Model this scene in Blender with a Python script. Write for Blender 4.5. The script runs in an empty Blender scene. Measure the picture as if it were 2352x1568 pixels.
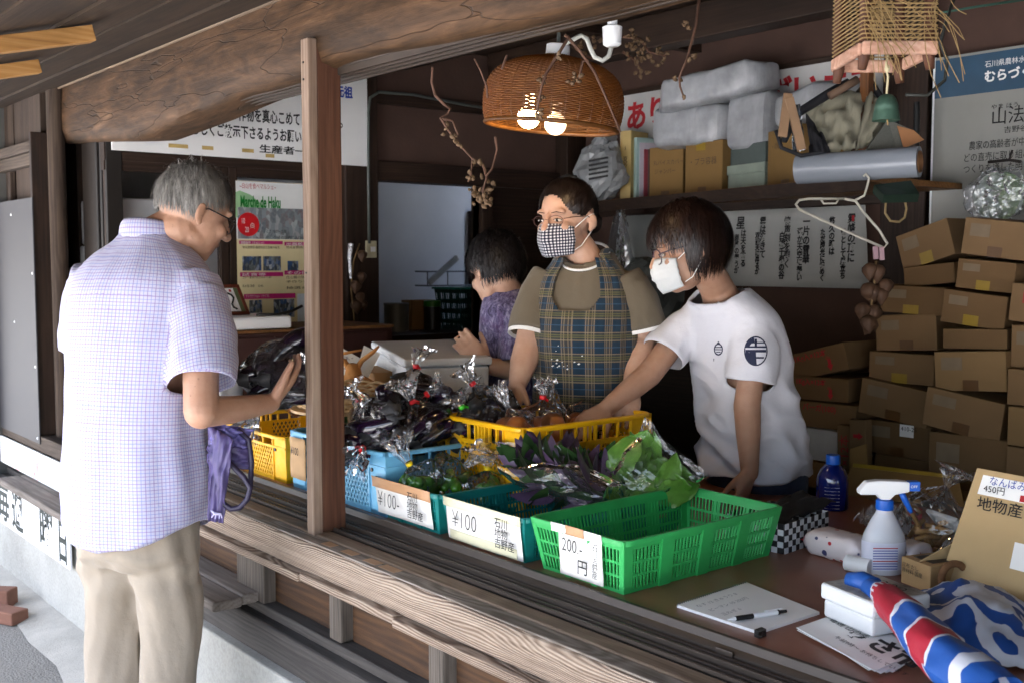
import bpy, bmesh, math, random
import numpy as np
from mathutils import Vector, Matrix, noise as mn
random.seed(7); np.random.seed(7)
SC = bpy.context.scene
COL = SC.collection
rad = math.radians
# ---------------------------------------------------------------- camera
CAM = np.array([0, -1.48, 1.45]); YAW = rad(39.2); PIT = rad(4.2); FPX = 2486.0
cam = bpy.data.cameras.new('camera'); cam.sensor_width = 36; cam.lens = 36 * FPX / 2352
cam.clip_end = 500; cam.clip_start = .02
cam.dof.use_dof = True; cam.dof.focus_distance = 2.75; cam.dof.aperture_fstop = 7.0
co = bpy.data.objects.new('camera', cam); COL.objects.link(co); SC.camera = co
co.location = CAM
co.rotation_euler = (rad(90) - PIT, 0, rad(90) - YAW)
FW = np.array([-math.cos(YAW) * math.cos(PIT), math.sin(YAW) * math.cos(PIT), -math.sin(PIT)])
RT = np.array([math.sin(YAW), math.cos(YAW), 0.0]); UP = np.cross(RT, FW)
def ray(x, y): return FW + RT * (x - 1176) / FPX - UP * (y - 784) / FPX
def aty(x, y, Y): d = ray(x, y); return CAM + d * ((Y - CAM[1]) / d[1])
def atx(x, y, X): d = ray(x, y); return CAM + d * ((X - CAM[0]) / d[0])
def atz(x, y, Z): d = ray(x, y); return CAM + d * ((Z - CAM[2]) / d[2])
def atd(x, y, D): return CAM + ray(x, y) * D
# ---------------------------------------------------------------- world, sun, exposure
w = bpy.data.worlds.new('World'); SC.world = w; w.use_nodes = True
nt = w.node_tree; nt.nodes.clear()
sky = nt.nodes.new('ShaderNodeTexSky'); sky.sky_type = 'NISHITA'; sky.sun_disc = False
SUN_EL, SUN_AZ = rad(72), rad(215)     # azimuth of the sun seen from the stall: towards -x -y
sky.sun_elevation = SUN_EL; sky.sun_rotation = SUN_AZ
sky.air_density = 1.0; sky.dust_density = 6.0; sky.ozone_density = 1.5
bg = nt.nodes.new('ShaderNodeBackground'); bg.inputs[1].default_value = .15
wo = nt.nodes.new('ShaderNodeOutputWorld')
nt.links.new(sky.outputs[0], bg.inputs[0]); nt.links.new(bg.outputs[0], wo.inputs[0])
sl = bpy.data.lights.new('sun', 'SUN'); sl.energy = 1.2; sl.angle = rad(20); sl.color = (1, .995, .98)
so = bpy.data.objects.new('sun', sl); COL.objects.link(so)
sdir = Vector((math.sin(SUN_AZ) * math.cos(SUN_EL), math.cos(SUN_AZ) * math.cos(SUN_EL), math.sin(SUN_EL)))
so.rotation_euler = sdir.to_track_quat('Z', 'Y').to_euler(); so.location = (-3, -8, 8)
SC.view_settings.view_transform = 'Standard'; SC.view_settings.look = 'None'
SC.view_settings.gamma = 1; SC.view_settings.use_curve_mapping = False
SC.view_settings.exposure = 3.35
SC.render.engine = 'CYCLES'
SC.cycles.use_denoising = True
SC.cycles.max_bounces = 8; SC.cycles.diffuse_bounces = 4; SC.cycles.transparent_max_bounces = 24
SC.cycles.glossy_bounces = 4; SC.cycles.transmission_bounces = 6
SC.cycles.sample_clamp_indirect = 6; SC.cycles.caustics_reflective = False; SC.cycles.caustics_refractive = False

# ---------------------------------------------------------------- mesh builder
def V(*a): return np.array(a, float)
def nrm(a): a = np.array(a, float); return a / (np.linalg.norm(a) + 1e-12)
def perp(d):
    d = nrm(d); a = V(0, 0, 1) if abs(d[2]) < .9 else V(1, 0, 0)
    u = nrm(np.cross(d, a)); return u, np.cross(d, u)
class M:
    def __init__(s): s.v = []; s.f = []
    def add(s, vs, fs):
        o = len(s.v); s.v.extend([tuple(map(float, p)) for p in vs]); s.f.extend([tuple(i + o for i in f) for f in fs]); return s
    def box(s, x0, x1, y0, y1, z0, z1):
        return s.obox(V((x0 + x1) / 2, (y0 + y1) / 2, (z0 + z1) / 2), V((x1 - x0) / 2, 0, 0), V(0, (y1 - y0) / 2, 0), V(0, 0, (z1 - z0) / 2))
    def obox(s, c, a, b, d):
        vs = [c + i * a + j * b + k * d for k in (-1, 1) for j in (-1, 1) for i in (-1, 1)]
        fs = [(0, 2, 3, 1), (4, 5, 7, 6), (0, 1, 5, 4), (2, 6, 7, 3), (0, 4, 6, 2), (1, 3, 7, 5)]
        if np.dot(np.cross(a, b), d) < 0: fs = [f[::-1] for f in fs]
        return s.add(vs, fs)
    def bar(s, p, q, wd, th, n):
        p = np.array(p, float); q = np.array(q, float); a = (q - p) / 2; n = nrm(n); b = nrm(np.cross(n, a))
        return s.obox((p + q) / 2, a, b * wd / 2, n * th / 2)
    def loft(s, rings, c0=True, c1=True, closed=True):
        n = len(rings[0]); o = len(s.v); vs = [p for r in rings for p in r]; fs = []
        for i in range(len(rings) - 1):
            for j in range(n if closed else n - 1):
                k = (j + 1) % n; fs.append((i * n + j, i * n + k, (i + 1) * n + k, (i + 1) * n + j))
        if c0 and closed: fs.append(tuple(range(n))[::-1])
        if c1 and closed: fs.append(tuple((len(rings) - 1) * n + j for j in range(n)))
        return s.add(vs, fs)
    def tube(s, pts, r, n=8, cap=True):
        pts = [np.array(p, float) for p in pts]; rings = []; u = None
        for i, p in enumerate(pts):
            d = nrm(pts[min(i + 1, len(pts) - 1)] - pts[max(i - 1, 0)])
            if u is None: u, v = perp(d)
            else: u = nrm(u - d * np.dot(u, d)); v = np.cross(d, u)
            ri = r[i] if hasattr(r, '__len__') else r
            rings.append([p + ri * (math.cos(t) * u + math.sin(t) * v) for t in np.linspace(0, 2 * math.pi, n, endpoint=False)])
        return s.loft(rings, cap, cap)
    def lathe(s, base, axis, prof, n=20, cap=True):
        base = np.array(base, float); ax = nrm(axis); u, v = perp(ax)
        rings = [[base + ax * h + r * (math.cos(t) * u + math.sin(t) * v) for t in np.linspace(0, 2 * math.pi, n, endpoint=False)] for r, h in prof]
        return s.loft(rings, cap, cap)
    def ball(s, c, rx, ry=None, rz=None, n=14, m=9, R=None):
        ry = ry or rx; rz = rz or rx; R = np.eye(3) if R is None else R; c = np.array(c, float)
        rings = []
        for i in range(m + 1):
            ph = -math.pi / 2 + math.pi * (i * .98 + .01 * m) / m
            rings.append([c + R @ V(rx * math.cos(ph) * math.cos(t), ry * math.cos(ph) * math.sin(t), rz * math.sin(ph)) for t in np.linspace(0, 2 * math.pi, n, endpoint=False)])
        return s.loft(rings)
    def grid(s, P):
        nu = len(P); nv = len(P[0])
        return s.add([p for r in P for p in r], [(i * nv + j, (i + 1) * nv + j, (i + 1) * nv + j + 1, i * nv + j + 1) for i in range(nu - 1) for j in range(nv - 1)])
    def slab(s, pts, th):        # thin polygon slab; pts counter-clockwise seen from its front
        pts = [np.array(p, float) for p in pts]; nn = nrm(np.cross(pts[1] - pts[0], pts[2] - pts[0])); k = len(pts)
        back = [p - nn * th for p in pts]
        return s.add(pts + back, [tuple(range(k)), tuple(range(2 * k - 1, k - 1, -1))] + [(i, i + k, (i + 1) % k + k, (i + 1) % k) for i in range(k)])
ORG = {}
def thing(name, loc, label, cat, group=None):
    o = bpy.data.objects.new(name, None); COL.objects.link(o); o.location = tuple(map(float, loc)); o.empty_display_size = .05
    ORG[o.name] = np.array(loc, float); o['label'] = label; o['category'] = cat
    if group: o['group'] = group
    return o
def put(name, m, mt, parent=None, label=None, cat=None, group=None, kind=None, smooth=False, bevel=0, seg=2, uv=None, mods=()):
    vs = np.array(m.v if isinstance(m, M) else m[0], float); fs = m.f if isinstance(m, M) else m[1]
    if parent is not None: org = ORG[parent.name]
    else:
        lo = vs.min(0); hi = vs.max(0); org = V((lo[0] + hi[0]) / 2, (lo[1] + hi[1]) / 2, lo[2])
    me = bpy.data.meshes.new(name); me.from_pydata((vs - org).tolist(), [], [list(map(int, f)) for f in fs]); me.update()
    if uv is not None:
        l = me.uv_layers.new(name='UVMap'); vi = np.empty(len(me.loops), int); me.loops.foreach_get('vertex_index', vi)
        l.data.foreach_set('uv', np.asarray(uv, float)[vi].ravel())
    if isinstance(mt, (list, tuple)):
        for x in mt: me.materials.append(x)
    else: me.materials.append(mt)
    if smooth:
        me.polygons.foreach_set('use_smooth', [True] * len(me.polygons))
        if smooth != True: me.set_sharp_from_angle(angle=rad(smooth))
    o = bpy.data.objects.new(name, me); COL.objects.link(o); ORG[o.name] = org
    if parent is not None: o.parent = parent
    else: o.location = org
    if bevel:
        b = o.modifiers.new('bevel', 'BEVEL'); b.width = bevel; b.segments = seg; b.limit_method = 'ANGLE'; b.angle_limit = rad(40); b.harden_normals = False
    if label: o['label'] = label
    if cat: o['category'] = cat
    if group: o['group'] = group
    if kind: o['kind'] = kind
    return o
def spline(pts, n):
    P = np.array(pts, float); P = np.vstack([2 * P[0] - P[1], P, 2 * P[-1] - P[-2]]); out = []
    for i in range(n):
        s = i / (n - 1) * (len(pts) - 1); k = min(int(s), len(pts) - 2); t = s - k; a, b, c, d = P[k:k + 4]; out.append(.5 * (2 * b + (c - a) * t + (2 * a - 5 * b + 4 * c - d) * t * t + (3 * b - a - 3 * c + d) * t ** 3))
    return out
# ---------------------------------------------------------------- materials
class G:
    def __init__(s, name):
        s.m = bpy.data.materials.new(name); s.m.use_nodes = True; s.t = s.m.node_tree; s.b = s.t.nodes['Principled BSDF']; s.out = s.t.nodes['Material Output']
    def n(s, ty, **k):
        x = s.t.nodes.new('ShaderNode' + ty)
        for a, v in k.items():
            if a in x.inputs.keys(): x.inputs[a].default_value = v
            else: setattr(x, a, v)
        return x
    def l(s, a, b): s.t.links.new(a, b)
    def coord(s, sc=(1, 1, 1), rot=(0, 0, 0), which='Object'):
        c = s.n('TexCoord'); mp = s.n('Mapping'); mp.inputs['Scale'].default_value = sc; mp.inputs['Rotation'].default_value = rot; s.l(c.outputs[which], mp.inputs[0]); return mp.outputs[0]
    def noise(s, co_, scale, detail=4, rough=.55, dist=0):
        x = s.n('TexNoise'); x.inputs['Scale'].default_value = scale; x.inputs['Detail'].default_value = detail; x.inputs['Roughness'].default_value = rough; x.inputs['Distortion'].default_value = dist
        s.l(co_, x.inputs['Vector']); return x.outputs[0]
    def ramp(s, f, stops):
        r = s.n('ValToRGB'); e = r.color_ramp.elements
        while len(e) < len(stops): e.new(.5)
        for i, (p, c) in enumerate(stops): e[i].position = p; e[i].color = (*c, 1) if len(c) == 3 else c
        s.l(f, r.inputs[0]); return r.outputs[0]
    def mix(s, f, a, b, mode='MIX'):
        x = s.n('MixRGB'); x.blend_type = mode
        for i, q in ((0, f), (1, a), (2, b)):
            if hasattr(q, 'is_linked') or hasattr(q, 'links'): s.l(q, x.inputs[i])
            elif i == 0: x.inputs[0].default_value = q
            else: x.inputs[i].default_value = (*q, 1)
        return x.outputs[0]
    def math(s, op, a, b=0):
        x = s.n('Math'); x.operation = op
        for i, q in ((0, a), (1, b)):
            if hasattr(q, 'links'): s.l(q, x.inputs[i])
            else: x.inputs[i].default_value = q
        return x.outputs[0]
    def bump(s, h, st=.3, dist=.01):
        x = s.n('Bump'); x.inputs['Strength'].default_value = st; x.inputs['Distance'].default_value = dist; s.l(h, x.inputs['Height']); s.l(x.outputs[0], s.b.inputs['Normal']); return x
    def col(s, c): s.l(c, s.b.inputs['Base Color'])
    def set(s, **k):
        for a, v in k.items(): s.b.inputs[a.replace('_', ' ')].default_value = v
        return s
def lin(h):       # '#rrggbb' as it looks in daylight -> linear
    v = [int(h[i:i + 2], 16) / 255 for i in (1, 3, 5)]
    return tuple((c / 12.92 if c < .04045 else ((c + .055) / 1.055) ** 2.4) for c in v)
MC = {}
def mat(name, c, rough=.6, var=.12, scale=12, bump=.0, bscale=60, spec=.5, metal=0, coat=0):
    if name in MC: return MC[name]
    g = G(name); c = lin(c) if isinstance(c, str) else c
    co_ = g.coord()
    f = g.noise(co_, scale, 5)
    g.col(g.ramp(f, [(.3, tuple(x * (1 - var) for x in c)), (.7, tuple(min(1, x * (1 + var)) for x in c))]))
    g.set(Roughness=rough, Metallic=metal); g.b.inputs['Specular IOR Level'].default_value = spec; g.b.inputs['Coat Weight'].default_value = coat
    if bump: g.bump(g.noise(co_, bscale, 3), bump, .004)
    MC[name] = g.m; return g.m
def wood(name, dark, midc, light, axis=0, rings=9, fine=60, rough=.7, bump=.35, stain=None, wvw=.13, rs=3.2):
    if name in MC: return MC[name]
    g = G(name); d, m_, l_ = [lin(c) if isinstance(c, str) else c for c in (dark, midc, light)]
    def sc(a, b): x = [b, b, b]; x[axis] = a; return tuple(x)
    wn = g.n('TexNoise'); wn.inputs['Scale'].default_value = 1.0; wn.inputs['Detail'].default_value = 2; g.l(g.coord(sc(1.6, 7.0)), wn.inputs['Vector'])
    ad = g.n('VectorMath'); ad.operation = 'MULTIPLY_ADD'; ad.inputs[1].default_value = (.10, .10, .10)
    g.l(wn.outputs['Color'], ad.inputs[0]); g.l(g.coord(sc(.05, 1.0)), ad.inputs[2])
    wv = g.n('TexWave'); wv.wave_type = 'RINGS'; wv.rings_direction = 'XYZ'[axis]; wv.wave_profile = 'SIN'
    wv.inputs['Scale'].default_value = rings * rs; wv.inputs['Distortion'].default_value = 1.2; wv.inputs['Detail'].default_value = 2; wv.inputs['Detail Scale'].default_value = 1.5
    g.l(ad.outputs[0], wv.inputs['Vector'])
    fn = g.noise(g.coord(sc(2.2, fine * 2.2)), 1.0, 7, .7)
    mid_ = g.noise(g.coord(sc(1.0, 14.0)), 1.0, 4, .6)
    h = g.math('ADD', g.math('MULTIPLY', wv.outputs['Fac'], wvw), g.math('MULTIPLY', fn, 1 - wvw))
    h2 = g.math('ADD', g.math('MULTIPLY', h, .62), g.math('MULTIPLY', mid_, .38))
    c = g.ramp(h2, [(.30, d), (.47, m_), (.66, l_)])
    bl = g.noise(g.coord(sc(1.3, 4.0)), 1.7, 5, .65)
    c = g.mix(g.math('MAXIMUM', g.math('MULTIPLY', g.math('SUBTRACT', bl, .47), 2.2), 0.0), c, stain if stain else tuple(x * .5 for x in m_))
    g.col(c); g.set(Roughness=rough); g.b.inputs['Specular IOR Level'].default_value = .3
    g.bump(h, bump, .005); MC[name] = g.m; return g.m
def gpu(): pass
# frequently used materials
def logwood(name):
    g = G(name); c1 = g.coord((.8, 2.4, 2.4)); f = g.noise(c1, 2.6, 7, .68, .8); gr_ = g.noise(g.coord((2.0, 55, 55)), 1, 6, .7); fl = g.noise(g.coord((1.2, 5, 5)), 3.5, 5, .6, 1.2)
    h = g.math('ADD', g.math('MULTIPLY', f, .45), g.math('ADD', g.math('MULTIPLY', gr_, .25), g.math('MULTIPLY', fl, .30)))
    c = g.ramp(h, [(.34, lin('#150c06')), (.46, lin('#34220f')), (.56, lin('#4f3721')), (.68, lin('#7a5e44'))])
    vo = g.n('TexVoronoi'); vo.feature = 'DISTANCE_TO_EDGE'; vo.inputs['Scale'].default_value = 2.2; nz = g.n('TexNoise'); nz.inputs['Scale'].default_value = 4; ad = g.n('VectorMath'); ad.operation = 'MULTIPLY_ADD'; ad.inputs[1].default_value = (.5, .5, .5); cc = g.coord((.55, 3.5, 3.5)); g.l(cc, nz.inputs['Vector']); g.l(nz.outputs['Color'], ad.inputs[0]); g.l(cc, ad.inputs[2]); g.l(ad.outputs[0], vo.inputs['Vector'])
    crack = g.ramp(vo.outputs['Distance'], [(.0, (1, 1, 1)), (.012, (0, 0, 0))]); c = g.mix(g.math('MULTIPLY', crack, .55), c, lin('#0c0704')); g.col(c); g.set(Roughness=.72); g.b.inputs['Specular IOR Level'].default_value = .3
    g.bump(g.math('SUBTRACT', h, g.math('MULTIPLY', crack, .25)), .7, .012); return g.m
W_BEAM = logwood('old_log')
W_NOSE = wood('weathered_nose_wood', '#403027', '#857262', '#b3a290', 0, 13, 70, .8, .8, stain=lin('#5a4838'), wvw=.33, rs=4.5)
W_GREY = wood('weathered_grey_plank', '#4c443b', '#7d7266', '#a0958a', 0, 8, 80, .85, .5, stain=lin('#4f463c'), wvw=.25, rs=5)
W_TAN = wood('tan_plank', '#4a3a2d', '#756352', '#937f69', 0, 8, 90, .8, .3, stain=lin('#7a6b5c'))
W_BENCH = wood('bench_plank', '#4d463f', '#776e66', '#918880', 0, 6, 60, .85, .3, stain=lin('#5f5851'))
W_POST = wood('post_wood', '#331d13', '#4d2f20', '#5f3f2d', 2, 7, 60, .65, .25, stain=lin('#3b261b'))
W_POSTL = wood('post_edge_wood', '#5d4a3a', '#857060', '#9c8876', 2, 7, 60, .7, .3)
W_DARK = wood('dark_house_wood', '#150f0b', '#2a1d15', '#3d2c21', 2, 6, 40, .6, .3)
W_DARKX = wood('dark_house_wood_x', '#150f0b', '#2a1d15', '#3b2b20', 0, 6, 40, .6, .3)
W_DARKY = wood('dark_house_wood_y', '#150f0b', '#281b14', '#3b2b20', 1, 6, 40, .6, .3)
W_SIDE = wood('side_board_wood', '#1d1611', '#3a2e26', '#534538', 2, 6, 60, .8, .4)
W_SIDEX = wood('side_rail_wood', '#2a221c', '#463b32', '#5c5045', 0, 6, 60, .8, .4)
W_GBEAM = wood('ground_beam_wood', '#262321', '#403c39', '#54504b', 0, 6, 70, .85, .4)
W_APRON = wood('apron_post_wood', '#322d28', '#554d45', '#70675e', 2, 9, 60, .85, .5)
W_PANEL = wood('charred_panel_wood', '#100a06', '#3d2817', '#5c3f24', 0, 9, 30, .75, .5, stain=lin('#2f2016'), wvw=.14, rs=1.7)
W_SOFF = wood('soffit_wood', '#1a120b', '#33261b', '#483829', 0, 5, 50, .75, .3)
W_NEW = wood('fresh_rafter_wood', '#7a5029', '#a0743f', '#b98f5c', 1, 7, 40, .6, .15)
W_SHELF = wood('shelf_wood', '#3a2412', '#6b4826', '#8b6238', 0, 7, 60, .6, .2)
ALU = mat('bronze_aluminium', '#3d342d', .5, .12, 8, 0, spec=.4, metal=.1)
ALUD = mat('bronze_aluminium_dark', '#1a1613', .5, .15, 8, 0, metal=.1)
BLACK = mat('black_plastic', '#141414', .45)
INK = mat('black_ink', '#0c0c0e', .7, .05)
INKB = mat('blue_ink', '#1c3fa0', .7, .05)
INKR = mat('red_ink', '#a81620', .7, .05)
WHITE = mat('white_paper', '#e6e6e4', .75, .04, 6)
WHITEP = mat('white_plastic', '#e9ebec', .35, .03, 6)
def concrete(name, c, dk, sc_=1.0, rough=.9):
    g = G(name); co_ = g.coord(); f = g.noise(co_, 2.2 * sc_, 8, .65); f2 = g.noise(co_, 90 * sc_, 3, .7)
    c1 = g.ramp(f, [(.3, lin(dk)), (.62, lin(c))])
    g.col(g.mix(.35, c1, g.ramp(f2, [(.35, lin(dk)), (.6, lin(c))]), 'MULTIPLY' if False else 'MIX')); g.set(Roughness=rough)
    g.bump(g.math('ADD', f2, f), .35, .006); return g.m
CONC = concrete('pale_concrete', '#b3b1a9', '#8b8982')
# ---------------------------------------------------------------- lettering (collected, then turned into meshes together)
TXT = []
def text(s, parent, o, xd, yd, size, mt, bold=0.0, align='LEFT', sx=1.0, shear=0.0, ls=1.0, name='lettering', off=.0008):
    TXT.append((s, parent, np.array(o, float), nrm(xd), nrm(yd), size, mt, bold, align, sx, shear, ls, name, off))
def vtext(s, *a, **k): k.setdefault('align', 'CENTER'); text('\n'.join(s), *a, **k)
def flush_text():
    jobs = []
    for t in TXT:
        c = bpy.data.curves.new('lettering', 'FONT'); c.body = t[0]; c.size = t[5]; c.offset = t[7]; c.align_x = t[8]; c.shear = t[10]; c.space_line = t[11]
        c.resolution_u = 3
        o = bpy.data.objects.new('lettering', c); COL.objects.link(o); jobs.append(o)
    dg = bpy.context.evaluated_depsgraph_get(); dg.update()
    for t, o in zip(TXT, jobs):
        me = bpy.data.meshes.new_from_object(o.evaluated_get(dg)); c = o.data
        bpy.data.objects.remove(o); bpy.data.curves.remove(c)
        k = len(me.vertices)
        if not k: continue
        p = np.empty(k * 3); me.vertices.foreach_get('co', p); p = p.reshape(-1, 3)
        n = np.cross(t[3], t[4]); org = ORG[t[1].name]
        q = t[2] - org + np.outer(p[:, 0] * t[9], t[3]) + np.outer(p[:, 1], t[4]) + n * t[13]
        me.vertices.foreach_set('co', q.ravel()); me.materials.clear(); me.materials.append(t[6]); me.update()
        r = bpy.data.objects.new(t[12], me); COL.objects.link(r); r.parent = t[1]; ORG[r.name] = org
# ================================================================ SETTING
def sty(name, m, mt, **k): return put(name, m, mt, kind='structure', **k)
gm = G('yard_ground'); c_ = gm.coord(); f1 = gm.noise(c_, 1.1, 8, .7); f2 = gm.noise(c_, 160, 4, .75); f3 = gm.n('TexVoronoi'); f3.inputs['Scale'].default_value = 120; gm.l(c_, f3.inputs['Vector'])
cc = gm.ramp(f2, [(.32, lin('#565552')), (.5, lin('#86847e')), (.68, lin('#b5b3ab'))]); cc = gm.mix(gm.ramp(f1, [(.35, (0, 0, 0)), (.65, (1, 1, 1))]), cc, lin('#7a7873'))
gm.col(cc); gm.set(Roughness=.92); gm.bump(gm.math('ADD', f2, f3.outputs['Distance']), .5, .006)
gr = M(); P = []
for i in range(41):
    P.append([V(-60 + 120 * (i / 40), -60 + 120 * (j / 40), 0) for j in range(41)])
gr.grid(P); sty('ground', gr, gm.m)
yd = M(); yd.grid([[V(x, y, .004) for y in np.linspace(-40, -1.9, 12)] for x in np.linspace(-50, 50, 12)]); sty('bounce_ground', yd, concrete('pale_bounce', '#d2d3d2', '#b0b1b0', 3.0))  # pale ground out of view, added to bounce light into the stall
# pale mortar skirt where ground meets the base
sk = M(); top = []; bot = []
for i in range(60):
    x = -8 + 9.5 * i / 59
    yo = -.36 - .10 * mn.noise((x * 2.3, 0, 0)) - .04 * mn.noise((x * 9, 3, 0)); top.append(V(x, -.17, .03)); bot.append(V(x, yo, .005))
mid = [a * .45 + b * .55 + V(0, 0, .004) for a, b in zip(top, bot)]
sk.grid([bot, mid, top]) ; sk.f = [f[::-1] for f in sk.f]
sty('mortar_skirt', sk, concrete('skirt_mortar', '#b9b6ad', '#8f8d86', 2.0), smooth=True)
# interior shell
sty('floor', M().box(-7.5, 3.9, .02, 2.7, .02, .12), mat('dark_floor', '#3a332d', .7))
RED = mat('clay_wall', '#4a352c', .9, .15, 5, .2)
bw = M().box(-4.6, 3.9, 2.6, 2.7, .12, 2.6); sty('wall_back', bw, RED)
ce = sty('ceiling', M().box(-7.5, 3.9, .19, 2.7, 2.50, 2.56), W_DARKX)
for i, y in enumerate((.75, 1.35, 1.95)):
    put('ceiling_beam', M().box(-4.4, 3.9, y, y + .1, 2.36, 2.5), W_DARKX, ce, bevel=.006)
for x in (-3.6, -2.7, -1.8, -.9, 0):
    put('ceiling_batten', M().box(x, x + .05, .2, 2.6, 2.46, 2.499), W_DARKY, ce)
wl = sty('wall_left', M().box(-4.5, -4.45, .03, 1.09, 1.86, 2.5).box(-4.5, -4.45, .03, 1.09, .12, .74).box(-4.5, -4.45, 1.93, 2.6, .12, 1.84), W_DARKY)
put('clay_panel', M().box(-4.50, -4.455, 1.30, 2.6, 1.93, 2.5), RED, wl)
put('door_lintel', M().box(-4.52, -4.42, 1.30, 2.6, 1.835, 1.93), W_DARKY, wl, bevel=.005)
put('upper_rail', M().box(-4.50, -4.43, 1.30, 2.6, 2.20, 2.26), W_DARKY, wl, bevel=.004)
put('pillar', M().box(-4.53, -4.41, 1.12, 1.30, .12, 2.5), W_DARK, wl, bevel=.006)
put('door_jamb', M().box(-4.52, -4.42, 1.93, 2.0, .12, 1.835), W_DARK, wl, bevel=.004)
put('corner_pillar', M().box(-4.5, -4.36, 2.46, 2.598, .12, 2.5), W_DARK, wl, bevel=.006)
bwl = bpy.data.objects['wall_back']
put('nageshi_rail', M().box(-4.36, 3.9, 2.56, 2.598, 1.69, 1.74), W_DARKX, bwl, bevel=.004)
put('pillar', M().box(-2.52, -2.32, 2.53, 2.597, .12, 2.5), W_DARK, bwl, bevel=.006)
put('upper_rail', M().box(-4.36, -2.52, 2.56, 2.598, 2.28, 2.33), W_DARKX, bwl)
# white room seen through the doorway
wr = sty('wall_white_room', M().box(-5.3, -5.2, .9, 4.2, .12, 2.5), mat('white_plaster', '#dfe3e8', .85, .06, 3))
put('dark_window_frame', M().box(-5.199, -5.16, 2.42, 2.55, 1.1, 1.75), W_DARK, wr)
sty('wall_far_room', M().box(-5.2, -4.5, 2.95, 3.0, .12, 2.5), W_DARK)
# right end and roof (out of view, they close the room)
sty('wall_right', M().box(3.9, 4.0, -.18, 2.7, 0, 2.6), W_DARKY)
# ================================================================ STALL FRONT (one building)
ST = thing('stall_front', (-1.5, 0, 0), 'weathered wooden front of the open farm stall with log lintel and sliding rails', 'building')
put('concrete_base', M().box(-8, -4.174, -.18, 0, 0, .345), CONC, ST, bevel=.006)
put('concrete_base', M().box(-4.17, 3.9, -.175, 0, 0, .345), CONC, ST, bevel=.006)
put('ground_beam', M().box(-8, 3.9, -.15, -.02, .347, .445), W_GBEAM, ST, bevel=.008)
put('inner_rail', M().box(-8, 3.9, -.118, -.02, .447, .475), W_GBEAM, ST, bevel=.004)
for x0, x1 in ((-8, -5.0), (-4.9, -4.3), (-4.2, -3.5), (-3.4, -2.92), (-2.80, -2.43), (-2.37, -1.98), (-1.92, -1.5), (-1.44, -1.0), (-.94, -.5), (-.44, 3.9)):
    put('panel', M().box(x0, x1, -.075, -.05, .477, .61), W_PANEL, ST)
for x0, x1 in ((-5.0, -4.9), (-4.3, -4.2), (-3.5, -3.4), (-2.98, -2.80), (-2.43, -2.37), (-1.98, -1.92), (-1.5, -1.44), (-1.0, -.94), (-.5, -.44)):
    put('apron_post', M().box(x0, x1, -.112, -.04, .446 if x1 - x0 > .15 else .477, .612), W_APRON, ST, bevel=.006)
xs = [-4.6, -3.3, -2.56, -2.10, -1.4, -.2, 3.9]
for a, b in zip(xs, xs[1:]):
    dz = random.uniform(-.004, .004); put('ledge_strip', M().box(a, b - .002, -.128 + dz, -.02, .600 + dz, .622 + dz), W_NOSE, ST, bevel=.004)
# nose beam with uneven, worn face
nb = M(); rings = []
for i in range(140):
    x = -4.5 + 8.4 * i / 139
    def wv(a): return .004 * mn.noise((x * 3, a, 0)) + .002 * mn.noise((x * 14, a * 3, 5))
    rings.append([V(x, -.0, .622), V(x, -.104 + wv(1), .622), V(x, -.108 + wv(2), .645), V(x, -.108 + wv(3), .672), V(x, -.106 + wv(4), .692), V(x, -.098 + wv(5), .70), V(x, -.06, .701 + .3 * wv(6)), V(x, -.028, .7)])
nb.loft(rings); put('nose_beam', nb, W_NOSE, ST, smooth=50)
put('sill_plank', M().box(-4.5, 3.9, -.0955, -.051, .69, .7035), W_GREY, ST, bevel=.003)
put('sill_plank', M().box(-4.5, 3.9, -.049, -.001, .69, .707), W_TAN, ST, bevel=.003)
for k, (x, wd) in enumerate(((-2.52, .05), (-2.42, .06), (-2.31, .06), (-2.235, .07))):
    put('tape_scrap', M().box(x, x + wd, -.082, -.056, .7037, .7043), mat('kraft_tape', '#b08a66', .6, .1), ST)
put('track_bed', M().box(-4.5, 3.9, .001, .1, .68, .706), ALUD, ST)
for y, h in ((.004, .716), (.026, .714), (.044, .722), (.064, .720)):
    put('track_rib', M().box(-4.5, 3.9, y, y + .007, .7065, h), ALU, ST, bevel=.001, seg=1)
tr = M(); prof = [(.080, .69), (.080, .722), (.086, .728), (.092, .730), (.098, .744), (.106, .745), (.1065, .69)]
tr.loft([[V(x, y, z) for y, z in prof] for x in (-4.5, 3.9)]); put('track_rail', tr, ALU, ST, smooth=30)
put('rail_clip', M().box(-1.30, -1.26, .074, .0805, .716, .729), ALU, ST, bevel=.002)
# post
po = thing('post', (-2.62, 0, .70), 'square reddish brown wooden post standing on the sill between the crates and the man', 'post')
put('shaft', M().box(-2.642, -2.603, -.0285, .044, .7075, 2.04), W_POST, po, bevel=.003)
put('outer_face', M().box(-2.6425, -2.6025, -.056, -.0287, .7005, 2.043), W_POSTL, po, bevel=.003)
for z, y in ((1.98, -.057), (1.935, -.057), (1.42, -.057)): put('nail', M().lathe((-2.625, y, z), (0, -1, 0), [(.003, 0), (.003, .002)], 6), BLACK, po)
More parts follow.
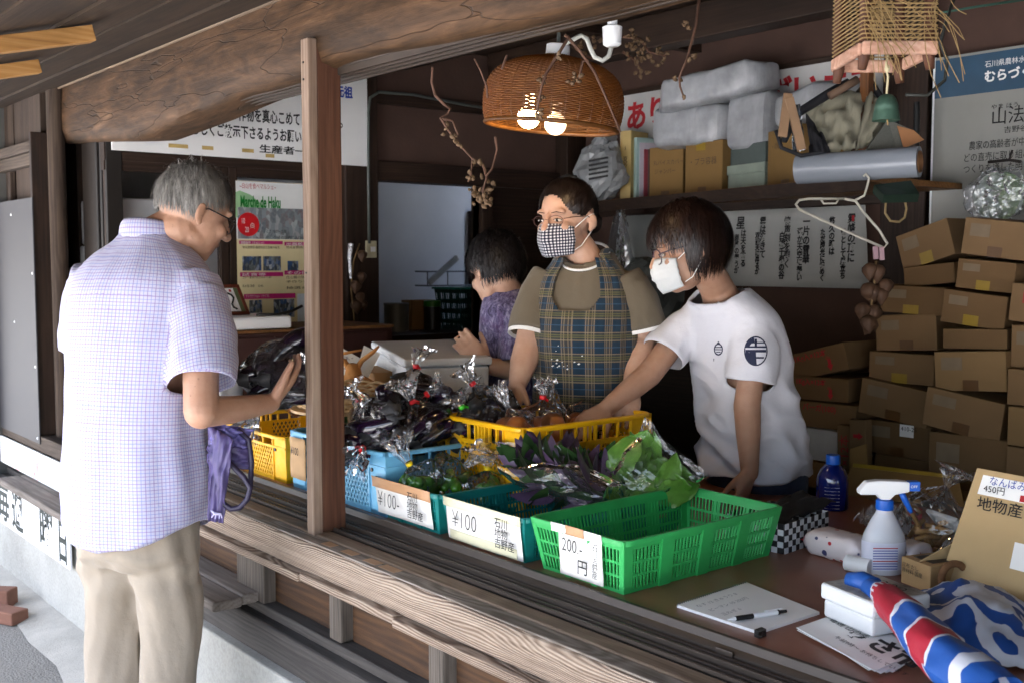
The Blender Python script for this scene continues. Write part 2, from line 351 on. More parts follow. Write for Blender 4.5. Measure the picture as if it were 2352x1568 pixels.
# log lintel
low = [(149, 327), (297, 322), (420, 273), (525, 224), (686, 178), (768, 136), (1056, 79), (1276, 28), (1370, 0)]
lp = [aty(*p, -.02) for p in low]; lx = [p[0] for p in lp]; lz = [p[2] for p in lp]
lo_ = M(); rings = []
for i in range(150):
    x = -4.86 + 8.76 * i / 149
    zb = float(np.interp(x, lx, lz)) if x < lx[-1] else lz[-1]
    def q(a, k=1): return .012 * k * mn.noise((x * 1.6, a, 7)) + .004 * k * mn.noise((x * 8, a * 2, 3))
    rings.append([V(x, .16, zb + .01), V(x, .02 + q(1), zb + .004 * mn.noise((x * 5, 0, 0))), V(x, -.012 + q(2), zb + .012), V(x, -.026 + q(3), zb + .05), V(x, -.03 + q(4), (zb + 2.18) / 2), V(x, -.025 + q(5), 2.13), V(x, -.02 + q(6), 2.20), V(x, .16, 2.20)])
lo_.loft(rings); put('log_lintel', lo_, W_BEAM, ST, smooth=60)
put('header_rail', M().box(-4.6, 3.9, .03, .125, 1.972, 2.06), ALU, ST, bevel=.002)
for y in (.034, .062, .09, .117): put('header_rib', M().box(-4.6, 3.9, y, y + .006, 1.953, 1.9725), ALU, ST)
# soffit boards, sloping down outwards; unseen outer reach lengthened to shade the front
def sof(y): return 2.185 + .25 * (y + .02)
ys = [-.03 - .2 * i for i in range(10)]
for a, b in zip(ys, ys[1:]):
    t = .004 * random.random()
    put('soffit_board', M().add([V(-9, a - .003, sof(a) + t), V(4.0, a - .003, sof(a) + t), V(4.0, b, sof(b) - .006 + t), V(-9, b, sof(b) - .006 + t)] + [V(-9, a - .003, sof(a) + .014), V(4.0, a - .003, sof(a) + .014), V(4.0, b, sof(b) + .012), V(-9, b, sof(b) + .012)], [(0, 1, 2, 3), (7, 6, 5, 4), (0, 4, 5, 1), (2, 6, 7, 3), (0, 3, 7, 4), (1, 5, 6, 2)]), W_SOFF, ST)
put('roof_deck', M().add([V(-9, -1.85, sof(-1.85) + .02), V(4.0, -1.85, sof(-1.85) + .02), V(4.0, 2.9, sof(2.9) + .04), V(-9, 2.9, sof(2.9) + .04)] + [V(-9, -1.85, sof(-1.85) + .05), V(4.0, -1.85, sof(-1.85) + .05), V(4.0, 2.9, sof(2.9) + .07), V(-9, 2.9, sof(2.9) + .07)], [(3, 2, 1, 0), (4, 5, 6, 7), (0, 1, 5, 4), (2, 3, 7, 6), (3, 0, 4, 7), (1, 2, 6, 5)]), W_SOFF, ST)
put('soffit_trim', M().box(-4.86, 3.9, -.043, -.036, 2.174, 2.182), W_TAN, ST)
for px, py in ((210, 62), (88, 140)):
    best = min(np.linspace(-1.2, -.1, 200), key=lambda y: abs(aty(px, py, y)[2] - (sof(y) - .012)))
    e = aty(px, py, best); c0 = V(e[0], best, sof(best) - .030); c1 = V(e[0], -1.80, sof(-1.80) - .030); d = (c1 - c0) / 2
    put('rafter_end', M().obox((c0 + c1) / 2 , V(.022, 0, 0), d, nrm(np.cross(V(1, 0, 0), d)) * .02), W_NEW, ST, bevel=.002)
# outer wall left of the opening
for i in range(9):
    x1 = -4.93 - .42 * i
    put('wall_board', M().box(x1 - .40, x1, -.075, -.05, .66, 2.2), W_SIDE, ST)
    put('wall_batten', M().box(x1 - .03, x1 + .012, -.10, -.0755, .66, 1.86), W_SIDE, ST, bevel=.003)
put('wall_crossrail', M().box(-9, -4.90, -.13, -.0755, 1.92, 1.965), W_SIDEX, ST, bevel=.004)
put('wall_crossrail', M().box(-9, -4.92, -.12, -.0757, 1.865, 1.918), W_SIDEX, ST, bevel=.004)
put('wall_foot_rail', M().box(-9, -4.3, -.13, -.04, .632, .70), W_SIDEX, ST, bevel=.004)
put('frame_post', M().box(-4.915, -4.885, -.13, -.02, .70, 2.0), W_DARK, ST, bevel=.003)
put('frame_post', M().lathe((-4.82, -.045, .70), (0, 0, 1), [(.036, 0), (.036, 1.5)], 14), W_SIDE, ST, smooth=40)
put('sliding_door', M().box(-4.79, -4.50, .05, .075, .71, 1.95), mat('dark_door', '#241d18', .5), ST)
for x in (-4.585, -4.53, -4.47): put('door_stile', M().box(x, x + .022, .035, .10, .71, 1.95), ALUD, ST, bevel=.003)
put('wall_infill', M().box(-9, -5.02, .1, .15, .1, 2.5), W_DARK, ST)
gp = thing('grey_panel', (-5.6, -.14, .66), 'flat grey metal sheet screwed to the wooden wall beside the man', 'panel')
put('sheet', M().box(-9, -4.872, -.136, -.131, .668, 1.722), mat('grey_sheet', '#3a393c', .6, .03, 4), gp)
for x, z in ((-5.2, 1.66), (-5.2, 1.18), (-4.9, 1.40), (-4.9, 1.0), (-4.9, .69)):
    put('screw', M().lathe((x, -.1362, z), (0, -1, 0), [(.007, 0), (.004, .003)], 8), mat('zinc', '#c9cacc', .35, .05, metal=.8), gp)
# low bench
be = thing('plank_bench', (-3.9, -.12, .45), 'weathered grey plank bench shelf fixed under the sill behind the man', 'bench')
x = -5.12
for k, (a, b) in enumerate(((-.255, -.165), (-.163, -.075), (-.073, -.02))):
    put('plank', M().box(-5.11 + .01 * k, -2.825 - .012 * k, a, b, .47, .5 + .0015 * (k % 2)), W_BENCH, be, bevel=.008)
for x in (-4.7, -3.9, -3.05): put('bracket', M().box(x, x + .05, -.22, -.02, .452, .4695), W_GBEAM, be)
# signs by the bench
s1 = thing('weekday_sign', (-4.8, -.2, .25), 'white board with big black weekday characters hanging below the bench', 'sign')
put('board', M().box(-5.6, -4.268, -.206, -.197, .262, .452), WHITE, s1, bevel=.001)
for s, xa, xb, zz in (('毎', -4, 24, .30), ('週', 27, 55, .295), ('曜', 89, 123, .292), ('日', 130, 156, .288)):
    a_, b_ = aty(xa, 1180, -.2065)[0], aty(xb, 1240, -.2065)[0]; text(s, s1, (a_, -.2065, zz), (1, 0, 0), (0, 0, 1), .19, mat('dark_green_ink', '#18241f', .6), .004, sx=(b_ - a_) / .19)
a_ = aty(60, 1180, -.2065)[0]; text('火', s1, (a_, -.2065, .295), (1, 0, 0), (0, 0, 1), .19, mat('faded_print', '#d3d0cc', .8, .03), 0)
s2 = thing('faded_sign', (-4.8, -.1, .51), 'white board with faded red characters above the bench at far left', 'sign')
put('board', M().box(-6.2, -4.30, -.142, -.134, .505, .63), WHITE, s2)
for s, x in (('定', -5.30), ('休', -4.98), ('日', -4.62)):
    text(s, s2, (x, -.1425, .515), (1, 0, 0), (0, 0, 1), .13, mat('faded_red', '#d9a9a6', .8), .001)
BK1 = atz(12, 1410, .030); BK2 = atz(-14, 1372, .046)
br = mat('terracotta', '#7a5342', .85, .15, 14, .3)
put('brick', M().obox(BK1, nrm(V(.9, .45, 0)) * .085, nrm(V(-.45, .9, 0)) * .042, V(0, 0, .026)), br, label='red brick lying flat on the ground, the nearer of two', cat='brick', bevel=.006)
put('brick', M().obox(BK2, nrm(V(.7, .7, 0)) * .085, nrm(V(-.7, .7, 0)) * .04, V(0, 0, .042)), br, label='red brick standing on edge behind the flat brick at far left', cat='brick', bevel=.006)
# counter / table inside
CZ = .735
BROWN = G('brown_counter'); cb = BROWN.coord(); fb = BROWN.noise(cb, 3, 6, .6)
BROWN.col(BROWN.ramp(fb, [(.3, lin('#6e4433')), (.7, lin('#915e48'))])); BROWN.set(Roughness=.38); BROWN.bump(BROWN.noise(cb, 120, 2), .08, .002)
ct = thing('counter', (-1.8, .4, .12), 'brown topped serving counter behind the sill holding the crates', 'counter')
put('top', M().box(-4.40, -2.452, .108, .62, CZ - .03, CZ), BROWN.m, ct)
put('top', M().box(-2.45, 1.45, .108, 1.27, CZ - .03, CZ + .0005), BROWN.m, ct)
put('top', M().box(-1.95, 1.45, 1.271, 1.6, CZ - .03, CZ), BROWN.m, ct)
for x, y in ((-4.3, .55), (-2.5, .55), (-2.4, 1.2), (-1.85, 1.5), (1.3, 1.5), (-.2, 1.5)): put('leg', M().box(x, x + .05, y, y + .05, .12, CZ - .031), W_DARK, ct)
# ================================================================ CRATES AND BASKETS
def plastic(name, c, rough=.42):
    if name in MC: return MC[name]
    g = G(name); co_ = g.coord(); f = g.noise(co_, 9, 6, .6); c = lin(c)
    g.col(g.ramp(f, [(.3, tuple(x * .82 for x in c)), (.7, tuple(min(1, x * 1.08) for x in c))]))
    g.l(g.ramp(g.noise(co_, 25, 4), [(.3, (rough * .8,) * 3), (.7, (min(1, rough * 1.5),) * 3)]), g.b.inputs['Roughness'])
    g.b.inputs['Subsurface Weight'].default_value = .0; g.bump(g.noise(co_, 200, 2), .06, .002); MC[name] = g.m; return g.m
BLUE = plastic('blue_crate_plastic', '#6fb4d8'); YEL = plastic('yellow_crate_plastic', '#f2b705'); TEAL = plastic('teal_basket_plastic', '#0d7a75'); GREEN = plastic('green_basket_plastic', '#2fa655')
def face(TL, TR, BR, BL): return lambda u, v: (TL * (1 - u) + TR * u) * (1 - v) + (BL * (1 - u) + BR * u) * v
def sides(x0, x1, y0, y1, z0, z1, t):
    T = [V(x0, y0, z1), V(x1, y0, z1), V(x1, y1, z1), V(x0, y1, z1)]; Bq = [V(x0 + t, y0 + t, z0), V(x1 - t, y0 + t, z0), V(x1 - t, y1 - t, z0), V(x0 + t, y1 - t, z0)]
    out = []
    for i in range(4):
        j = (i + 1) % 4; out.append((face(T[i], T[j], Bq[j], Bq[i]), nrm(np.cross(T[j] - T[i], T[i] - Bq[i])), np.linalg.norm(T[j] - T[i]), z1 - z0))
    return out
def panel(m, F, n, u0, u1, v0, v1, th, off=0):
    q = [F(u0, v1), F(u1, v1), F(u1, v0), F(u0, v0)]; q = [p + n * off for p in q]; m.slab(q, th) if np.dot(np.cross(q[1] - q[0], q[2] - q[0]), n) > 0 else m.slab(q[::-1], th)
def roundrim(m, x0, x1, y0, y1, z, w_, h, r=.03, seg=5):
    def loop(o, zz):
        pts = []
        for cx, cy, a0 in ((x1 - r, y1 - r, 0), (x0 + r, y1 - r, 90), (x0 + r, y0 + r, 180), (x1 - r, y0 + r, 270)):
            for k in range(seg + 1):
                a = rad(a0 + 90 * k / seg); pts.append(V(cx + (r + o) * math.cos(a), cy + (r + o) * math.sin(a), zz))
        return pts
    L = [loop(w_ * .5, z - h), loop(w_ * .6, z - h * .3), loop(w_ * .45, z), loop(-w_ * .3, z), loop(-w_ * .5, z - h * .3), loop(-w_ * .5, z - h)]
    n = len(L[0]); o = len(m.v); m.add([p for q in L for p in q], [(i * n + j, i * n + (j + 1) % n, ((i + 1) % 6) * n + (j + 1) % n, ((i + 1) % 6) * n + j) for i in range(6) for j in range(n)])
def slot_basket(name, x0, x1, y0, y1, z0, z1, mt, label, taper=.022, rows=3, nfr=3, nsd=4, group='shallow slotted baskets along the sill'):
    t = thing(name, ((x0 + x1) / 2, (y0 + y1) / 2, z0), label, 'basket', group); body = M()
    th = .0035
    for F, n, L, H in sides(x0, x1, y0, y1, z0, z1, taper):
        k = nfr if L < (y1 - y0 + x1 - x0) / 2 else nsd
        panel(body, F, n, 0, 1, 0, .17, th); panel(body, F, n, 0, 1, .93, 1, th)
        for r in range(1, rows): v = .17 + .76 * r / rows; panel(body, F, n, 0, 1, v - .025, v + .025, th)
        for i in range(k + 1):
            c = i / k; wd = .035 if 0 < i < k else .055; a, b = max(0, c - wd), min(1, c + wd)
            if i == 0: a, b = 0, .05
            if i == k: a, b = .95, 1
            panel(body, F, n, a, b, .0, 1, th * 1.6, .0045 if 0 < i < k else .0008)
        nb_ = int(L / .0115)
        for i in range(1, nb_): panel(body, F, n, i / nb_ - .0020 / L, i / nb_ + .0020 / L, .1, 1, th * .9, -.0003)
    put('body', body, mt, t)
    fl = M(); a = taper + .003
    nx = int((x1 - x0 - 2 * a) / .016); ny = int((y1 - y0 - 2 * a) / .016)
    for i in range(nx + 1): xx = x0 + a + (x1 - x0 - 2 * a) * i / nx; fl.box(xx - .003, xx + .003, y0 + a, y1 - a, z0 + .001, z0 + .004)
    for i in range(ny + 1): yy = y0 + a + (y1 - y0 - 2 * a) * i / ny; fl.box(x0 + a, x1 - a, yy - .003, yy + .003, z0 + .0015, z0 + .0045)
    put('bottom_grid', fl, mt, t)
    rm = M(); roundrim(rm, x0, x1, y0, y1, z1 + .002, .010, .012, .022); put('rim', rm, mt, t, smooth=60)
    return t
gb = slot_basket('slotted_basket', -1.905, -1.598, .130, .672, CZ, .857, GREEN, 'empty bright green slotted plastic basket with a 200 yen card')
t1 = slot_basket('slotted_basket', -2.592, -2.272, .125, .70, CZ, .845, TEAL, 'teal slotted basket holding small bags of green peppers beside the blue crate', nsd=3)
t2 = slot_basket('slotted_basket', -2.258, -1.922, .125, .70, CZ, .847, TEAL, 'teal slotted basket holding bagged purple leaves between teal and green baskets', nsd=3)
def crate(name, x0, x1, y0, y1, z0, z1, mt, label, group='tall lattice harvest crates on the counter'):
    t = thing(name, ((x0 + x1) / 2, (y0 + y1) / 2, z0), label, 'crate', group); body = M(); lat = M(); th = .006
    for F, n, L, H in sides(x0, x1, y0, y1, z0, z1, .006):
        panel(body, F, n, 0, 1, 0, .055, th); panel(body, F, n, 0, 1, .22, .27, th * 1.6, .003); panel(body, F, n, 0, 1, .93, 1, th)
        cw = .085 / L
        panel(body, F, n, 0, cw, .0, 1, th); panel(body, F, n, 1 - cw, 1, .0, 1, th)
        panel(body, F, n, .5 - .04, .5 + .04, .25, 1, th)
        for i in range(1, 6): u = cw + (1 - 2 * cw) * i / 6; panel(body, F, n, u - .003 / L, u + .003 / L, .05, .24, th * 1.3, .002)
        for u in (cw, 1 - cw, .46, .54): panel(body, F, n, u - .003 / L, u + .003 / L, .05, .98, th * 1.8, .004)
        for a, b in ((cw, .46), (.54, 1 - cw)):
            W_ = (b - a) * L; Hh = .66 * H; st = .017
            k = -int(Hh / st)
            while k * st < W_:
                for sgn in (1, -1):
                    p = []
                    for s_ in (0, Hh):
                        pass
                    xa, xb = k * st, k * st + Hh * .62
                    ya, yb = 0.0, Hh
                    sl = (yb - ya) / (xb - xa)
                    if xa < 0: ya += -xa * sl; xa = 0
                    if xb > W_: yb -= (xb - W_) * sl; xb = W_
                    if xb - xa > .004:
                        A = (a + (xa if sgn > 0 else W_ - xa) / L); Bb = (a + (xb if sgn > 0 else W_ - xb) / L)
                        lat.bar(F(A, .27 + ya / H), F(Bb, .27 + yb / H), .0045, .004, n)
                k += 1
    put('body', body, mt, t); put('lattice', lat, mt, t, kind='stuff')
    put('bottom', M().box(x0 + .008, x1 - .008, y0 + .008, y1 - .008, z0 + .001, z0 + .006), mt, t)
    rm = M(); roundrim(rm, x0, x1, y0, y1, z1 + .002, .016, .012, .04); put('rim', rm, mt, t, smooth=60)
    for x in (x0 + .07, x1 - .07): put('eyelet', M().lathe((x, y0 - .001, z0 + (z1 - z0) * .70), (0, -1, 0), [(.006, -.001), (.006, .002)], 10), BLACK, t)
    return t
cb1 = crate('harvest_crate', -3.10, -2.54, .135, .71, CZ, .917, BLUE, 'light blue lattice crate piled with bagged eggplants behind the post')
cy1 = crate('harvest_crate', -3.74, -3.135, .135, .60, CZ, .885, YEL, 'yellow lattice crate behind the shopper, left of the blue crate')
cy2 = crate('harvest_crate', -2.62, -2.25, .395, .90, CZ, .995, YEL, 'yellow lattice crate of bagged onions in front of the aproned woman')
# price cards are taped to the baskets: parts of them
def paper(parent, name, a, b, c, d, mt, th=.0006, wob=.0025):
    m = M(); P = []; a, b, c, d = [np.array(q, float) for q in (a, b, c, d)]; n = nrm(np.cross(b - a, d - a))
    for i in range(7):
        P.append([(a * (1 - i / 6) + b * i / 6) * (1 - j / 6) + (d * (1 - i / 6) + c * i / 6) * j / 6 + n * wob * mn.noise((i * .7 + a[0] * 9, j * .7, a[2] * 3)) for j in range(7)])
    m.grid(P); m.f = [f for f in m.f]
    o = put(name, m, mt, parent, smooth=True); s = o.modifiers.new('solid', 'SOLIDIFY'); s.thickness = th; s.offset = -1; return o
TAPEB = mat('brown_tape', '#bb8f68', .5, .08); TAPEC = mat('cream_tape', '#d8d4b4', .45, .05); CARD = mat('price_card', '#e4e2dd', .7, .04, 5)
X = V(1, 0, 0); Z = V(0, 0, 1)
def card(parent, x0, x1, z0, z1, y, mt, name='price_card', slope=.0): return paper(parent, name, (x0, y + slope, z0), (x1, y + slope, z0), (x1, y, z1), (x0, y, z1), mt)
card(t1, -2.575, -2.305, .748, .838, .121, CARD, slope=.012); card(t1, -2.585, -2.300, .822, .852, .1172, TAPEB, 'tape', .002)
text('¥100-', t1, (-2.552, .1175, .775), X, Z, .058, INK, -.0008, sx=.8)
text('石川\n地物\n吉野産', t1, (-2.405, .1165, .815), X, Z, .026, INK, .0002, ls=.9)
card(t2, -2.235, -1.935, .742, .842, .121, CARD, slope=.012); card(t2, -2.24, -1.930, .828, .852, .1172, TAPEC, 'tape', .002); card(t2, -2.225, -1.955, .742, .768, .128, TAPEC, 'tape', .003)
text('¥100', t2, (-2.20, .1175, .782), X, Z, .06, INK, -.0008, sx=.85)
text('石川\n地物\n吉野産', t2, (-2.025, .1165, .815), X, Z, .026, INK, .0002, ls=.95)
card(gb, -1.805, -1.665, .745, .852, .128, CARD, slope=.006); card(gb, -1.825, -1.660, .842, .862, .1225, CARD, 'tape', .001); card(gb, -1.775, -1.715, .843, .864, .1205, TAPEB, 'tape', .001)
text('200.-', gb, (-1.785, .1205, .806), X, Z, .042, INK, -.0002, sx=.8); text('円', gb, (-1.737, .1225, .765), X, Z, .036, INK, .0004)
vtext('石川吉野産', gb, (-1.677, .1205, .825), X, Z, .018, INK, ls=.85)
card(cy1, -3.60, -3.41, .755, .872, .128, CARD); text('¥100', cy1, (-3.56, .1255, .83), X, Z, .045, INK, sx=.9); text('地物\n吉野産', cy1, (-3.47, .1255, .80), X, Z, .022, INK)
card(cb1, -3.085, -2.985, .77, .90, .126, mat('kraft_card', '#b7946b', .8), slope=.0); text('¥100', cb1, (-3.075, .1235, .845), X, Z, .035, INK, sx=.7)
# ================================================================ FILM BAGS AND PRODUCE
def film(name, tint=(1, 1, 1), k=1.0):
    g = G(name); nt_ = g.t; nt_.nodes.remove(g.b)
    tr_ = g.n('BsdfTransparent'); tr_.inputs[0].default_value = (*tint, 1); gl = g.n('BsdfGlossy'); gl.inputs['Roughness'].default_value = .09; gl.inputs[0].default_value = (1, 1, 1, 1)
    co_ = g.coord(); bp_ = g.n('Bump'); bp_.inputs['Strength'].default_value = .3; bp_.inputs['Distance'].default_value = .012
    vo = g.n('TexVoronoi'); vo.feature = 'F1'; vo.inputs['Scale'].default_value = 24; g.l(co_, vo.inputs['Vector']); g.l(g.math('ADD', vo.outputs['Distance'], g.noise(co_, 30, 2)), bp_.inputs['Height'])
    g.l(bp_.outputs[0], gl.inputs['Normal'])
    fr = g.n('Fresnel'); fr.inputs['IOR'].default_value = 1.5; g.l(bp_.outputs[0], fr.inputs['Normal'])
    df = g.n('BsdfDiffuse'); df.inputs[0].default_value = (.85, .87, .9, 1)
    m1 = g.n('MixShader'); g.l(g.math('MULTIPLY', fr.outputs[0], 1.1 * k), m1.inputs[0]); g.l(tr_.outputs[0], m1.inputs[1]); g.l(gl.outputs[0], m1.inputs[2])
    m2 = g.n('MixShader'); m2.inputs[0].default_value = .016 * k * k; g.l(m1.outputs[0], m2.inputs[1]); g.l(df.outputs[0], m2.inputs[2])
    g.l(m2.outputs[0], g.out.inputs[0]); MC[name] = g.m; return g.m
FILM = film('clear_film'); FILMN = film('gathered_film', (.97, .98, 1), 1.35)
TIE = {'red': mat('red_tie', '#d2121c', .4), 'green': mat('green_tie', '#3fc21f', .4), 'yellow': mat('yellow_tie', '#f0cf10', .4)}
def basis(n, roll=0):
    n = nrm(n); u, v = perp(n); c, s = math.cos(roll), math.sin(roll); return u * c + v * s, v * c - u * s, n
def film_bag(t, c, a, b, h, n, tie, seed, neck=.05, flare=.035, roll=0, fdir=None):
    """c = middle of the body; a,b = half widths; h = half height along n; then neck, tie and flared mouth"""
    u, v, n = basis(n, roll); c = np.array(c, float); R = 30; rings = []; r_ = random.Random(seed)
    neck *= r_.uniform(.7, 1.35); flare *= r_.uniform(.7, 1.25); k1, k2 = r_.randint(5, 7), r_.randint(6, 12); p1, p2 = r_.random() * 6, r_.random() * 6
    for i in range(15):
        s = i / 14; z = -h + 2 * h * s
        e = math.sin(math.pi * (.06 + .80 * s)) ** .55
        nk = max(0, (s - .62) / .38)
        rr = e * (1 - nk ** 1.4) + .09 * nk
        ring = []
        for j in range(R):
            th = 2 * math.pi * j / R
            pl = 1 + nk * .28 * math.cos(k2 * th + p2) + .05 * math.cos(k1 * th + p1 + 2 * s)
            q = V(math.cos(th) * a, math.sin(th) * b, 0) * rr * pl
            q = q + .014 * (1 - .5 * nk) * V(mn.noise((q[0] * 22 + seed, q[1] * 22, z * 22)), mn.noise((q[0] * 22, q[1] * 22 + seed, z * 22 + 9)), mn.noise((q[0] * 22, q[1] * 22, z * 22 + seed)))
            ring.append(c + u * q[0] + v * q[1] + n * (z + q[2]))
        rings.append(ring)
    m = M(); m.loft(rings, True, False); put('film', m, FILM, t)
    tp = c + n * (h + .004); m = M(); fd = nrm(n + (np.array(fdir) if fdir is not None else V(r_.uniform(-.5, .5), r_.uniform(-.5, .5), .2)) * .6); fu, fv, fd = basis(fd)
    rings = [rings[-1]]
    for i in range(7):
        s = i / 6; z = neck * 1.25 * s; ring = []; ax = nrm(n * (1 - s) + fd * s)
        for j in range(R):
            th = 2 * math.pi * j / R; rr = (.0075 + (flare - .0075) * s ** 1.2) * (1 + (.15 + .5 * s) * math.cos(k2 * th + p2 + s) * (.6 + .4 * math.cos(3 * th + p1)))
            ring.append(tp + ax * (z * (1 + .35 * mn.noise((math.cos(th) * 1.6, math.sin(th) * 1.6, seed)) * s)) + (u * mn.noise((seed, s * 3, 1)) + v * mn.noise((seed, s * 3, 8))) * .03 * s + (u * math.cos(th) + v * math.sin(th)) * rr)
        rings.append(ring)
    m.loft(rings, False, False); put('gathered_neck', m, FILMN, t)
    if tie: put('tie', M().lathe(tp - n * .004, n, [(.0098, 0), (.0105, .006), (.0095, .012)], 12).bar(tp + u * .008, tp + u * .008 - n * .012 + u * .012, .009, .001, v), TIE[tie], t)
    return tp
SKINP = G('eggplant_skin'); ce_ = SKINP.coord(); SKINP.col(SKINP.ramp(SKINP.noise(ce_, 14, 3), [(.35, lin('#0e0710')), (.7, lin('#23112a'))])); SKINP.set(Roughness=.16, Coat_Weight=.6, Coat_Roughness=.08)
CALYX = mat('eggplant_calyx', '#2a2a2c', .6, .3, 40)
def egg_mesh():
    P = []; R = 14
    prof = [(.004, 0), (.014, .004), (.019, .015), (.022, .035), (.026, .065), (.029, .095), (.028, .12), (.022, .14), (.012, .15), (.002, .153)]
    m = M(); m.loft([[V(r * math.cos(t) + .25 * (h - .07) ** 2 / .15, r * math.sin(t), h - .076) for t in np.linspace(0, 6.283, R, endpoint=False)] for r, h in prof]); return m
def to_mesh(m, mt, name, smooth=True):
    me = bpy.data.meshes.new(name); me.from_pydata(m.v, [], m.f); me.update(); me.materials.append(mt)
    if smooth: me.polygons.foreach_set('use_smooth', [True] * len(me.polygons))
    return me
EGG = to_mesh(egg_mesh(), SKINP.m, 'eggplant')
cx = M(); R = 10; cx.loft([[V(r * math.cos(t) * (1 + .25 * math.cos(5 * t) * s_) + .013, r * math.sin(t) * (1 + .25 * math.cos(5 * t) * s_), h - .076) for t in np.linspace(0, 6.283, R, endpoint=False)] for r, h, s_ in ((.005, -.02, 0), (.005, -.004, 0), (.017, 0.0, .2), (.0215, .012, .5), (.0235, .024, 1))], True, False)
CAL = to_mesh(cx, CALYX, 'calyx')
def inst(name, me, parent, pos, R3, sc_=1.0):
    o = bpy.data.objects.new(name, me); COL.objects.link(o); o.parent = parent; M4 = Matrix.Identity(4)
    po_ = ORG[parent.name]; base = np.array(pos, float)
    Rm = np.array(R3) * sc_
    for i in range(3):
        for j in range(3): M4[i][j] = float(Rm[i][j])
        M4[i][3] = float(base[i] - po_[i])
    o.matrix_local = M4; ORG[o.name] = base; return o
def rot_to(n, roll=0): u, v, n = basis(n, roll); return np.column_stack([u, v, n])
def eggs_in(t, c, a, b, h, n, k, seed):
    r_ = random.Random(seed); u, v, n = basis(n, 0); long = u if a >= b else v; oth = v if a >= b else u; A_, B_ = max(a, b), min(a, b)
    for i in range(k):
        lay = -1 + 2 * (i + .5) / k
        p = c + oth * B_ * .62 * math.cos(i * 2.4) + n * (lay * .55 - .12) * h + long * r_.uniform(-.12, .12) * A_
        dirn = nrm(long * (1 if i % 3 else -1) + oth * r_.uniform(-.45, .45) + n * r_.uniform(-.35, .35))
        e = inst('eggplant', EGG, t, p, rot_to(dirn, r_.uniform(0, 6)), r_.uniform(1.0, 1.22))
        q = bpy.data.objects.new('calyx', CAL); COL.objects.link(q); q.parent = e
def eggbag(px, py, D, a, b, h, n, tie, seed, label, flare=.035, neck=.05, k=6, fdir=None):
    c = atd(px, py, D); t = thing('eggplant_bag', c - V(0, 0, h * .8), label, 'vegetable bag', 'clear bags of eggplants')
    eggs_in(t, c, a, b, h, n, k, seed); film_bag(t, c, a, b, h, n, tie, seed, neck, flare, 0, fdir); return t
EB = [(952, 905, 3.46, .095, .075, .085, (0.1, 0, 1), 'red', 'eggplant bag with red tie at the very top of the pile, mouth leaning right', (.8, .6, .5)),
      (905, 950, 3.28, .085, .085, .11, (.55, .75, .55), 'red', 'eggplant bag with red tie lying across the middle of the pile', (.6, .7, .6)),
      (1130, 945, 3.34, .10, .085, .10, (-.35, -.5, .9), 'red', 'big eggplant bag with red tie at the right end of the pile', (-.1, .1, .8)),
      (862, 975, 3.16, .08, .075, .085, (-.3, -.45, .8), 'red', 'eggplant bag with red tie near the post, upper left of the pile', (-.5, -.3, .6)),
      (1085, 985, 3.26, .085, .07, .07, (-.15, -.35, .8), 'green', 'eggplant bag with green tie low on the right side of the pile', (-.5, -.5, .8)),
      (818, 1018, 3.14, .075, .065, .06, (.1, .1, .9), 'green', 'eggplant bag with green tie just right of the post at the crate corner', (-.4, -.4, .8)),
      (970, 978, 3.22, .095, .08, .075, (-.1, -.35, .9), 'red', 'eggplant bag low at the front centre of the blue crate with an upright white mouth', (-.2, -.2, .8)),
      (1025, 948, 3.36, .10, .08, .08, (.2, .5, .5), None, 'eggplant bag without visible tie in the centre right of the pile', (.5, .5, .1)),
      (862, 1005, 3.12, .065, .06, .065, (.35, -.75, -.25), 'red', 'eggplant bag whose red tied neck hangs over the front rim of the blue crate', (.4, -.6, -.6))]
for i, (px, py, D, a, b, h, n, tie, lab, fd) in enumerate(EB): eggbag(px, py, D, a, b, h, V(*n), tie, 10 + i, lab, fdir=fd, flare=.045 if i in (6, 8) else .036, neck=.07 if i in (6, 8) else .05)
# peppers in the teal basket
PEP = mat('green_pepper', '#4d8a23', .25, .25, 20, coat=.4)
pm = M(); pm.loft([[V(r * math.cos(t) * (1 + .1 * math.cos(4 * t)), r * math.sin(t) * (1 + .1 * math.cos(4 * t)), h) for t in np.linspace(0, 6.283, 12, endpoint=False)] for r, h in ((.003, -.035), (.012, -.03), (.016, -.01), (.017, .012), (.012, .024), (.004, .02), (.003, .034))]); PEPM = to_mesh(pm, PEP, 'pepper')
def smallbag(name, px, py, D, a, b, h, n, tie, seed, label, me, pname, k, group, sc_=1, flare=.03, neck=.045, fdir=None, catg='vegetable bag'):
    c = atd(px, py, D); t = thing(name, c - V(0, 0, h * .8), label, catg, group); r_ = random.Random(seed)
    for i in range(k): inst(pname, me, t, c + V(r_.uniform(-.55, .55) * a, r_.uniform(-.55, .55) * b, r_.uniform(-.5, .1) * h), rot_to((r_.uniform(-1, 1), r_.uniform(-1, 1), r_.uniform(-1, 1)), r_.random() * 6), sc_ * r_.uniform(.85, 1.1))
    film_bag(t, c, a, b, h, V(*n), tie, seed, neck, flare, 0, fdir); return t
smallbag('pepper_bag', 965, 1100, 3.02, .07, .07, .05, (-.2, -.5, .8), 'yellow', 41, 'bag of green peppers with a tall crumpled white mouth at the teal basket front', PEPM, 'pepper', 7, 'clear bags of green peppers', flare=.05, neck=.07, fdir=(-.1, .1, .9))
smallbag('pepper_bag', 1040, 1092, 3.06, .065, .065, .045, (.5, .3, .5), None, 42, 'bag of green peppers at the back right of the teal basket, mouth lying right', PEPM, 'pepper', 6, 'clear bags of green peppers', flare=.05, neck=.06, fdir=(.6, .4, .2))
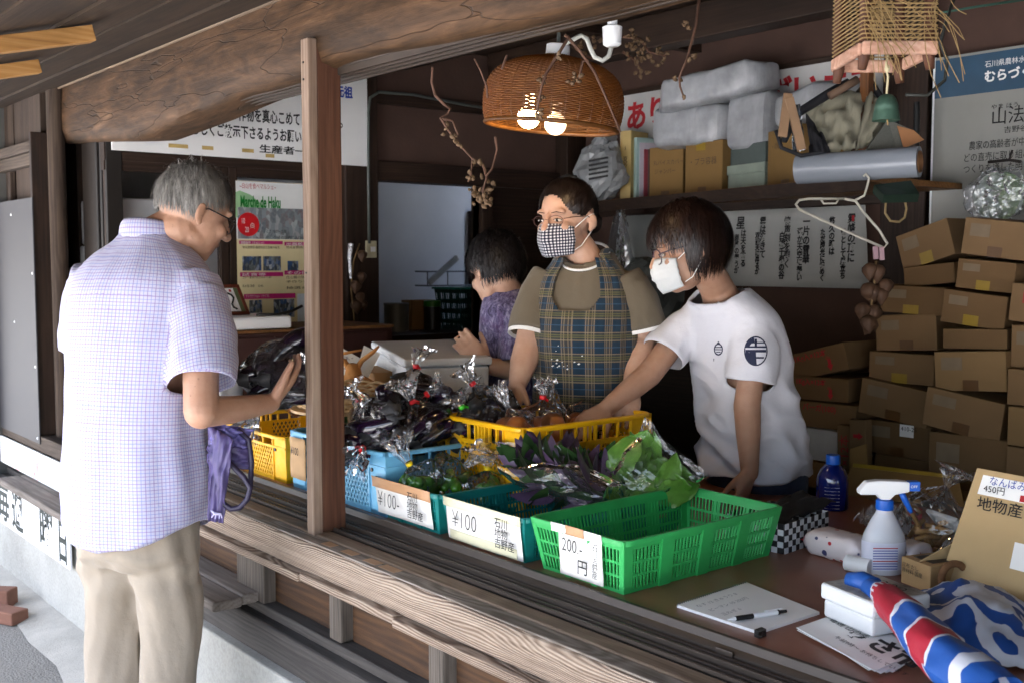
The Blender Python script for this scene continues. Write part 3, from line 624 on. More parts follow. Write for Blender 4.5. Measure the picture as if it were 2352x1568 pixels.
smallbag('pepper_bag', 1120, 1115, 3.03, .055, .055, .045, (0, 0, 1), 'yellow', 43, 'bag of green peppers with yellow tie and white fan of film beside the purple leaves', PEPM, 'pepper', 6, 'clear bags of green peppers', flare=.05, neck=.06, fdir=(-.3, -.3, .9))
# onions
ON = mat('onion_skin', '#a8622c', .35, .3, 14, .15); om = M(); om.loft([[V(r * math.cos(t), r * math.sin(t), h) for t in np.linspace(0, 6.283, 16, endpoint=False)] for r, h in ((.004, -.04), (.02, -.036), (.038, -.015), (.04, .004), (.03, .026), (.012, .038), (.004, .055))]); ONM = to_mesh(om, ON, 'onion')
smallbag('onion_bag', 1245, 965, 3.24, .062, .06, .065, (.05, 0, 1), 'red', 51, 'bag of onions with red tie standing upright in the yellow crate', ONM, 'onion', 3, 'clear bags of onions', flare=.028, neck=.06, fdir=(.2, .2, .8))
smallbag('onion_bag', 1190, 975, 3.18, .055, .055, .055, (-.2, -.4, .8), None, 52, 'bag of onions at the left corner of the yellow crate next to the eggplants', ONM, 'onion', 3, 'clear bags of onions')
smallbag('onion_bag', 1335, 960, 3.40, .075, .065, .055, (-.3, -.6, .3), None, 53, 'bag of onions under the reaching hand of the white shirted woman', ONM, 'onion', 4, 'clear bags of onions', flare=.04)
smallbag('onion_bag', 1420, 945, 3.56, .06, .06, .05, (0, 0, 1), None, 54, 'bag of onions under the hand resting on the yellow crate rim', ONM, 'onion', 3, 'clear bags of onions')
# ---- leafy bags
def leaf_mesh(L, W_, curl, mt, ruf=0, n=9, k=5, pw=.8, tip=.35):
    P = []
    for i in range(n):
        s = i / (n - 1); wd = W_ * (math.sin(math.pi * min(1, s * .92 + .08)) ** pw) * (1 - tip * s) + .0012
        P.append([V((j / (k - 1) - .5) * wd * 2, L * s, -curl * s * s * (1 + .5 * s) + .35 * abs((j / (k - 1) - .5)) * wd + ruf * math.sin(s * 16 + j * 2.4) * abs(j / (k - 1) - .5)) for j in range(k)])
    m = M(); m.grid(P); return to_mesh(m, mt, 'leaf')
def leafmat(name, top, under, rough=.35):
    g = G(name); co_ = g.coord(); f = g.noise(co_, 40, 4); ge = g.n('NewGeometry')
    ct_ = g.ramp(f, [(.3, tuple(x * .6 for x in lin(top))), (.7, lin(top))]); cu = g.ramp(f, [(.3, tuple(x * .6 for x in lin(under))), (.7, lin(under))])
    g.col(g.mix(ge.outputs['Backfacing'], ct_, cu)); g.set(Roughness=rough); g.b.inputs['Subsurface Weight'].default_value = 0
    g.bump(g.noise(g.coord((60, 12, 60)), 1, 3), .3, .003); return g.m
KG = leafmat('leaf_green_purple', '#3b5a2e', '#54405a'); KP = leafmat('leaf_purple', '#4b3450', '#3c4d2c'); KD = leafmat('leaf_dark', '#2c4824', '#5a4a60'); LG = leafmat('lettuce_green', '#55862e', '#62903a', .3)
KLV = [leaf_mesh(.115, .024, .045, KG, 0, 9, 5, .65, .15), leaf_mesh(.10, .025, .055, KP, 0, 9, 5, .65, .15), leaf_mesh(.12, .021, .03, KD, 0, 9, 5, .65, .2), leaf_mesh(.09, .024, .05, KG, 0, 9, 5, .6, .1), leaf_mesh(.11, .022, .04, KD, 0, 9, 5, .65, .15)]
LLV = [leaf_mesh(.12, .048, .045, LG, .014, 12, 9, .55, .1), leaf_mesh(.10, .046, .06, LG, .018, 12, 9, .5, .05)]
def flatbag(t, base, up, side, L, Wd, th, seed):
    """open-mouthed flat film sleeve"""
    up = nrm(up); side = nrm(side); nn = np.cross(side, up); R = 28; rings = []
    for i in range(13):
        s = i / 12; ring = []
        for j in range(R):
            a = 2 * math.pi * j / R; wv = Wd * (.62 + .5 * s); tt = th * (.55 + .6 * math.sin(math.pi * min(1, s + .12)))
            x = wv * math.copysign(abs(math.cos(a)) ** .6, math.cos(a)); y = tt * math.copysign(abs(math.sin(a)) ** .8, math.sin(a))
            q = base + up * L * s + side * x + nn * y
            q = q + .016 * V(mn.noise(tuple(q * 16 + seed)), mn.noise(tuple(q * 16 + seed + 7)), mn.noise(tuple(q * 16 + seed + 13)))
            ring.append(q)
        rings.append(ring)
    m = M(); m.loft(rings, True, False); put('film', m, FILM, t)
def leafbag(px, py, D, up, side, L, Wd, th, meshes, k, seed, label, spread=.35, lname='leaf', lscale=1.0, fill=.8):
    base = atd(px, py, D); up = nrm(up); side = nrm(side); nn = np.cross(side, up); t = thing('leafy_greens_bag', base, label, 'vegetable bag', 'clear sleeves of leafy greens'); r_ = random.Random(seed)
    for i in range(k):
        a = r_.uniform(-1, 1); b = r_.uniform(-1, 1); s = r_.random() ** .8 * fill * (.55 if L < .14 else 1)
        p = base + up * L * (s * .62) + side * Wd * .62 * a * (.6 + .5 * s) + nn * th * .7 * b
        dv = nrm(up + side * (a * spread + r_.gauss(0, .35)) + nn * (b * .45 + r_.gauss(0, .28)))
        fx = nrm(np.cross(dv, nn + side * r_.uniform(-.9, .9) + up * r_.uniform(-.4, .4))); fz = np.cross(fx, dv)
        if r_.random() < .35: fx, fz = -fx, -fz
        inst(lname, r_.choice(meshes), t, p, np.column_stack([fx, dv, fz]), lscale * r_.uniform(.75, 1.1))
    flatbag(t, base - up * .01, up, side, L, Wd, th, seed); return t
leafbag(1405, 1135, 2.79, (-.75, -.30, .06), (.3, -.75, .30), .29, .10, .045, KLV, 85, 61, 'sleeve of purple and green leaves lying in front across the teal basket', .3)
leafbag(1262, 1110, 2.95, (-.30, -.08, .8), (.75, .6, 0), .125, .11, .05, KLV, 60, 62, 'sleeve of upright purple green leaves at the back left of the teal basket', .5)
leafbag(1375, 1135, 2.92, (.14, .20, .7), (.75, .6, 0), .10, .085, .05, KLV, 48, 63, 'sleeve of dark purple leaves standing beside the lettuce', .6)
leafbag(1420, 1145, 2.88, (.40, .46, .55), (.7, .3, -.6), .215, .10, .055, LLV, 34, 64, 'sleeve of bright green lettuce leaning right at the end of the teal basket', .6, lscale=.85)
# ================================================================ LEFT WALL: sign, window, poster
Y_ = V(0, 1, 0)
sg = thing('producer_sign', (-4.44, .6, 1.90), 'long white board with black brush greeting above the side window', 'sign')
put('board', M().box(-4.409, -4.400, .045, 1.235, 1.896, 2.40), WHITE, sg)
def wy(px, py): return atx(px, py, -4.400)
def fit(s, px0, px1, py, parent, mt, plane, size_px, xd, bold=.0, name='lettering'):
    """one line of text spread between two pixels of a flat surface"""
    a, b = plane(px0, py), plane(px1, py); D = float(np.dot(a - CAM, FW)); L = abs(float(np.dot(b - a, xd))); size = size_px * D / FPX
    text(s, parent, plane(px0, py), xd, V(0, 0, 1), size, mt, bold, sx=L / (len(s) * size), name=name)
fit('農作物を真心こめて', 528, 690, 273, sg, INK, wy, 33, Y_, .0015); fit('作ります。', 695, 800, 284, sg, INK, wy, 33, Y_, .0015)
fit('今後ともよろしくご教示下さるようお願い', 340, 693, 299, sg, INK, wy, 33, Y_, .0015); fit('生産者一同', 595, 730, 349, sg, INK, wy, 20, Y_, .0008)
fit('元祖', 770, 810, 220, sg, INKB, wy, 28, Y_, .002)
for px, py, w_ in ((387, 339, 40), (464, 344, 24), (556, 350, 26), (610, 362, 20), (725, 345, 16)):
    a = wy(px, py); put('tape_scrap', M().box(-4.3998, -4.3990, a[1], a[1] + w_ * .0021, a[2], a[2] + .016), mat('old_tape', '#b59b5e', .5, .2), sg)
wn_ = thing('side_window', (-4.47, .56, .74), 'dark framed sliding glass window in the side wall behind the man', 'window')
for y in (.035, .52, .565, 1.05): put('stile', M().box(-4.49, -4.455, y, y + .04, .74, 1.86), W_DARK, wn_, bevel=.003)
for z in (.74, 1.82): put('rail', M().box(-4.492, -4.457, .03, 1.09, z, z + .04), W_DARKY, wn_)
gl_ = G('window_glass'); gl_.t.nodes.remove(gl_.b); a_ = gl_.n('BsdfTransparent'); b_ = gl_.n('BsdfGlossy'); b_.inputs['Roughness'].default_value = .03; f_ = gl_.n('LayerWeight'); f_.inputs[0].default_value = .25
mx = gl_.n('MixShader'); gl_.l(f_.outputs['Fresnel'], mx.inputs[0]); gl_.l(a_.outputs[0], mx.inputs[1]); gl_.l(b_.outputs[0], mx.inputs[2]); gl_.l(mx.outputs[0], gl_.out.inputs[0])
for y0, y1, x in ((.076, .519, -4.472), (.606, 1.049, -4.474)): put('pane', M().box(x, x + .003, y0, y1, .782, 1.818), gl_.m, wn_)
# behind the glass
sty('wall_neighbour', M().box(-5.6, -5.5, -.2, 1.2, 0, 3), mat('dim_wall', '#53524e', .9))
st_ = mat('styrofoam', '#d2d4d6', .8, .04, 20, .15)
for k, (z0, z1) in enumerate(((.8, 1.32), (1.325, 1.52), (1.525, 1.72))):
    t = put('foam_box', M().box(-5.0, -4.62, 0.085 + .01 * k, .62, z0, z1), st_, label=['large white foam box behind the side window, lowest of three', 'white foam box behind the side window, middle of three', 'white foam box behind the side window, topmost of three'][k], cat='foam box', group='foam boxes behind the glass', bevel=.01)
os_ = thing('orange_label_strip', (-4.615, .3, 1.45), 'orange price strip with white print on the foam box behind glass', 'label')
put('strip', M().box(-4.618, -4.612, 0.09, .40, 1.47, 1.56), mat('orange_print', '#e08a2a', .6), os_); put('red_end', M().box(-4.6115, -4.6105, 0.09, .13, 1.47, 1.56), INKR, os_); text('2.9 120', os_, (-4.6115, .14, 1.49), Y_, Z, .06, WHITE, .001)
# foliage seen through the right pane
fm = leafmat('bush_leaf', '#7fae5a', '#8fba6a', .5); bm = M(); r_ = random.Random(3)
for i in range(1500):
    c = V(-5.15 + r_.gauss(0, .1), .85 + r_.gauss(0, .16), 1.2 + r_.uniform(-.5, .5)); d = nrm(V(r_.uniform(-1, 1), r_.uniform(-1, 1), r_.uniform(-1, 1))); u, v = perp(d); bm.add([c, c + u * .03 + v * .012, c + u * .06, c + u * .03 - v * .012], [(0, 1, 2, 3)])
bt = thing('shrub', (-5.15, .85, 0), 'pale green leafy shrub seen through the side window glass', 'shrub'); put('foliage', bm, fm, bt, kind='stuff'); put('stem', M().tube([V(-5.15, .85, 0), V(-5.14, .86, .7), V(-5.17, .84, 1.3)], [.02, .015, .006]), W_DARK, bt)
# market poster
def photo(name, sc_, cols):
    g = G(name); vo = g.n('TexVoronoi'); vo.inputs['Scale'].default_value = sc_; g.l(g.coord((1, 1, .5)), vo.inputs['Vector']); nz = g.noise(g.coord(), sc_ * 1.5, 4)
    se = g.n('SeparateColor'); g.l(vo.outputs['Color'], se.inputs[0]); c = g.ramp(se.outputs[0], [(i / (len(cols) - 1), lin(q)) for i, q in enumerate(cols)]); g.col(g.mix(nz, c, tuple(x * .5 for x in lin(cols[len(cols) // 2])))); g.set(Roughness=.4); return g.m
PXX = -4.452
def wp(px, py): return atx(px, py, PXX)
mp = thing('market_poster', wp(540, 760), 'cream market poster with green title, crowd photo and pink headings on the side window', 'poster')
def pq(name, x0, y0, x1, y1, mt, lay):
    a, b = wp(x0, y0), wp(x1, y1); z0, z1 = b[2], a[2]; put(name, M().box(PXX + .0007 * lay, PXX + .0007 * lay + .0005, a[1], b[1], z0, z1), mt, mp)
pq('sheet', 541, 415, 712, 762, mat('poster_cream', '#d9cda0', .45, .03), 0); pq('top_band', 541, 416, 712, 552, mat('poster_white', '#dfe2e0', .45, .03), 1)
put('green_hill', M().add([wp(541, 500) + V(.0016, 0, 0), wp(625, 500) + V(.0016, 0, 0), wp(610, 478) + V(.0016, 0, 0), wp(575, 448) + V(.0016, 0, 0), wp(550, 438) + V(.0016, 0, 0), wp(541, 442) + V(.0016, 0, 0)], [(0, 1, 2, 3, 4, 5)]), mat('hill_green', '#93bd8f', .5), mp)
pq('crowd_photo', 545, 476, 712, 551, photo('crowd_print', 60, ['#22262c', '#7c8a92', '#30404f', '#b9c2c4', '#6b3a3a', '#40505a']), 2)
g_ = lambda px, py: wp(px, py) + V(.003, 0, 0)
GRN = mat('title_green', '#0f7a2c', .5); PNK = mat('heading_pink', '#b3146a', .5)
fit('Marche de Haku', 551, 740, 475, mp, GRN, g_, 36, Y_, .002); fit('~白山を食べマルシェ~', 549, 640, 432, mp, INKR, g_, 14, Y_)
cc_ = wp(570, 516); put('red_disc', M().lathe(cc_ + V(.002, 0, 0), (1, 0, 0), [(.052, 0), (.052, .0008)], 24), mat('disc_red', '#c8141e', .45), mp)
fit('10', 553, 571, 514, mp, WHITE, g_, 18, Y_); fit('20', 562, 580, 534, mp, WHITE, g_, 18, Y_); fit('(日)', 574, 592, 523, mp, WHITE, g_, 13, Y_)
for x0, y, x1, s in ((549, 553, 649, '物販販売〔マルシェ〕'), (653, 556, 712, '出展販売'), (551, 626, 650, '試食等'), (653, 622, 712, 'その他'), (560, 676, 678, 'アトラクション〔ライブ〕')):
    pq('heading_bar', x0, y, x1, y + 9, PNK, 2); fit(s, x0 + 3, min(x1 - 4, x0 + 60), y + 8, mp, WHITE, g_, 8, Y_)
for x0, y0, x1, y1 in ((556, 589, 600, 622), (604, 589, 645, 622), (660, 600, 685, 622), (572, 690, 602, 730), (628, 688, 676, 728)): pq('small_photo', x0, y0, x1, y1, photo('small_print', 90, ['#dfe6ea', '#2a62a0', '#39404a', '#a7b0a8', '#1c2530']), 2)
pq('map_box', 682, 675, 712, 745, mat('map_blue', '#cfdbe2', .5), 2)
for y, s in ((571, '地元産野菜 農産物加工品等の販売'), (640, 'カレー風味の炊き込み 11:00-'), (660, '和太鼓 演奏     12:00-')): fit(s, 556, 645, y, mp, INK, g_, 7, Y_)
for y, s in ((571, '地元産農林産物'), (640, '白山麓の味噌'), (650, '手作り市'), (664, '抽選会')): fit(s, 656, 708, y, mp, INK, g_, 7, Y_)
fit('とき:10:00~15:00', 610, 700, 535, mp, INK, g_, 10, Y_); fit('ところ:道の駅めぐみ白山', 610, 705, 549, mp, INK, g_, 9, Y_)
# cabinet, foam tray, framed picture behind the shopper
CX_ = -3.98; ztop = float(atx(600, 757, CX_)[2]); ty0 = float(atx(505, 740, CX_)[1]); ty1 = float(atx(672, 740, CX_)[1]); zt2 = float(atx(600, 727, CX_)[2])
cab = thing('low_cabinet', (-4.15, .75, .12), 'dark reddish brown cabinet behind the shopper under the white tray', 'cabinet')
put('carcass', M().box(-4.42, CX_ + .004, ty0 - .15, 1.09, .12, ztop - .014), mat('cabinet_brown', '#3c2320', .45, .2, 6), cab, bevel=.004); put('top_edge', M().box(-4.425, CX_ + .01, ty0 - .155, 1.095, ztop - .0135, ztop - .001), W_SHELF, cab, bevel=.002)
put('door', M().box(CX_ + .0045, CX_ + .016, ty0 - .1, ty0 + .22, .2, ztop - .03), mat('cabinet_brown', '#3c2320'), cab, bevel=.003); put('door', M().box(CX_ + .0045, CX_ + .016, ty0 + .225, 1.06, .2, ztop - .03), mat('cabinet_brown', '#3c2320'), cab, bevel=.003)
put('white_tray', M().box(-4.28, CX_, ty0, ty1, ztop, zt2), WHITEP, label='white foam tray on the dark cabinet behind the shopper', cat='tray', bevel=.012)
bh = thing('black_rod', atx(600, 725, CX_), 'thin black curved rod lying on the white tray', 'rod'); put('rod', M().tube([atx(x, y, CX_ - .02) for x, y in ((590, 724), (640, 722), (670, 715), (694, 703))], .006), BLACK, bh, smooth=True)
fr_ = thing('framed_picture', atx(540, 728, -4.16), 'small brown framed ink drawing of a curved line leaning on the tray', 'picture')
f00, f10, f01 = atx(505, 722, -4.12), atx(574, 724, -4.12), atx(490, 655, -4.16)
f00[2] = f10[2] = zt2 + .002; fH = f01 - f00; fH[1] = -.03; fW = V(0, f10[1] - f00[1], 0)
def fp_(u, v): return f00 + fW * u + fH * v
fn_ = nrm(np.cross(fW, fH))
def fbar(u0, u1, v0, v1, mt, nm, t=.010, off=0): q = [fp_(u0, v0), fp_(u1, v0), fp_(u1, v1), fp_(u0, v1)]; put(nm, M().slab([p + fn_ * off for p in q], t), mt, fr_)
WF = mat('frame_red_wood', '#5f2a1c', .4, .15); fbar(0, 1, 0, .1, WF, 'frame_bar', .014, .004); fbar(0, 1, .9, 1, WF, 'frame_bar', .014, .004); fbar(0, .1, .1, .9, WF, 'frame_bar', .014, .004); fbar(.9, 1, .1, .9, WF, 'frame_bar', .014, .004)
fbar(.1, .9, .1, .9, mat('mat_green', '#56613f', .8), 'mount', .004); fbar(.2, .76, .12, .88, WHITE, 'paper', .002, .001)
put('ink_line', M().tube([fp_(u, v) + fn_ * .003 for u, v in ((.5, .72), (.62, .66), (.66, .56), (.6, .45), (.53, .36), (.54, .25), (.64, .18))], .004, 6), INK, fr_, smooth=True); put('red_seal', M().slab([fp_(u, v) + fn_ * .0025 for u, v in ((.6, .76), (.67, .76), (.67, .84), (.6, .84))], .0005), INKR, fr_)
# wicker tray + white box behind the yellow crate
wt = thing('wicker_tray', atz(690, 945, .98), 'woven bamboo tray holding small clear bags behind the yellow crate', 'tray'); wc = ORG[wt.name] + V(.05, .12, 0)
wk = M()
for k in range(7):
    rr = .15 + .012 * k; wk.tube([wc + V(rr * math.cos(a), rr * .8 * math.sin(a), .010 + .010 * k + .003 * math.cos(a * 24 + k * math.pi)) for a in np.linspace(0, 6.283, 96)], .0055, 5, False)
WICK = mat('bamboo_weave', '#b59567', .6, .2, 30); put('woven_side', wk, WICK, wt, kind='stuff', smooth=True); put('woven_bottom', M().lathe(wc, Z, [(.16, .002), (.16, .01)], 24), WICK, wt)
pb = thing('paper_box', (-3.75, .72, .62), 'white flat cardboard box under the bamboo tray', 'box'); put('body', M().box(-3.98, -3.4, .62, 1.0, .62, .975), mat('off_white_card', '#ddd6c6', .8), pb, bevel=.003); put('lid', M().box(-3.99, -3.39, .612, 1.01, .93, .977), mat('off_white_card', '#ddd6c6', .8), pb, bevel=.003)
put('stool', M().box(-3.97, -3.42, .66, .98, .12, .615), W_DARK, label='dark wooden stand under the white flat box behind the crates', cat='stand')
smallbag('snack_bag', 690, 925, 3.75, .07, .06, .04, (0, 0, 1), None, 77, 'small clear bag on the bamboo tray next to the post', ONM, 'dried_chip', 3, 'clear bags on the tray', sc_=.5)
# kraft bag, handwritten cards, carton behind the blue crate
kb = thing('kraft_bag', atd(812, 960, 3.75) , 'kraft paper bag with orange and black print and knotted straps behind the eggplants', 'paper bag'); kc = ORG[kb.name]; KR = mat('kraft_paper', '#b1793f', .8, .15, 10, .2)
u_ = nrm(V(RT[0], RT[1], 0)); v_ = nrm(V(FW[0], FW[1], 0)); q = M(); rr = []
for s, wd, dp in ((-.12, .11, .06), (0, .115, .06), (.08, .105, .05), (.12, .08, .03), (.15, .03, .02), (.19, .022, .02)): rr.append([kc + u_ * (wd * math.cos(a)) * (1 + .1 * mn.noise((a, s * 9, 0))) + v_ * dp * math.sin(a) + Z * (s + .008 * mn.noise((a * 2, s * 20, 3))) for a in np.linspace(0, 6.283, 18, endpoint=False)])
q.loft(rr); put('bag', q, KR, kb, smooth=True)
for sg_, hh in ((-1, .17), (1, .2)): put('strap', M().tube([kc + Z * .15, kc + u_ * .03 * sg_ + Z * (.2), kc + u_ * .07 * sg_ + Z * (.15 + hh * .4), kc + u_ * (.06 + .03 * sg_) + Z * (.16 + hh * .45)], [.012, .010, .008, .004], 6), KR, kb, smooth=True)
vtext('よせの', kb, kc - v_ * .062 + u_ * -.055 + Z * .06, u_, Z, .06, INK, .001, ls=.8); put('orange_print', M().slab([kc - v_ * .0612 + u_ * a + Z * b for a, b in ((-.03, -.1), (.06, -.1), (.06, .04), (-.03, .04))], .0006), mat('orange_ink', '#d9702a', .7), kb)
def plate(name, pts, th, mt, label, cat, group=None): return put(name, M().slab(pts, th), mt, label=label, cat=cat, group=group)
hc = thing('written_card', atd(800, 870, 3.85), 'pair of white handwritten cards propped behind the kraft bag', 'card'); OW = mat('card_stock', '#d8d4ca', .8)
pts = [atd(*p) for p in ((770, 872, 3.8), (818, 872, 3.8), (838, 828, 3.84), (770, 790, 3.84))]; put('card', M().slab(pts, .003), OW, hc)
pts = [atd(*p) for p in ((812, 872, 3.78), (842, 873, 3.78), (873, 812, 3.8), (836, 793, 3.8))]; put('card', M().slab(pts, .003), OW, hc)
text('きもち 一束', hc, atd(778, 826, 3.815), nrm(atd(838, 836, 3.84) - atd(778, 826, 3.8)), Z, .022, INK); text('¥160', hc, atd(790, 850, 3.795), u_, Z, .026, INK)
put('carton', M().obox(atd(875, 890, 3.95), V(.12, 0, 0), V(0, .1, 0), V(0, 0, .07)), mat('cardboard', '#a47c4e', .8, .1, 8), label='brown carton end between the written cards and the foam box', cat='box', bevel=.002)
put('shelf_board', M().box(-3.9, -2.85, .64, 1.0, .80, .83), W_DARKX, label='dark board behind the eggplant crate carrying the carton and bag', cat='board')
for px, py, D, L in ((786, 1000, 3.6, 0),): put('cucumber', M().tube([atd(760, 968, 3.45), atd(790, 955, 3.45), atd(830, 945, 3.5)], [.022, .026, .018], 10), mat('cucumber_green', '#1f3a14', .35, .3, 30), label='dark green cucumber lying at the left of the eggplant pile', cat='vegetable', smooth=True)
# long foam box
fb_ = thing('long_foam_box', atd(985, 905, 3.95), 'long white foam box with lid behind the eggplants, in front of the purple blouse', 'foam box'); fc = ORG[fb_.name] + V(0, 0, .075)
ax_ = nrm(V(.93, -.33, -.05)); by_ = nrm(V(.33, .93, 0)); cz_ = np.cross(ax_, by_)
put('body', M().obox(fc, ax_ * .25, by_ * .15, cz_ * .062), st_, fb_, bevel=.012); put('lid', M().obox(fc + cz_ * .078, ax_ * .258, by_ * .158, cz_ * .014), st_, fb_, bevel=.008)
put('crate_stand', M().box(-3.75, -3.05, 1.02, 1.5, .12, .76), mat('cardboard', '#a47c4e'), label='large brown carton on the floor under the long foam box', cat='box', bevel=.004)
# items in the room behind the doorway
tb = thing('back_table', (-4.85, 2.0, .12), 'dark table in the back room under the tin and basket', 'table'); put('top', M().box(-5.18, -4.56, 1.32, 2.9, 1.05, 1.08), W_DARKY, tb)
for x, y in ((-5.15, 1.36), (-4.62, 1.36), (-5.15, 2.8), (-4.62, 2.8)): put('leg', M().box(x, x + .04, y, y + .04, .12, 1.049), W_DARK, tb)
def onz(px, py, z): return atz(px, py, z)
c = atx(911, 787, -4.85); c[2] = 1.081
put('storage_tin', M().lathe(c, Z, [(.066, 0), (.066, .14), (.068, .142), (.068, .15), (.064, .15)], 28), mat('grey_tin', '#75726b', .45, .08, metal=.2), label='grey cylindrical tin on the back table', cat='tin', smooth=40)
c = atx(993, 785, -4.85); c[2] = 1.081; t = thing('lidded_jar', c, 'dark jar with a green screw lid on the back table', 'jar'); put('jar', M().lathe(c, Z, [(.045, 0), (.045, .125)], 24), mat('dark_jar', '#241a16', .3), t, smooth=40); put('lid', M().lathe(c, Z, [(.047, .126), (.047, .155), (.043, .158)], 24), mat('jar_lid_green', '#2f7a1c', .4), t, smooth=40)
c = atx(955, 785, -4.95); put('brown_carton', M().box(c[0] - .05, c[0] + .05, c[1] - .06, c[1] + .1, 1.081, 1.24), mat('cardboard', '#a47c4e'), label='brown carton between the tin and the jar', cat='box')
c = atx(1068, 752, -4.75); c[2] = 1.13; t = thing('shopping_basket', c - V(0, 0, .049), 'dark green shopping basket with slotted sides in the back room', 'basket'); DG = plastic('dark_green_plastic', '#124038'); bk = M()
for F, n, L, H in sides(c[0] - .12, c[0] + .12, c[1] - .12, c[1] + .22, 1.082, 1.30, .025):
    for v in (0, .25, .5, .75): panel(bk, F, n, 0, 1, v, v + .09, .004)
    for i in range(int(L / .016)): panel(bk, F, n, i * .016 / L, (i * .016 + .006) / L, 0, 1, .003)
put('body', bk, DG, t, kind='stuff'); put('handle', M().box(c[0] - .13, c[0] + .13, c[1] - .13, c[1] + .23, 1.301, 1.312), plastic('basket_grip', '#1b6a58'), t)
c = atx(1010, 640, -5.1); t = thing('wall_rack', c, 'grey wire rack on the white wall holding a white board', 'rack'); WIRE = mat('grey_wire', '#6d7174', .4, .05, metal=.5)
for dz in (-.04, .04): put('wire', M().tube([c + V(-.07, -.12, dz), c + V(.05, -.12, dz), c + V(.05, .3, dz), c + V(-.07, .3, dz)], .005, 6), WIRE, t)
for dy in (-.12, .02, .16, .3): put('wire', M().tube([c + V(.05, dy, -.04), c + V(.05, dy, .04)], .004, 6), WIRE, t)
a = atx(985, 650, -5.0); b = atx(1050, 592, -5.0); put('leaning_board', M().bar(a, b, .03, .02, (1, 0, 0)), mat('grey_white', '#b9bbbb', .6), label='pale narrow board leaning diagonally in the wall rack', cat='board')
# switch, conduit, dried stems on the pillar
a = atx(851, 573, -4.409); t = thing('light_switch', a, 'cream light switch on the dark pillar', 'switch'); put('plate', M().box(-4.409, -4.40, a[1] - .03, a[1] + .03, a[2] - .04, a[2] + .04), mat('cream_plate', '#bdb695', .5), t, bevel=.003); put('rocker', M().box(-4.3995, -4.396, a[1] - .005, a[1] + .02, a[2] - .012, a[2] + .012), WHITEP, t)
put('wall_cable', M().tube([atx(x, y, -4.40) for x, y in ((848, 560), (846, 400), (846, 260), (850, 225), (870, 212), (950, 218), (1060, 240), (1160, 255))], .007, 8), mat('grey_cable', '#4d524e', .5), label='grey cable running up the pillar and along the wall', cat='cable', smooth=True)
HUSK = mat('dry_husk', '#4a3220', .7, .25, 40)
hm = M(); hm.loft([[V(r * math.cos(t_) * (1 + .12 * math.cos(5 * t_)), r * math.sin(t_) * (1 + .12 * math.cos(5 * t_)), h) for t_ in np.linspace(0, 6.283, 15, endpoint=False)] for r, h in ((.002, .0), (.012, -.003), (.021, -.014), (.02, -.026), (.01, -.042), (.001, -.054))]); HUSKM = to_mesh(hm, HUSK, 'husk')
def dried(name, px, plane, stem, husks, label):
    pts = [plane(*p) for p in stem]; t = thing(name, pts[-1], label, 'dried flowers'); put('stem', M().tube(pts, .004, 6), mat('dry_stem', '#7d6440', .8), t, smooth=True)
    for hx, hy, s_ in husks: inst('husk', HUSKM, t, plane(hx, hy), rot_to((random.uniform(-.4, .4), random.uniform(-.4, .4), 1), random.random() * 6), s_ * .78)
    return t
pl1 = lambda x, y: atx(x, y, -4.36)
t = dried('dried_lanterns', 0, pl1, [(826, 640 - 80), (812, 600), (806, 660), (812, 720), (815, 770)], [(831, 575, 1.4), (830, 625, 1.3), (818, 645, 1.6), (823, 672, 1.3), (817, 690, 1.7), (834, 690, 1.2), (815, 775, 1.4)], 'bunch of dried lantern husks hanging on the pillar by the switch')
put('foil_wrap', M().tube([pl1(806, 560), pl1(803, 590), pl1(806, 640)], [.014, .011, .007], 8), mat('foil', '#b5b8bc', .25, .2, 60, .8, 90, metal=.9), t)
# ================================================================ SHELF AND BACK WALL
SZ = 1.752
sh = thing('wall_shelf', (-3.0, 2.3, 1.70), 'brown wooden shelf along the back wall crowded with boxes and packages', 'shelf')
put('board', M().slab([V(-4.36, 2.36, SZ - .002), V(-2.16, 1.88, SZ - .002), V(-2.16, 2.59, SZ - .002), V(-4.36, 2.59, SZ - .002)], .022), W_SHELF, sh)
put('support_pole', M().box(-2.215, -2.18, 1.90, 1.935, SZ - .001, 2.36), wood('pole_wood', '#3d2412', '#6b4426', '#83572f', 2, 7, 60, .5, .15), sh, bevel=.003)
put('front_lip', M().bar(V(-4.36, 2.352, SZ - .03), V(-2.16, 1.872, SZ - .03), .012, .05, Z), W_DARKX, sh)
def pole_z(A, px, py): d = ray(px, py); return float(CAM[2] + d[2] / math.hypot(d[0], d[1]) * math.hypot(A[0] - CAM[0], A[1] - CAM[1]))
CB = mat('cardboard', '#a47c4e'); CBD = mat('cardboard_tape', '#573a1a', .35, .1)
def cboard(name, c='#7b6245'):
    if name in MC: return MC[name]
    g = G(name); co_ = g.coord(); f = g.noise(co_, 5, 5); g.col(g.ramp(f, [(.3, tuple(x * .85 for x in lin(c))), (.7, lin(c))])); g.set(Roughness=.85); g.b.inputs['Specular IOR Level'].default_value = .2
    g.bump(g.noise(g.coord((3, 3, 220)), 1, 2), .15, .002); MC[name] = g.m; return g.m
CBX = cboard('shelf_carton_board', '#86693f')
def shelf_box(name, bl, br, topy, dep, mt, label, cat='box', group=None, rise=0, bev=.003):
    A = atz(*bl, SZ); Bq = atz(*br, SZ); A[2] = Bq[2] = SZ + rise; h = pole_z(A, bl[0], topy) - SZ - rise; e = Bq - A; n = nrm(np.cross(e, Z)); bk_ = -n * dep
    if bk_[1] < 0: bk_ = -bk_
    t = thing(name, (A + Bq) / 2, label, cat, group); put('body', M().obox((A + Bq) / 2 + bk_ / 2 + Z * h / 2, e / 2, bk_ / 2, Z * h / 2), mt, t, bevel=bev); return t, A, Bq, h, n
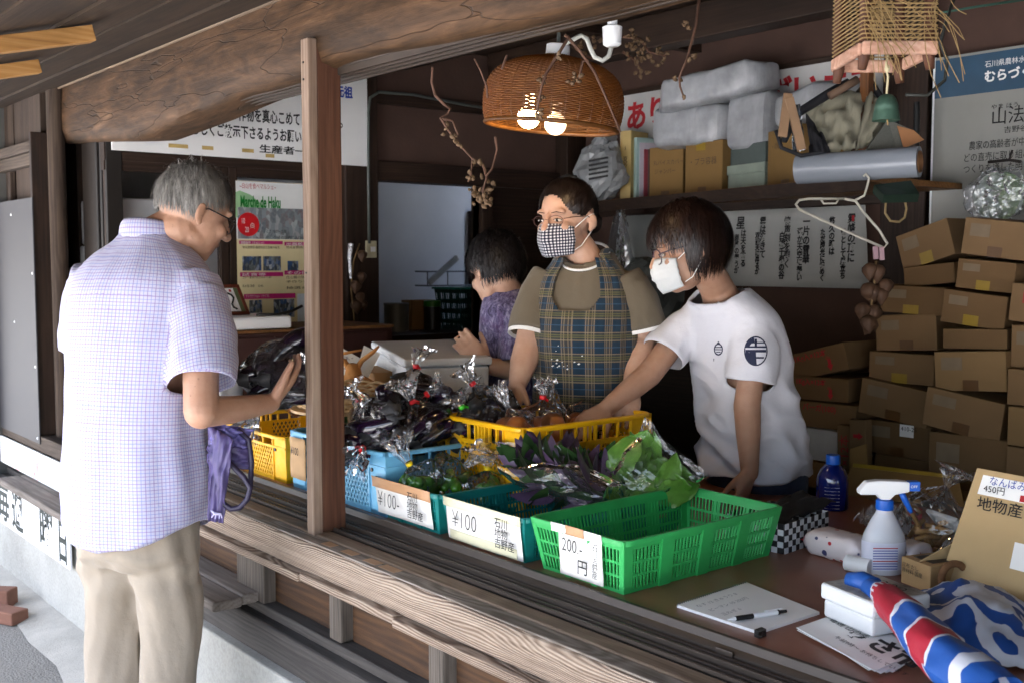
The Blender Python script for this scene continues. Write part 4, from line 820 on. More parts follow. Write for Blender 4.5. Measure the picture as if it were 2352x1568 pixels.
def onface(t, A, Bq, h, u0, u1, v0, v1, mt, name, off=.0006):
    e = Bq - A; n = nrm(np.cross(e, Z)); put(name, M().slab([A + e * u + Z * h * v + n * off for u, v in ((u0, v0), (u1, v0), (u1, v1), (u0, v1))], .0004), mt, t)
t, A, Bq, h, n = shelf_box('carton', (1491, 459), (1568, 455), 341, .12, CBX, 'brown carton with handwriting on the shelf, left of two', 'box'); onface(t, A, Bq, h, .36, .6, 0, .15, CBD, 'tape'); text('丸パイスカバー\n ジャンパー', t, A + (Bq - A) * .12 + Z * h * .66 + n * .0008, Bq - A, Z, .026, mat('pencil', '#4a3a28', .8), ls=1.6)
t, A, Bq, h, n = shelf_box('carton', (1573, 452), (1658, 446), 331, .14, CBX, 'brown carton with yellow tape square on the shelf', 'box'); onface(t, A, Bq, h, .36, .58, .02, .16, CBD, 'tape'); onface(t, A, Bq, h, .3, .55, .84, .98, mat('yellow_tape', '#8a7018', .4), 'yellow_tape'); text('・プラ容器', t, A + (Bq - A) * .1 + Z * h * .58 + n * .0008, Bq - A, Z, .036, mat('pencil', '#4a3a28'))
t, A, Bq, h, n = shelf_box('lidded_box', (1668, 447), (1755, 439), 385, .2, mat('sage_card', '#8f9a8c', .7), 'pale sage lidded box in the middle of the shelf', 'box'); e = Bq - A; put('lid', M().obox((A + Bq) / 2 - n * .1 + Z * (h * .86), e * .53, n * .107, Z * h * .17), mat('sage_card', '#8f9a8c'), t, bevel=.002)
t, A, Bq, h, n = shelf_box('lidded_box', (1676, 447), (1756, 439), 338, .15, mat('slate_card', '#515b57', .7), 'dark slate box on top of the pale sage box', 'box', rise=.108)
t, A, Bq, h, n = shelf_box('carton', (1762, 438), (1835, 427), 304, .2, CBX, 'brown carton on the shelf partly behind the film roll', 'box'); onface(t, A, Bq, h, .45, .7, .0, .14, CBD, 'tape'); text('・のぼり', t, A + (Bq - A) * .12 + Z * h * .68 + n * .0008, Bq - A, Z, .03, mat('pencil', '#4a3a28'))
for i, (x0, x1, ty, c, lab) in enumerate(((1424, 1448, 302, '#b59c62', 'tall kraft envelope standing beside the plastic bag'), (1450, 1461, 318, '#9fb7b2', 'thin pale teal file between the envelope and the cartons'), (1463, 1469, 330, '#a8a0a8', 'thin grey file on the shelf beside the red one'), (1470, 1479, 345, '#8c3a44', 'thin dark red file on the shelf'), (1480, 1489, 345, '#5c4b45', 'thin dark brown file touching the left carton'))):
    t, A, Bq, h, n = shelf_box('file_folder', (x0, 462), (x1, 461), ty, .16, mat('file_' + str(i), c, .6, .1), lab, 'file', bev=.001)
    if i == 0: vtext('1 夏号', t, A + (Bq - A) * .5 + Z * h * .72 + n * .001, Bq - A, Z, .03, INK, ls=.9)
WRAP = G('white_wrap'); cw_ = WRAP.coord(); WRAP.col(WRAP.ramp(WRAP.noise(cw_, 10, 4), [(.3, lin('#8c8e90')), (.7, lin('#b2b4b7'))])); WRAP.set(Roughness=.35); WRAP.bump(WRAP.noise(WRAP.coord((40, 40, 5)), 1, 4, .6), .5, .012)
def package(bl, br, topy, dep, rise_px, label, seed):
    A = atz(bl[0], rise_px[0], SZ); Bq = atz(br[0], rise_px[1], SZ); zl = pole_z(A, *bl); zr = pole_z(Bq, *br); h = pole_z(A, bl[0], topy) - zl; A[2] = zl; Bq[2] = zr
    e = Bq - A; n = nrm(np.cross(e, Z)); n = n if n[1] < 0 else -n; t = thing('wrapped_package', (A + Bq) / 2, label, 'package', 'white film wrapped packages on the shelf'); m = M(); rings = []
    for i in range(17):
        s = i / 16; sq = 1 - .55 * max(0, abs(s - .5) * 2 - .8) / .2; ring = []
        for k in range(24):
            a = 2 * math.pi * k / 24; cx_ = math.copysign(abs(math.cos(a)) ** .35, math.cos(a)); sx_ = math.copysign(abs(math.sin(a)) ** .35, math.sin(a))
            p = A + e * s - n * dep * (.5 - .5 * cx_ * sq) + Z * h * (.5 + .5 * sx_ * (.6 + .4 * sq)); p = p + .012 * V(mn.noise(tuple(p * 11 + seed)), mn.noise(tuple(p * 11 + seed + 5)), mn.noise(tuple(p * 11 + seed + 9))); ring.append(p)
        rings.append(ring)
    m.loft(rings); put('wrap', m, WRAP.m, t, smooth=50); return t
package((1492, 262), (1735, 205), 190, .26, (452, 440), 'long white film wrapped package at the top of the shelf pile', 3)
package((1482, 342), (1655, 328), 252, .24, (456, 446), 'white film wrapped package lying on the two brown cartons', 8)
package((1657, 350), (1762, 338), 222, .3, (447, 439), 'white film wrapped package end above the slate box', 13)
package((1765, 300), (1880, 262), 222, .25, (438, 425), 'small white film wrapped package behind the black tote bag', 21)
sb = thing('stuffed_bag', atz(1362, 462, SZ), 'white stuffed plastic bag with black stripes at the left end of the shelf', 'plastic bag'); c0 = ORG[sb.name] + V(.0, .05, .15); m = M(); m.ball(c0, .15, .11, .155, 26, 16); m.v = [tuple(np.array(p) + .035 * nrm(np.array(p) - c0) * (mn.noise(tuple(np.array(p) * 14)) + .6 * mn.noise(tuple(np.array(p) * 33)))) for p in m.v]
put('bag', m, mat('bag_white', '#8f9191', .35, .2, 9, .4, 40), sb)
for k in range(5): put('stripe', M().bar(c0 + V(.06, -.135, -.05 + .022 * k), c0 + V(.13, -.075, -.035 + .022 * k), .010, .006, (.4, -.9, 0)), BLACK, sb)
put('mouth', M().tube([c0 + V(0, 0, .13), c0 + V(.02, 0, .17), c0 + V(.05, 0, .19)], [.05, .03, .06], 12), mat('bag_white', '#8f9191'), sb)
# film roll
a, b = atd(1832, 390, 3.72), atd(2112, 372, 3.50); d = nrm(b - a); t = thing('film_roll', a, 'big roll of clear grey film with brown core on the right of the shelf', 'roll'); r_ = .050
u, v = perp(d); L = np.linalg.norm(b - a)
put('film', M().loft([[a + d * s + (u * math.cos(q) + v * math.sin(q)) * rr for q in np.linspace(0, 6.283, 32, endpoint=False)] for s, rr in ((.004, .036), (0, .036), (0, r_), (L, r_), (L, .036), (L - .004, .036))], False, False), mat('roll_film', '#7f858d', .25, .05, 6), t, smooth=40)
put('core', M().loft([[a + d * s + (u * math.cos(q) + v * math.sin(q)) * rr for q in np.linspace(0, 6.283, 32, endpoint=False)] for s, rr in ((-.004, .031), (-.004, .0355), (L + .004, .0355), (L + .004, .031), (-.004, .031))], False, False), mat('core_brown', '#6b4a2b', .8), t, smooth=40)
# tote bag, frames, mesh panel
tt = thing('tote_bag', atd(1890, 365, 3.75), 'slumped beige canvas bag with black straps on the shelf beside the pole', 'bag'); CAN = mat('canvas', '#85816f', .9, .08, 30, .25, 160); BLK = mat('black_canvas', '#15151a', .8)
def q2(pts, D): return [atd(x, y, D + dd) for x, y, dd in pts]
def sheet(pts4, n, amp, seed):
    a, b, c, d = [np.array(p) for p in pts4]; nn = nrm(np.cross(b - a, d - a)); P = []
    for i in range(n): P.append([(a * (1 - i / (n - 1)) + b * i / (n - 1)) * (1 - j / (n - 1)) + (d * (1 - i / (n - 1)) + c * i / (n - 1)) * j / (n - 1) + nn * amp * (mn.noise((i * .45, j * .45, seed)) + .5 * math.sin(math.pi * i / (n - 1)) * math.sin(math.pi * j / (n - 1))) for j in range(n)])
    return M().grid(P)
o = put('canvas_side', sheet(q2([(1890, 360, 0), (1965, 345, -.05), (1995, 185, .1), (1848, 255, .12)], 3.72), 14, .06, 2), CAN, tt, smooth=True); o.modifiers.new('s', 'SOLIDIFY').thickness = .004
o = put('canvas_side', sheet(q2([(1965, 345, -.05), (2010, 330, .0), (2050, 280, .05), (1995, 185, .1)], 3.72), 12, .04, 5), CAN, tt, smooth=True); o.modifiers.new('s', 'SOLIDIFY').thickness = .004
o = put('black_base', sheet(q2([(1862, 360, 0), (1912, 365, -.04), (1895, 320, .0), (1850, 260, .08)], 3.70), 10, .03, 7), BLK, tt, smooth=True); o.modifiers.new('s', 'SOLIDIFY').thickness = .004
put('strap', M().tube(q2([(1800, 325, 0), (1830, 262, .02), (1905, 215, .05), (1950, 190, .05)], 3.68), [.012, .016, .017, .016], 8), BLK, tt, smooth=True); put('strap', M().tube(q2([(1782, 300, 0), (1795, 340, 0), (1840, 358, 0), (1890, 350, 0), (1885, 320, 0)], 3.66), .007, 6), BLK, tt, smooth=True); put('strap', M().tube(q2([(2000, 190, .1), (2040, 250, .1), (2060, 290, .08)], 3.70), .012, 6), BLK, tt, smooth=True)
put('handle_patch', M().tube(q2([(1905, 222, .02), (1950, 195, .02), (1970, 183, .02)], 3.655), .014, 8), mat('brown_canvas', '#5b4636', .8), tt, smooth=True)
for i, pts in enumerate(([(1797, 315), (1810, 215)], [(1812, 225), (1842, 345)])): put('wood_slat', M().bar(atd(*pts[0], 3.63), atd(*pts[1], 3.64), .03, .012, -FW), mat('pale_slat', '#8d6f52', .7), label=['pale wooden slat standing upright left of the tote bag', 'pale wooden slat leaning against the tote bag'][i], cat='slat', bevel=.002)
o = put('silver_wrap', sheet(q2([(1822, 350, 0), (1850, 345, 0), (1838, 240, 0), (1815, 240, 0)], 3.66), 10, .02, 9), mat('silver_film', '#8f9499', .2, .3, 50, .9, 60, metal=.8), label='strip of silver film wrap hanging between the slats', cat='film')
o.modifiers.new('s', 'SOLIDIFY').thickness = .002
pts = q2([(1990, 345, 0), (2060, 350, 0), (2122, 322, 0), (2098, 300, 0), (2040, 275, .02)], 3.66); t = thing('mesh_panel', pts[0], 'flat grey mesh package with orange end right of the pole', 'package'); put('mesh', M().slab(pts, .02), mat('grey_mesh', '#55564f', .8, .2, 300), t); put('orange_end', M().slab([p - FW * .003 for p in q2([(2075, 342, 0), (2122, 322, 0), (2098, 300, 0), (2060, 290, 0)], 3.66)], .002), mat('orange_card', '#9a6a42', .7), t)
# signs on the back wall
ab = thing('thanks_sign', (-3.3, 2.58, 2.0), 'white board with red brush letters behind the packages', 'sign')
pyl = lambda x, y: aty(x, y, 2.55)
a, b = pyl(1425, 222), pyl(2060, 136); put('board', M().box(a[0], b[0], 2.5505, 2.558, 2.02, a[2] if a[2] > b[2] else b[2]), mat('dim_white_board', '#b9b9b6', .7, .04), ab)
z_ = a[2] - .165
for i, s in enumerate('ありがとうございます'): xx = a[0] + .10 + i * (b[0] - a[0] - .2) / 9.4; text(s, ab, (xx - .06, 2.5500, z_ + .01 * (i % 2)), X, Z, .15, INKR, .005, sx=1.0)
cl = thing('calligraphy_sheet', (-3.3, 2.55, 1.337), 'long white sheet of black brush calligraphy on the back wall', 'calligraphy')
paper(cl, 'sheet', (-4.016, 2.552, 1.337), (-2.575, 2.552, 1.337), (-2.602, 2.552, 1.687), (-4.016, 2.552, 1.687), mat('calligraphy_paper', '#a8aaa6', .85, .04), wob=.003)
cols = [(1160, 430, 545, '星'), (1185, 545, 890, 'は天を飾る'), (1125, 590, 950, '鳳凰の舞うが'), (1365, 430, 810, '雲は湧きて'), (1315, 570, 960, '双龍天に昇るが'), (1590, 430, 900, '懐声刻を裂く'), (1540, 570, 1000, '白銀千尋の谷'), (1765, 430, 860, '一片の雪華'), (1705, 530, 1020, '遥か天空に舞い'), (2000, 430, 780, '悠久の時は'), (1915, 540, 1020, 'ただ閃光に煌めく'), (2180, 400, 850, '霊峰の頂に'), (2105, 540, 1000, '地として風立ち')]
for zx, z0, z1, s in cols:
    px = (1800 + zx / 3.136) / 1.2755; p0 = aty(px, (500 + z0 / 3.136) / 1.2755, 2.546); p1 = aty(px, (500 + z1 / 3.136) / 1.2755, 2.546); hgt = p0[2] - p1[2]; cs = hgt / len(s)
    vtext(s, cl, p0 - Z * cs * .85, X, Z, cs * 1.08, INK, .0010 + .0006 * random.random(), ls=.9259, sx=.85, shear=.08)
put('red_seal', M().box(-2.66, -2.648, 2.5445, 2.5455, 1.62, 1.645), INKR, cl); vtext('上', cl, aty(1500, 575, 2.546), X, Z, .03, INK, .001)
ps = thing('village_poster', (-2.0, 2.55, 1.2), 'large white poster with blue header and Japanese text at the right of the back wall', 'poster')
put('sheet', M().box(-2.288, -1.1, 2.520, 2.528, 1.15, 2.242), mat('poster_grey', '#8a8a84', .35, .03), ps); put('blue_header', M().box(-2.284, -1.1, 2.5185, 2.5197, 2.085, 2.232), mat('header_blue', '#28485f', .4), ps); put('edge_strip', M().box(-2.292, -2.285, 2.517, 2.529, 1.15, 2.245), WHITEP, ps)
pw = lambda x, y: aty(x, y, 2.518)
fit('石川県農林水産業功労', 2262, 2420, 155, ps, WHITE, pw, 16, X); fit('むらづくり', 2260, 2400, 188, ps, WHITE, pw, 28, X, .0015); fit('山法師', 2275, 2395, 285, ps, INK, pw, 42, X, .0); fit('やま ほう', 2276, 2352, 252, ps, INK, pw, 13, X); fit('吉野谷村特産', 2305, 2420, 305, ps, INK, pw, 16, X)
fit('農家の高齢者が中心に', 2225, 2390, 344, ps, INK, pw, 21, X); fit('どの直売に取り組み、', 2212, 2385, 372, ps, INK, pw, 21, X); fit('つくりを通した明るい', 2212, 2385, 398, ps, INK, pw, 21, X)
cbg = thing('clear_bag', aty(2290, 510, 2.40), 'crumpled clear plastic bag with white red and green print in front of the poster', 'plastic bag'); c0 = aty(2285, 450, 2.40); m = M(); m.ball(c0, .12, .022, .11, 22, 14); m.v = [tuple(np.array(p) + .03 * nrm(np.array(p) - c0) * (mn.noise(tuple(np.array(p) * 14)) + .8 * mn.noise(tuple(np.array(p) * 33)))) for p in m.v]; put('film', m, FILMN, cbg)
GP = photo('reflection_paint', 16, ['#dfe3df', '#5f7d4a', '#cfd4d0', '#8fa67a', '#30443a', '#b7bdb5']); m = M(); m.ball(c0 + V(.0, .03, 0), .10, .008, .09, 18, 10); put('reflection_fill', m, GP, cbg, smooth=True)  # white and green colours paint the reflection on the poster
put('dry_twig', M().tube([aty(2270, 373, 2.3), aty(2318, 368, 2.3), aty(2345, 372, 2.3)], .006, 6).tube([aty(2318, 368, 2.3), aty(2325, 345, 2.3)], .004, 5), mat('twig', '#1c1512', .8), label='thin dark twig in front of the poster text', cat='twig')
# hanging clear carrier bag, hanger, pegs, husks
hb = thing('hanging_bag', aty(1425, 600, 2.3), 'translucent plastic carrier bag hanging under the shelf', 'plastic bag'); m = M(); m.loft([[aty(1425 + wd * math.cos(a) + 6 * mn.noise((a * 3, y * .02, 0)), y, 2.35 + .06 * math.sin(a)) for a in np.linspace(0, 6.283, 20, endpoint=False)] for wd, y in ((8, 480), (16, 510), (26, 545), (36, 590), (38, 640))], True, True); put('film', m, film('milky_film', (.75, .77, .78), 2.2), hb)
hb2 = thing('dark_refuse_bag', aty(1500, 760, 2.2), 'big translucent grey green plastic bag between the two women', 'plastic bag'); m = M(); c0 = aty(1490, 690, 2.2); m.ball(c0, .17, .12, .2, 24, 14); m.v = [tuple(np.array(p) + .04 * nrm(np.array(p) - c0) * (mn.noise(tuple(np.array(p) * 9)) + .6 * mn.noise(tuple(np.array(p) * 28)))) for p in m.v]; put('bag', m, mat('grey_bag', '#4b4f4d', .3, .2, 12, .4, 40), hb2)
put('bag_stand', M().box(-3.5, -2.7, 2.0, 2.5, .12, 1.02), W_DARKX, label='dark low cupboard behind the women under the big grey bag', cat='cupboard')
HG = 3.55; t = thing('coat_hanger', atd(1925, 470, HG), 'white plastic coat hanger hanging from the shelf end', 'hanger'); HW = mat('hanger_white', '#b5b1a4', .45, .05)
put('loop', M().tube([atd(x, y, HG) for x, y in ((1938, 457), (1860, 457), (1836, 460), (1828, 470), (1836, 482), (1945, 532), (2030, 570), (2038, 560), (2020, 530), (1985, 490), (1965, 462), (1938, 457))], .0045, 8), HW, t, smooth=True); put('hook', M().tube([atd(x, y, HG) for x, y in ((1965, 460), (1985, 450), (1993, 425), (1996, 410), (1988, 400), (1984, 406))], .004, 8), HW, t, smooth=True); put('notch', M().tube([atd(x, y, HG) for x, y in ((1885, 458), (1892, 468), (1920, 468), (1926, 458))], .0035, 6), HW, t, smooth=True)
for k, (x, y) in enumerate(((2010, 580), (2024, 582))): put('clothes_peg', M().bar(atd(x, y - 14, HG - .01), atd(x + 2, y + 16, HG - .01), .016, .010, FW), mat('peg_pink', '#a3848c', .4), label=['pink clothes peg on the hanger, left of two', 'pink clothes peg on the hanger, right of two'][k], cat='peg', bevel=.002)
pl2 = lambda x, y: atd(x, y, HG + .02)
dried('dried_lanterns', 0, pl2, [(2012, 600), (2008, 650), (2002, 700), (1998, 740)], [(2000, 605, 1.5), (2018, 608, 1.5), (1992, 650, 1.7), (2012, 655, 1.6), (2024, 662, 1.4), (1982, 695, 1.5), (2012, 700, 1.6), (1990, 725, 1.5), (2006, 730, 1.5), (2035, 640, 1.4)], 'cluster of brown dried lantern husks hanging from the coat hanger')
t = put('green_box', M().slab(q2([(2008, 425, 0), (2030, 448, -.05), (2112, 446, -.05), (2092, 415, 0)], 3.5), .03), mat('dark_green_box', '#12241a', .5), label='dark green flat box under the end of the film roll', cat='box')
put('wire_loop', M().tube([atd(x, y, 3.5) for x, y in ((2036, 450), (2033, 490), (2045, 508), (2065, 510), (2078, 500), (2082, 480), (2076, 450))], .004, 6), mat('tan_cord', '#7d6a45', .7), label='tan cord loop hanging below the dark green box', cat='cord', smooth=True)
put('black_rod', M().tube([aty(2106, 235, 2.45), aty(2104, 400, 2.45)], .012, 8), BLACK, label='black rod hanging on the pillar behind the wind bell', cat='rod')
# ================================================================ CARDBOARD BOX STACK
TY = mat('yellow_tape', '#8a7018'); CSCUFF = mat('scuffed_board', '#73634e', .8, .1, 20)
CBV = [cboard('carton_board'), cboard('carton_board_b', '#6f573b'), cboard('carton_board_c', '#856b49')]
def arrow(t, c, d, s, L):
    n = nrm(np.cross(s, d)); n = n if np.dot(n, CAM - c) > 0 else -n; c = c + n * .001
    P = [c - d * L / 2 + s * L * .16, c - d * L / 2 - s * L * .16, c - s * L * .16, c - s * L * .32, c + d * L / 2, c + s * L * .32, c + s * L * .16]
    nn = np.cross(P[1] - P[0], P[2] - P[0]); P = P if np.dot(nn, n) > 0 else P[::-1]
    put('red_arrow', M().add(P, [tuple(range(7))]), INKR, t)
def carton(x0, y0, x1, y1, yf, label, tilt=0, turn=0, dep=.24, tape='brown', roll_px=None, mt=None, gap=.0015):
    """front face given by its picture corners on the plane y = yf"""
    a = aty(x0, y1, yf); b = aty(x1, y1, yf); c = (a + b) / 2; w_ = (b[0] - a[0]); zt = aty((x0 + x1) / 2, y0, yf)[2]; zb = aty((x0 + x1) / 2, y1, yf)[2]; h = zt - zb - gap
    t = thing('cardboard_box', V(c[0], yf, zb), label, 'cardboard box', 'cardboard boxes stacked by the back wall')
    ct_, st2 = math.cos(rad(tilt)), math.sin(rad(tilt)); cu, su = math.cos(rad(turn)), math.sin(rad(turn))
    ex = V(cu * ct_, su, -st2 * cu if False else -st2); ex = nrm(ex); ey = nrm(V(-su, cu, 0)); ez = np.cross(ex, ey)
    cc_ = V(c[0], yf, (zt + zb) / 2) + ey * dep / 2
    put('body', M().obox(cc_, ex * w_ / 2, ey * dep / 2, ez * h / 2), mt or random.choice(CBV), t, bevel=.003)
    f0 = cc_ - ey * (dep / 2 + .0007)
    def fq(u0, u1, v0, v1, m_, nm): put(nm, M().slab([f0 + ex * w_ * (u - .5) + ez * h * (v - .5) for u, v in ((u0, v0), (u1, v0), (u1, v1), (u0, v1))], .0005), m_, t)
    if tape == 'brown': fq(.40, .62, .0, .28, CBD, 'tape')
    if tape == 'yellow': fq(.36, .60, .0, .32, TY, 'tape')
    if tape: fq(.1, .4, .5 + random.random() * .1, .85, CSCUFF, 'scuff')
    put('flap_seam', M().bar(cc_ + ez * (h / 2 + .0006) - ex * w_ / 2, cc_ + ez * (h / 2 + .0006) + ex * w_ / 2, .002, .0008, ez), BLACK, t)
    return t, f0, ex, ez, w_, h
S_ = 'cardboard box '
for args in ((2005, 1050, 2140, 1150, 2.02, S_ + 'at the foot of the left tall column', 0, 0, .3, None), (1985, 970, 2135, 1048, 2.02, S_ + 'with white 410-25 label, second from the foot of the left column', 0, 0, .3, 'brown'), (1975, 882, 2132, 966, 2.0, S_ + 'in the left column just above the labelled box, sloping down right', 7, 2, .3, 'brown'), (1995, 810, 2145, 880, 2.04, S_ + 'with yellow tape in the middle of the left column', 0, 0, .3, 'yellow'), (2010, 722, 2150, 805, 2.06, S_ + 'with brown tape above the middle yellow taped box, left column', -4, 0, .3, 'brown'), (2022, 657, 2172, 722, 2.06, S_ + 'with yellow tape under its front edge, upper left column', 2, 0, .3, 'yellow'), (2075, 608, 2192, 655, 2.10, S_ + 'almost hidden, second from the top of the left column', -6, 0, .26, None), (2060, 520, 2188, 606, 2.12, S_ + 'tilted up to the right on top of the left column', -17, -4, .26, 'yellow'),
             (2130, 1000, 2312, 1150, 1.90, S_ + 'at the foot of the right tall column with scuffs', 0, 0, .3, 'brown'), (2122, 905, 2300, 998, 1.90, S_ + 'sloping down right, second from foot of the right column', 8, 2, .3, 'brown'), (2145, 806, 2310, 898, 1.92, S_ + 'with brown tape at mid height of the right column', -4, 0, .3, 'brown'), (2165, 755, 2312, 802, 1.96, S_ + 'low and half hidden in the middle of the right column', -2, 0, .3, None), (2162, 672, 2310, 750, 1.98, S_ + 'with yellow tape and white scrap, upper middle of the right column', 6, 0, .3, 'yellow'), (2196, 598, 2330, 668, 2.00, S_ + 'with yellow tape second from top of the right column', 5, 0, .3, 'yellow'), (2210, 505, 2365, 592, 2.0, S_ + 'with scuffed top at the very top of the right column', 7, 0, .3, 'brown'),
             (2318, 655, 2450, 745, 1.95, S_ + 'at the right picture edge with red frame mark', 5, 0, .3, None), (2312, 850, 2450, 935, 1.90, S_ + 'at the right picture edge at mid height', 0, 0, .3, None), (2312, 938, 2450, 1030, 1.88, S_ + 'plain, at the right picture edge below the mid one', 0, 0, .3, None), (2308, 1032, 2450, 1150, 1.88, S_ + 'plain, lowest at the right picture edge', 0, 0, .3, None), (2320, 748, 2450, 848, 1.95, S_ + 'at the right picture edge just above mid height', 0, 0, .3, 'brown'),
             (1845, 1062, 1925, 1150, 1.98, S_ + 'low behind the blue bottle left of the white wave box', 0, 0, .3, None)):
    t, f0, ex, ez, w_, h = carton(*args)
    if '410-25' in args[5]: put('white_label', M().slab([f0 - V(0, .0012, 0) + ex * w_ * (u - .5) + ez * h * (v - .5) for u, v in ((.55, .62), (.76, .62), (.76, .98), (.55, .98))], .0004), WHITE, t); text('410-25', t, f0 - V(0, .0018, 0) + ex * w_ * .07 + ez * h * .3, ex, ez, .022, INK)
    if 'red frame' in args[5]: text('□', t, f0 + ex * w_ * -.3 + ez * h * .0, ex, ez, .05, INKR)
for args, tx in (((1835, 925, 1962, 985, 1.98, S_ + 'marked (100) in red behind the white shirt', 0, 4, .3, None), 'バーガ(100)'), ((1820, 866, 1945, 920, 1.98, S_ + 'marked in red with a down arrow, lying flat behind the white shirt', -1, 4, .32, None), '1Kg入×12本'), ((1815, 800, 1945, 862, 2.0, S_ + 'marked in red and tipped up with open flaps behind the white shirt', -15, 0, .3, None), '1Kg入×12本')):
    t, f0, ex, ez, w_, h = carton(*args); text(tx, t, f0 - ex * w_ * .42 + ez * h * .18, ex, ez, h * .30, INKR, .0006, sx=.95)
    if '12' in tx: arrow(t, f0 + ex * w_ * .2 - ez * h * .2, -ez, ex, h * .45); text('dn', t, f0 + ex * w_ * .14 + ez * h * .02, ex, ez, h * .2, INKR)
t, f0, ex, ez, w_, h = carton(1842, 985, 1922, 1058, 1.98, 'white box with green and purple wavy lines behind the white shirted woman', 0, 0, .3, None, mt=mat('white_card', '#b9bdc0', .6)); sx0 = f0 + ex * w_ / 2 + V(.0012, .0, 0)
for k in range(4): put('wave_line', M().tube([sx0 + Y_ * (.03 + .02 * i) + ez * (h * (.3 - .2 * k) + .008 * math.sin(i * 1.6)) for i in range(13)], .003, 5), mat('wave_green', '#1f5a4a' if k % 2 else '#1f5a4a', .6), t)
for k, (x0, y0, x1, y1, lab) in enumerate(((1922, 975, 1958, 1075, 'flat folded carton standing on end with sideways red print'), (1950, 962, 1988, 1090, 'flat folded carton standing on end with red arrow'))):
    t, f0, ex, ez, w_, h = carton(x0, y0, x1, y1, 1.94 - .02 * k, lab, -3, 0, .04, None)
    if k: arrow(t, f0 + ex * w_ * .05 + ez * h * .2, ex, ez, w_ * .6)
    else: text('×12本', t, f0 + ex * w_ * .2 - ez * h * .45, ez, -ex, .045, INKR)
ob = thing('open_carton', atd(2060, 1130, 3.3), 'open carton with yellow taped flap in front of the stacked boxes', 'cardboard box'); put('flap', M().slab([atd(*p) for p in ((1925, 1140, 3.35), (2215, 1160, 3.05), (2200, 1090, 3.2), (1960, 1062, 3.5))], .004), CBX, ob); put('yellow_tape', M().slab([atd(*p) for p in ((1958, 1071, 3.475), (2200, 1099, 3.175), (2200, 1091, 3.18), (1960, 1063, 3.48))], .002), TY, ob); put('back_flap', M().slab([atd(*p) for p in ((1948, 1130, 3.6), (1992, 1100, 3.55), (1990, 1018, 3.62), (1952, 1030, 3.66))], .004), CBX, ob); a = atd(2060, 1130, 3.4); put('body', M().box(a[0] - .22, a[0] + .2, a[1] + .08, a[1] + .36, .12, .70), CBX, ob)

pal = thing('low_platform', (-2.0, 2.2, .12), 'dark low platform on the floor carrying the stacked cardboard boxes', 'platform')
for x0, x1, yf, px in ((-2.62, -2.06, 2.0, 2070), (-2.055, -1.72, 1.89, 2220), (-1.715, -1.30, 1.88, 2380)):
    put('deck', M().box(x0, x1, yf - .02, 2.5, .12, float(aty(px, 1150, yf)[2]) - .004), W_DARKX, pal)
# ================================================================ COUNTER CLUTTER (right)
def cz(px, py, z=None): return atz(px, py, CZ + .001 if z is None else z)
def gz(c): c = np.array(c, float); return c
# notepad, pen, clip
a, b, c, d = [cz(*p) for p in ((1555, 1394), (1715, 1342), (1882, 1410), (1742, 1456))]
np_ = thing('notepad', (a + c) / 2, 'open white spiral notepad with pencil notes on the counter', 'notepad')
put('pages', M().slab([d + Z * .006, c + Z * .006, b + Z * .006, a + Z * .006], .006), WHITE, np_)
sp = M()
for i in range(34): p = a + (b - a) * (i + .5) / 34 + Z * .005; sp.tube([p + V(math.cos(t_) * .004 * .6, -math.cos(t_) * .004, math.sin(t_) * .004) for t_ in np.linspace(0, 6.28, 8)], .0008, 4, False)
put('spiral', sp, WIRE, np_, kind='stuff')
u_n = nrm(c - b); v_n = nrm(b - a); PN = mat('pencil_grey', '#9a9da2', .8)
for k, s in enumerate(('なす 12 きゅうり 8', 'ピーマン 10 200円', '玉ねぎ 6')): text(s, np_, a + (b - a) * .08 + (d - a) * (.2 + .16 * k) + Z * .0062, v_n, -u_n, .016, PN)
pe = thing('pen', cz(1735, 1412, CZ + .007), 'white ballpoint pen with black grip lying on the notepad', 'pen'); p0, p1 = cz(1672, 1422, CZ + .012), cz(1806, 1402, CZ + .012); dd = p1 - p0
for s0, s1, r0, r1, mt_, nm in ((0, .12, .0015, .0045, WHITEP, 'tip'), (.12, .42, .005, .005, BLACK, 'grip'), (.42, .84, .005, .005, WHITEP, 'barrel'), (.84, .87, .0053, .0053, BLACK, 'ring'), (.87, 1, .0035, .003, BLACK, 'button')): put(nm, M().tube([p0 + dd * s0, p0 + dd * s1], [r0, r1], 14), mt_, pe, smooth=40)
put('clip', M().bar(p0 + dd * .62 + Z * .007, p0 + dd * .93 + Z * .007, .003, .0015, Z), WHITEP, pe)
put('binder_clip', M().obox(cz(1746, 1452, CZ + .008), nrm(v_n) * .012, nrm(u_n) * .007, Z * .007).tube([cz(1735, 1455, CZ + .01), cz(1748, 1462, CZ + .012), cz(1752, 1450, CZ + .01)], .001, 5), BLACK, label='small black binder clip at the notepad corner', cat='clip', bevel=.001)
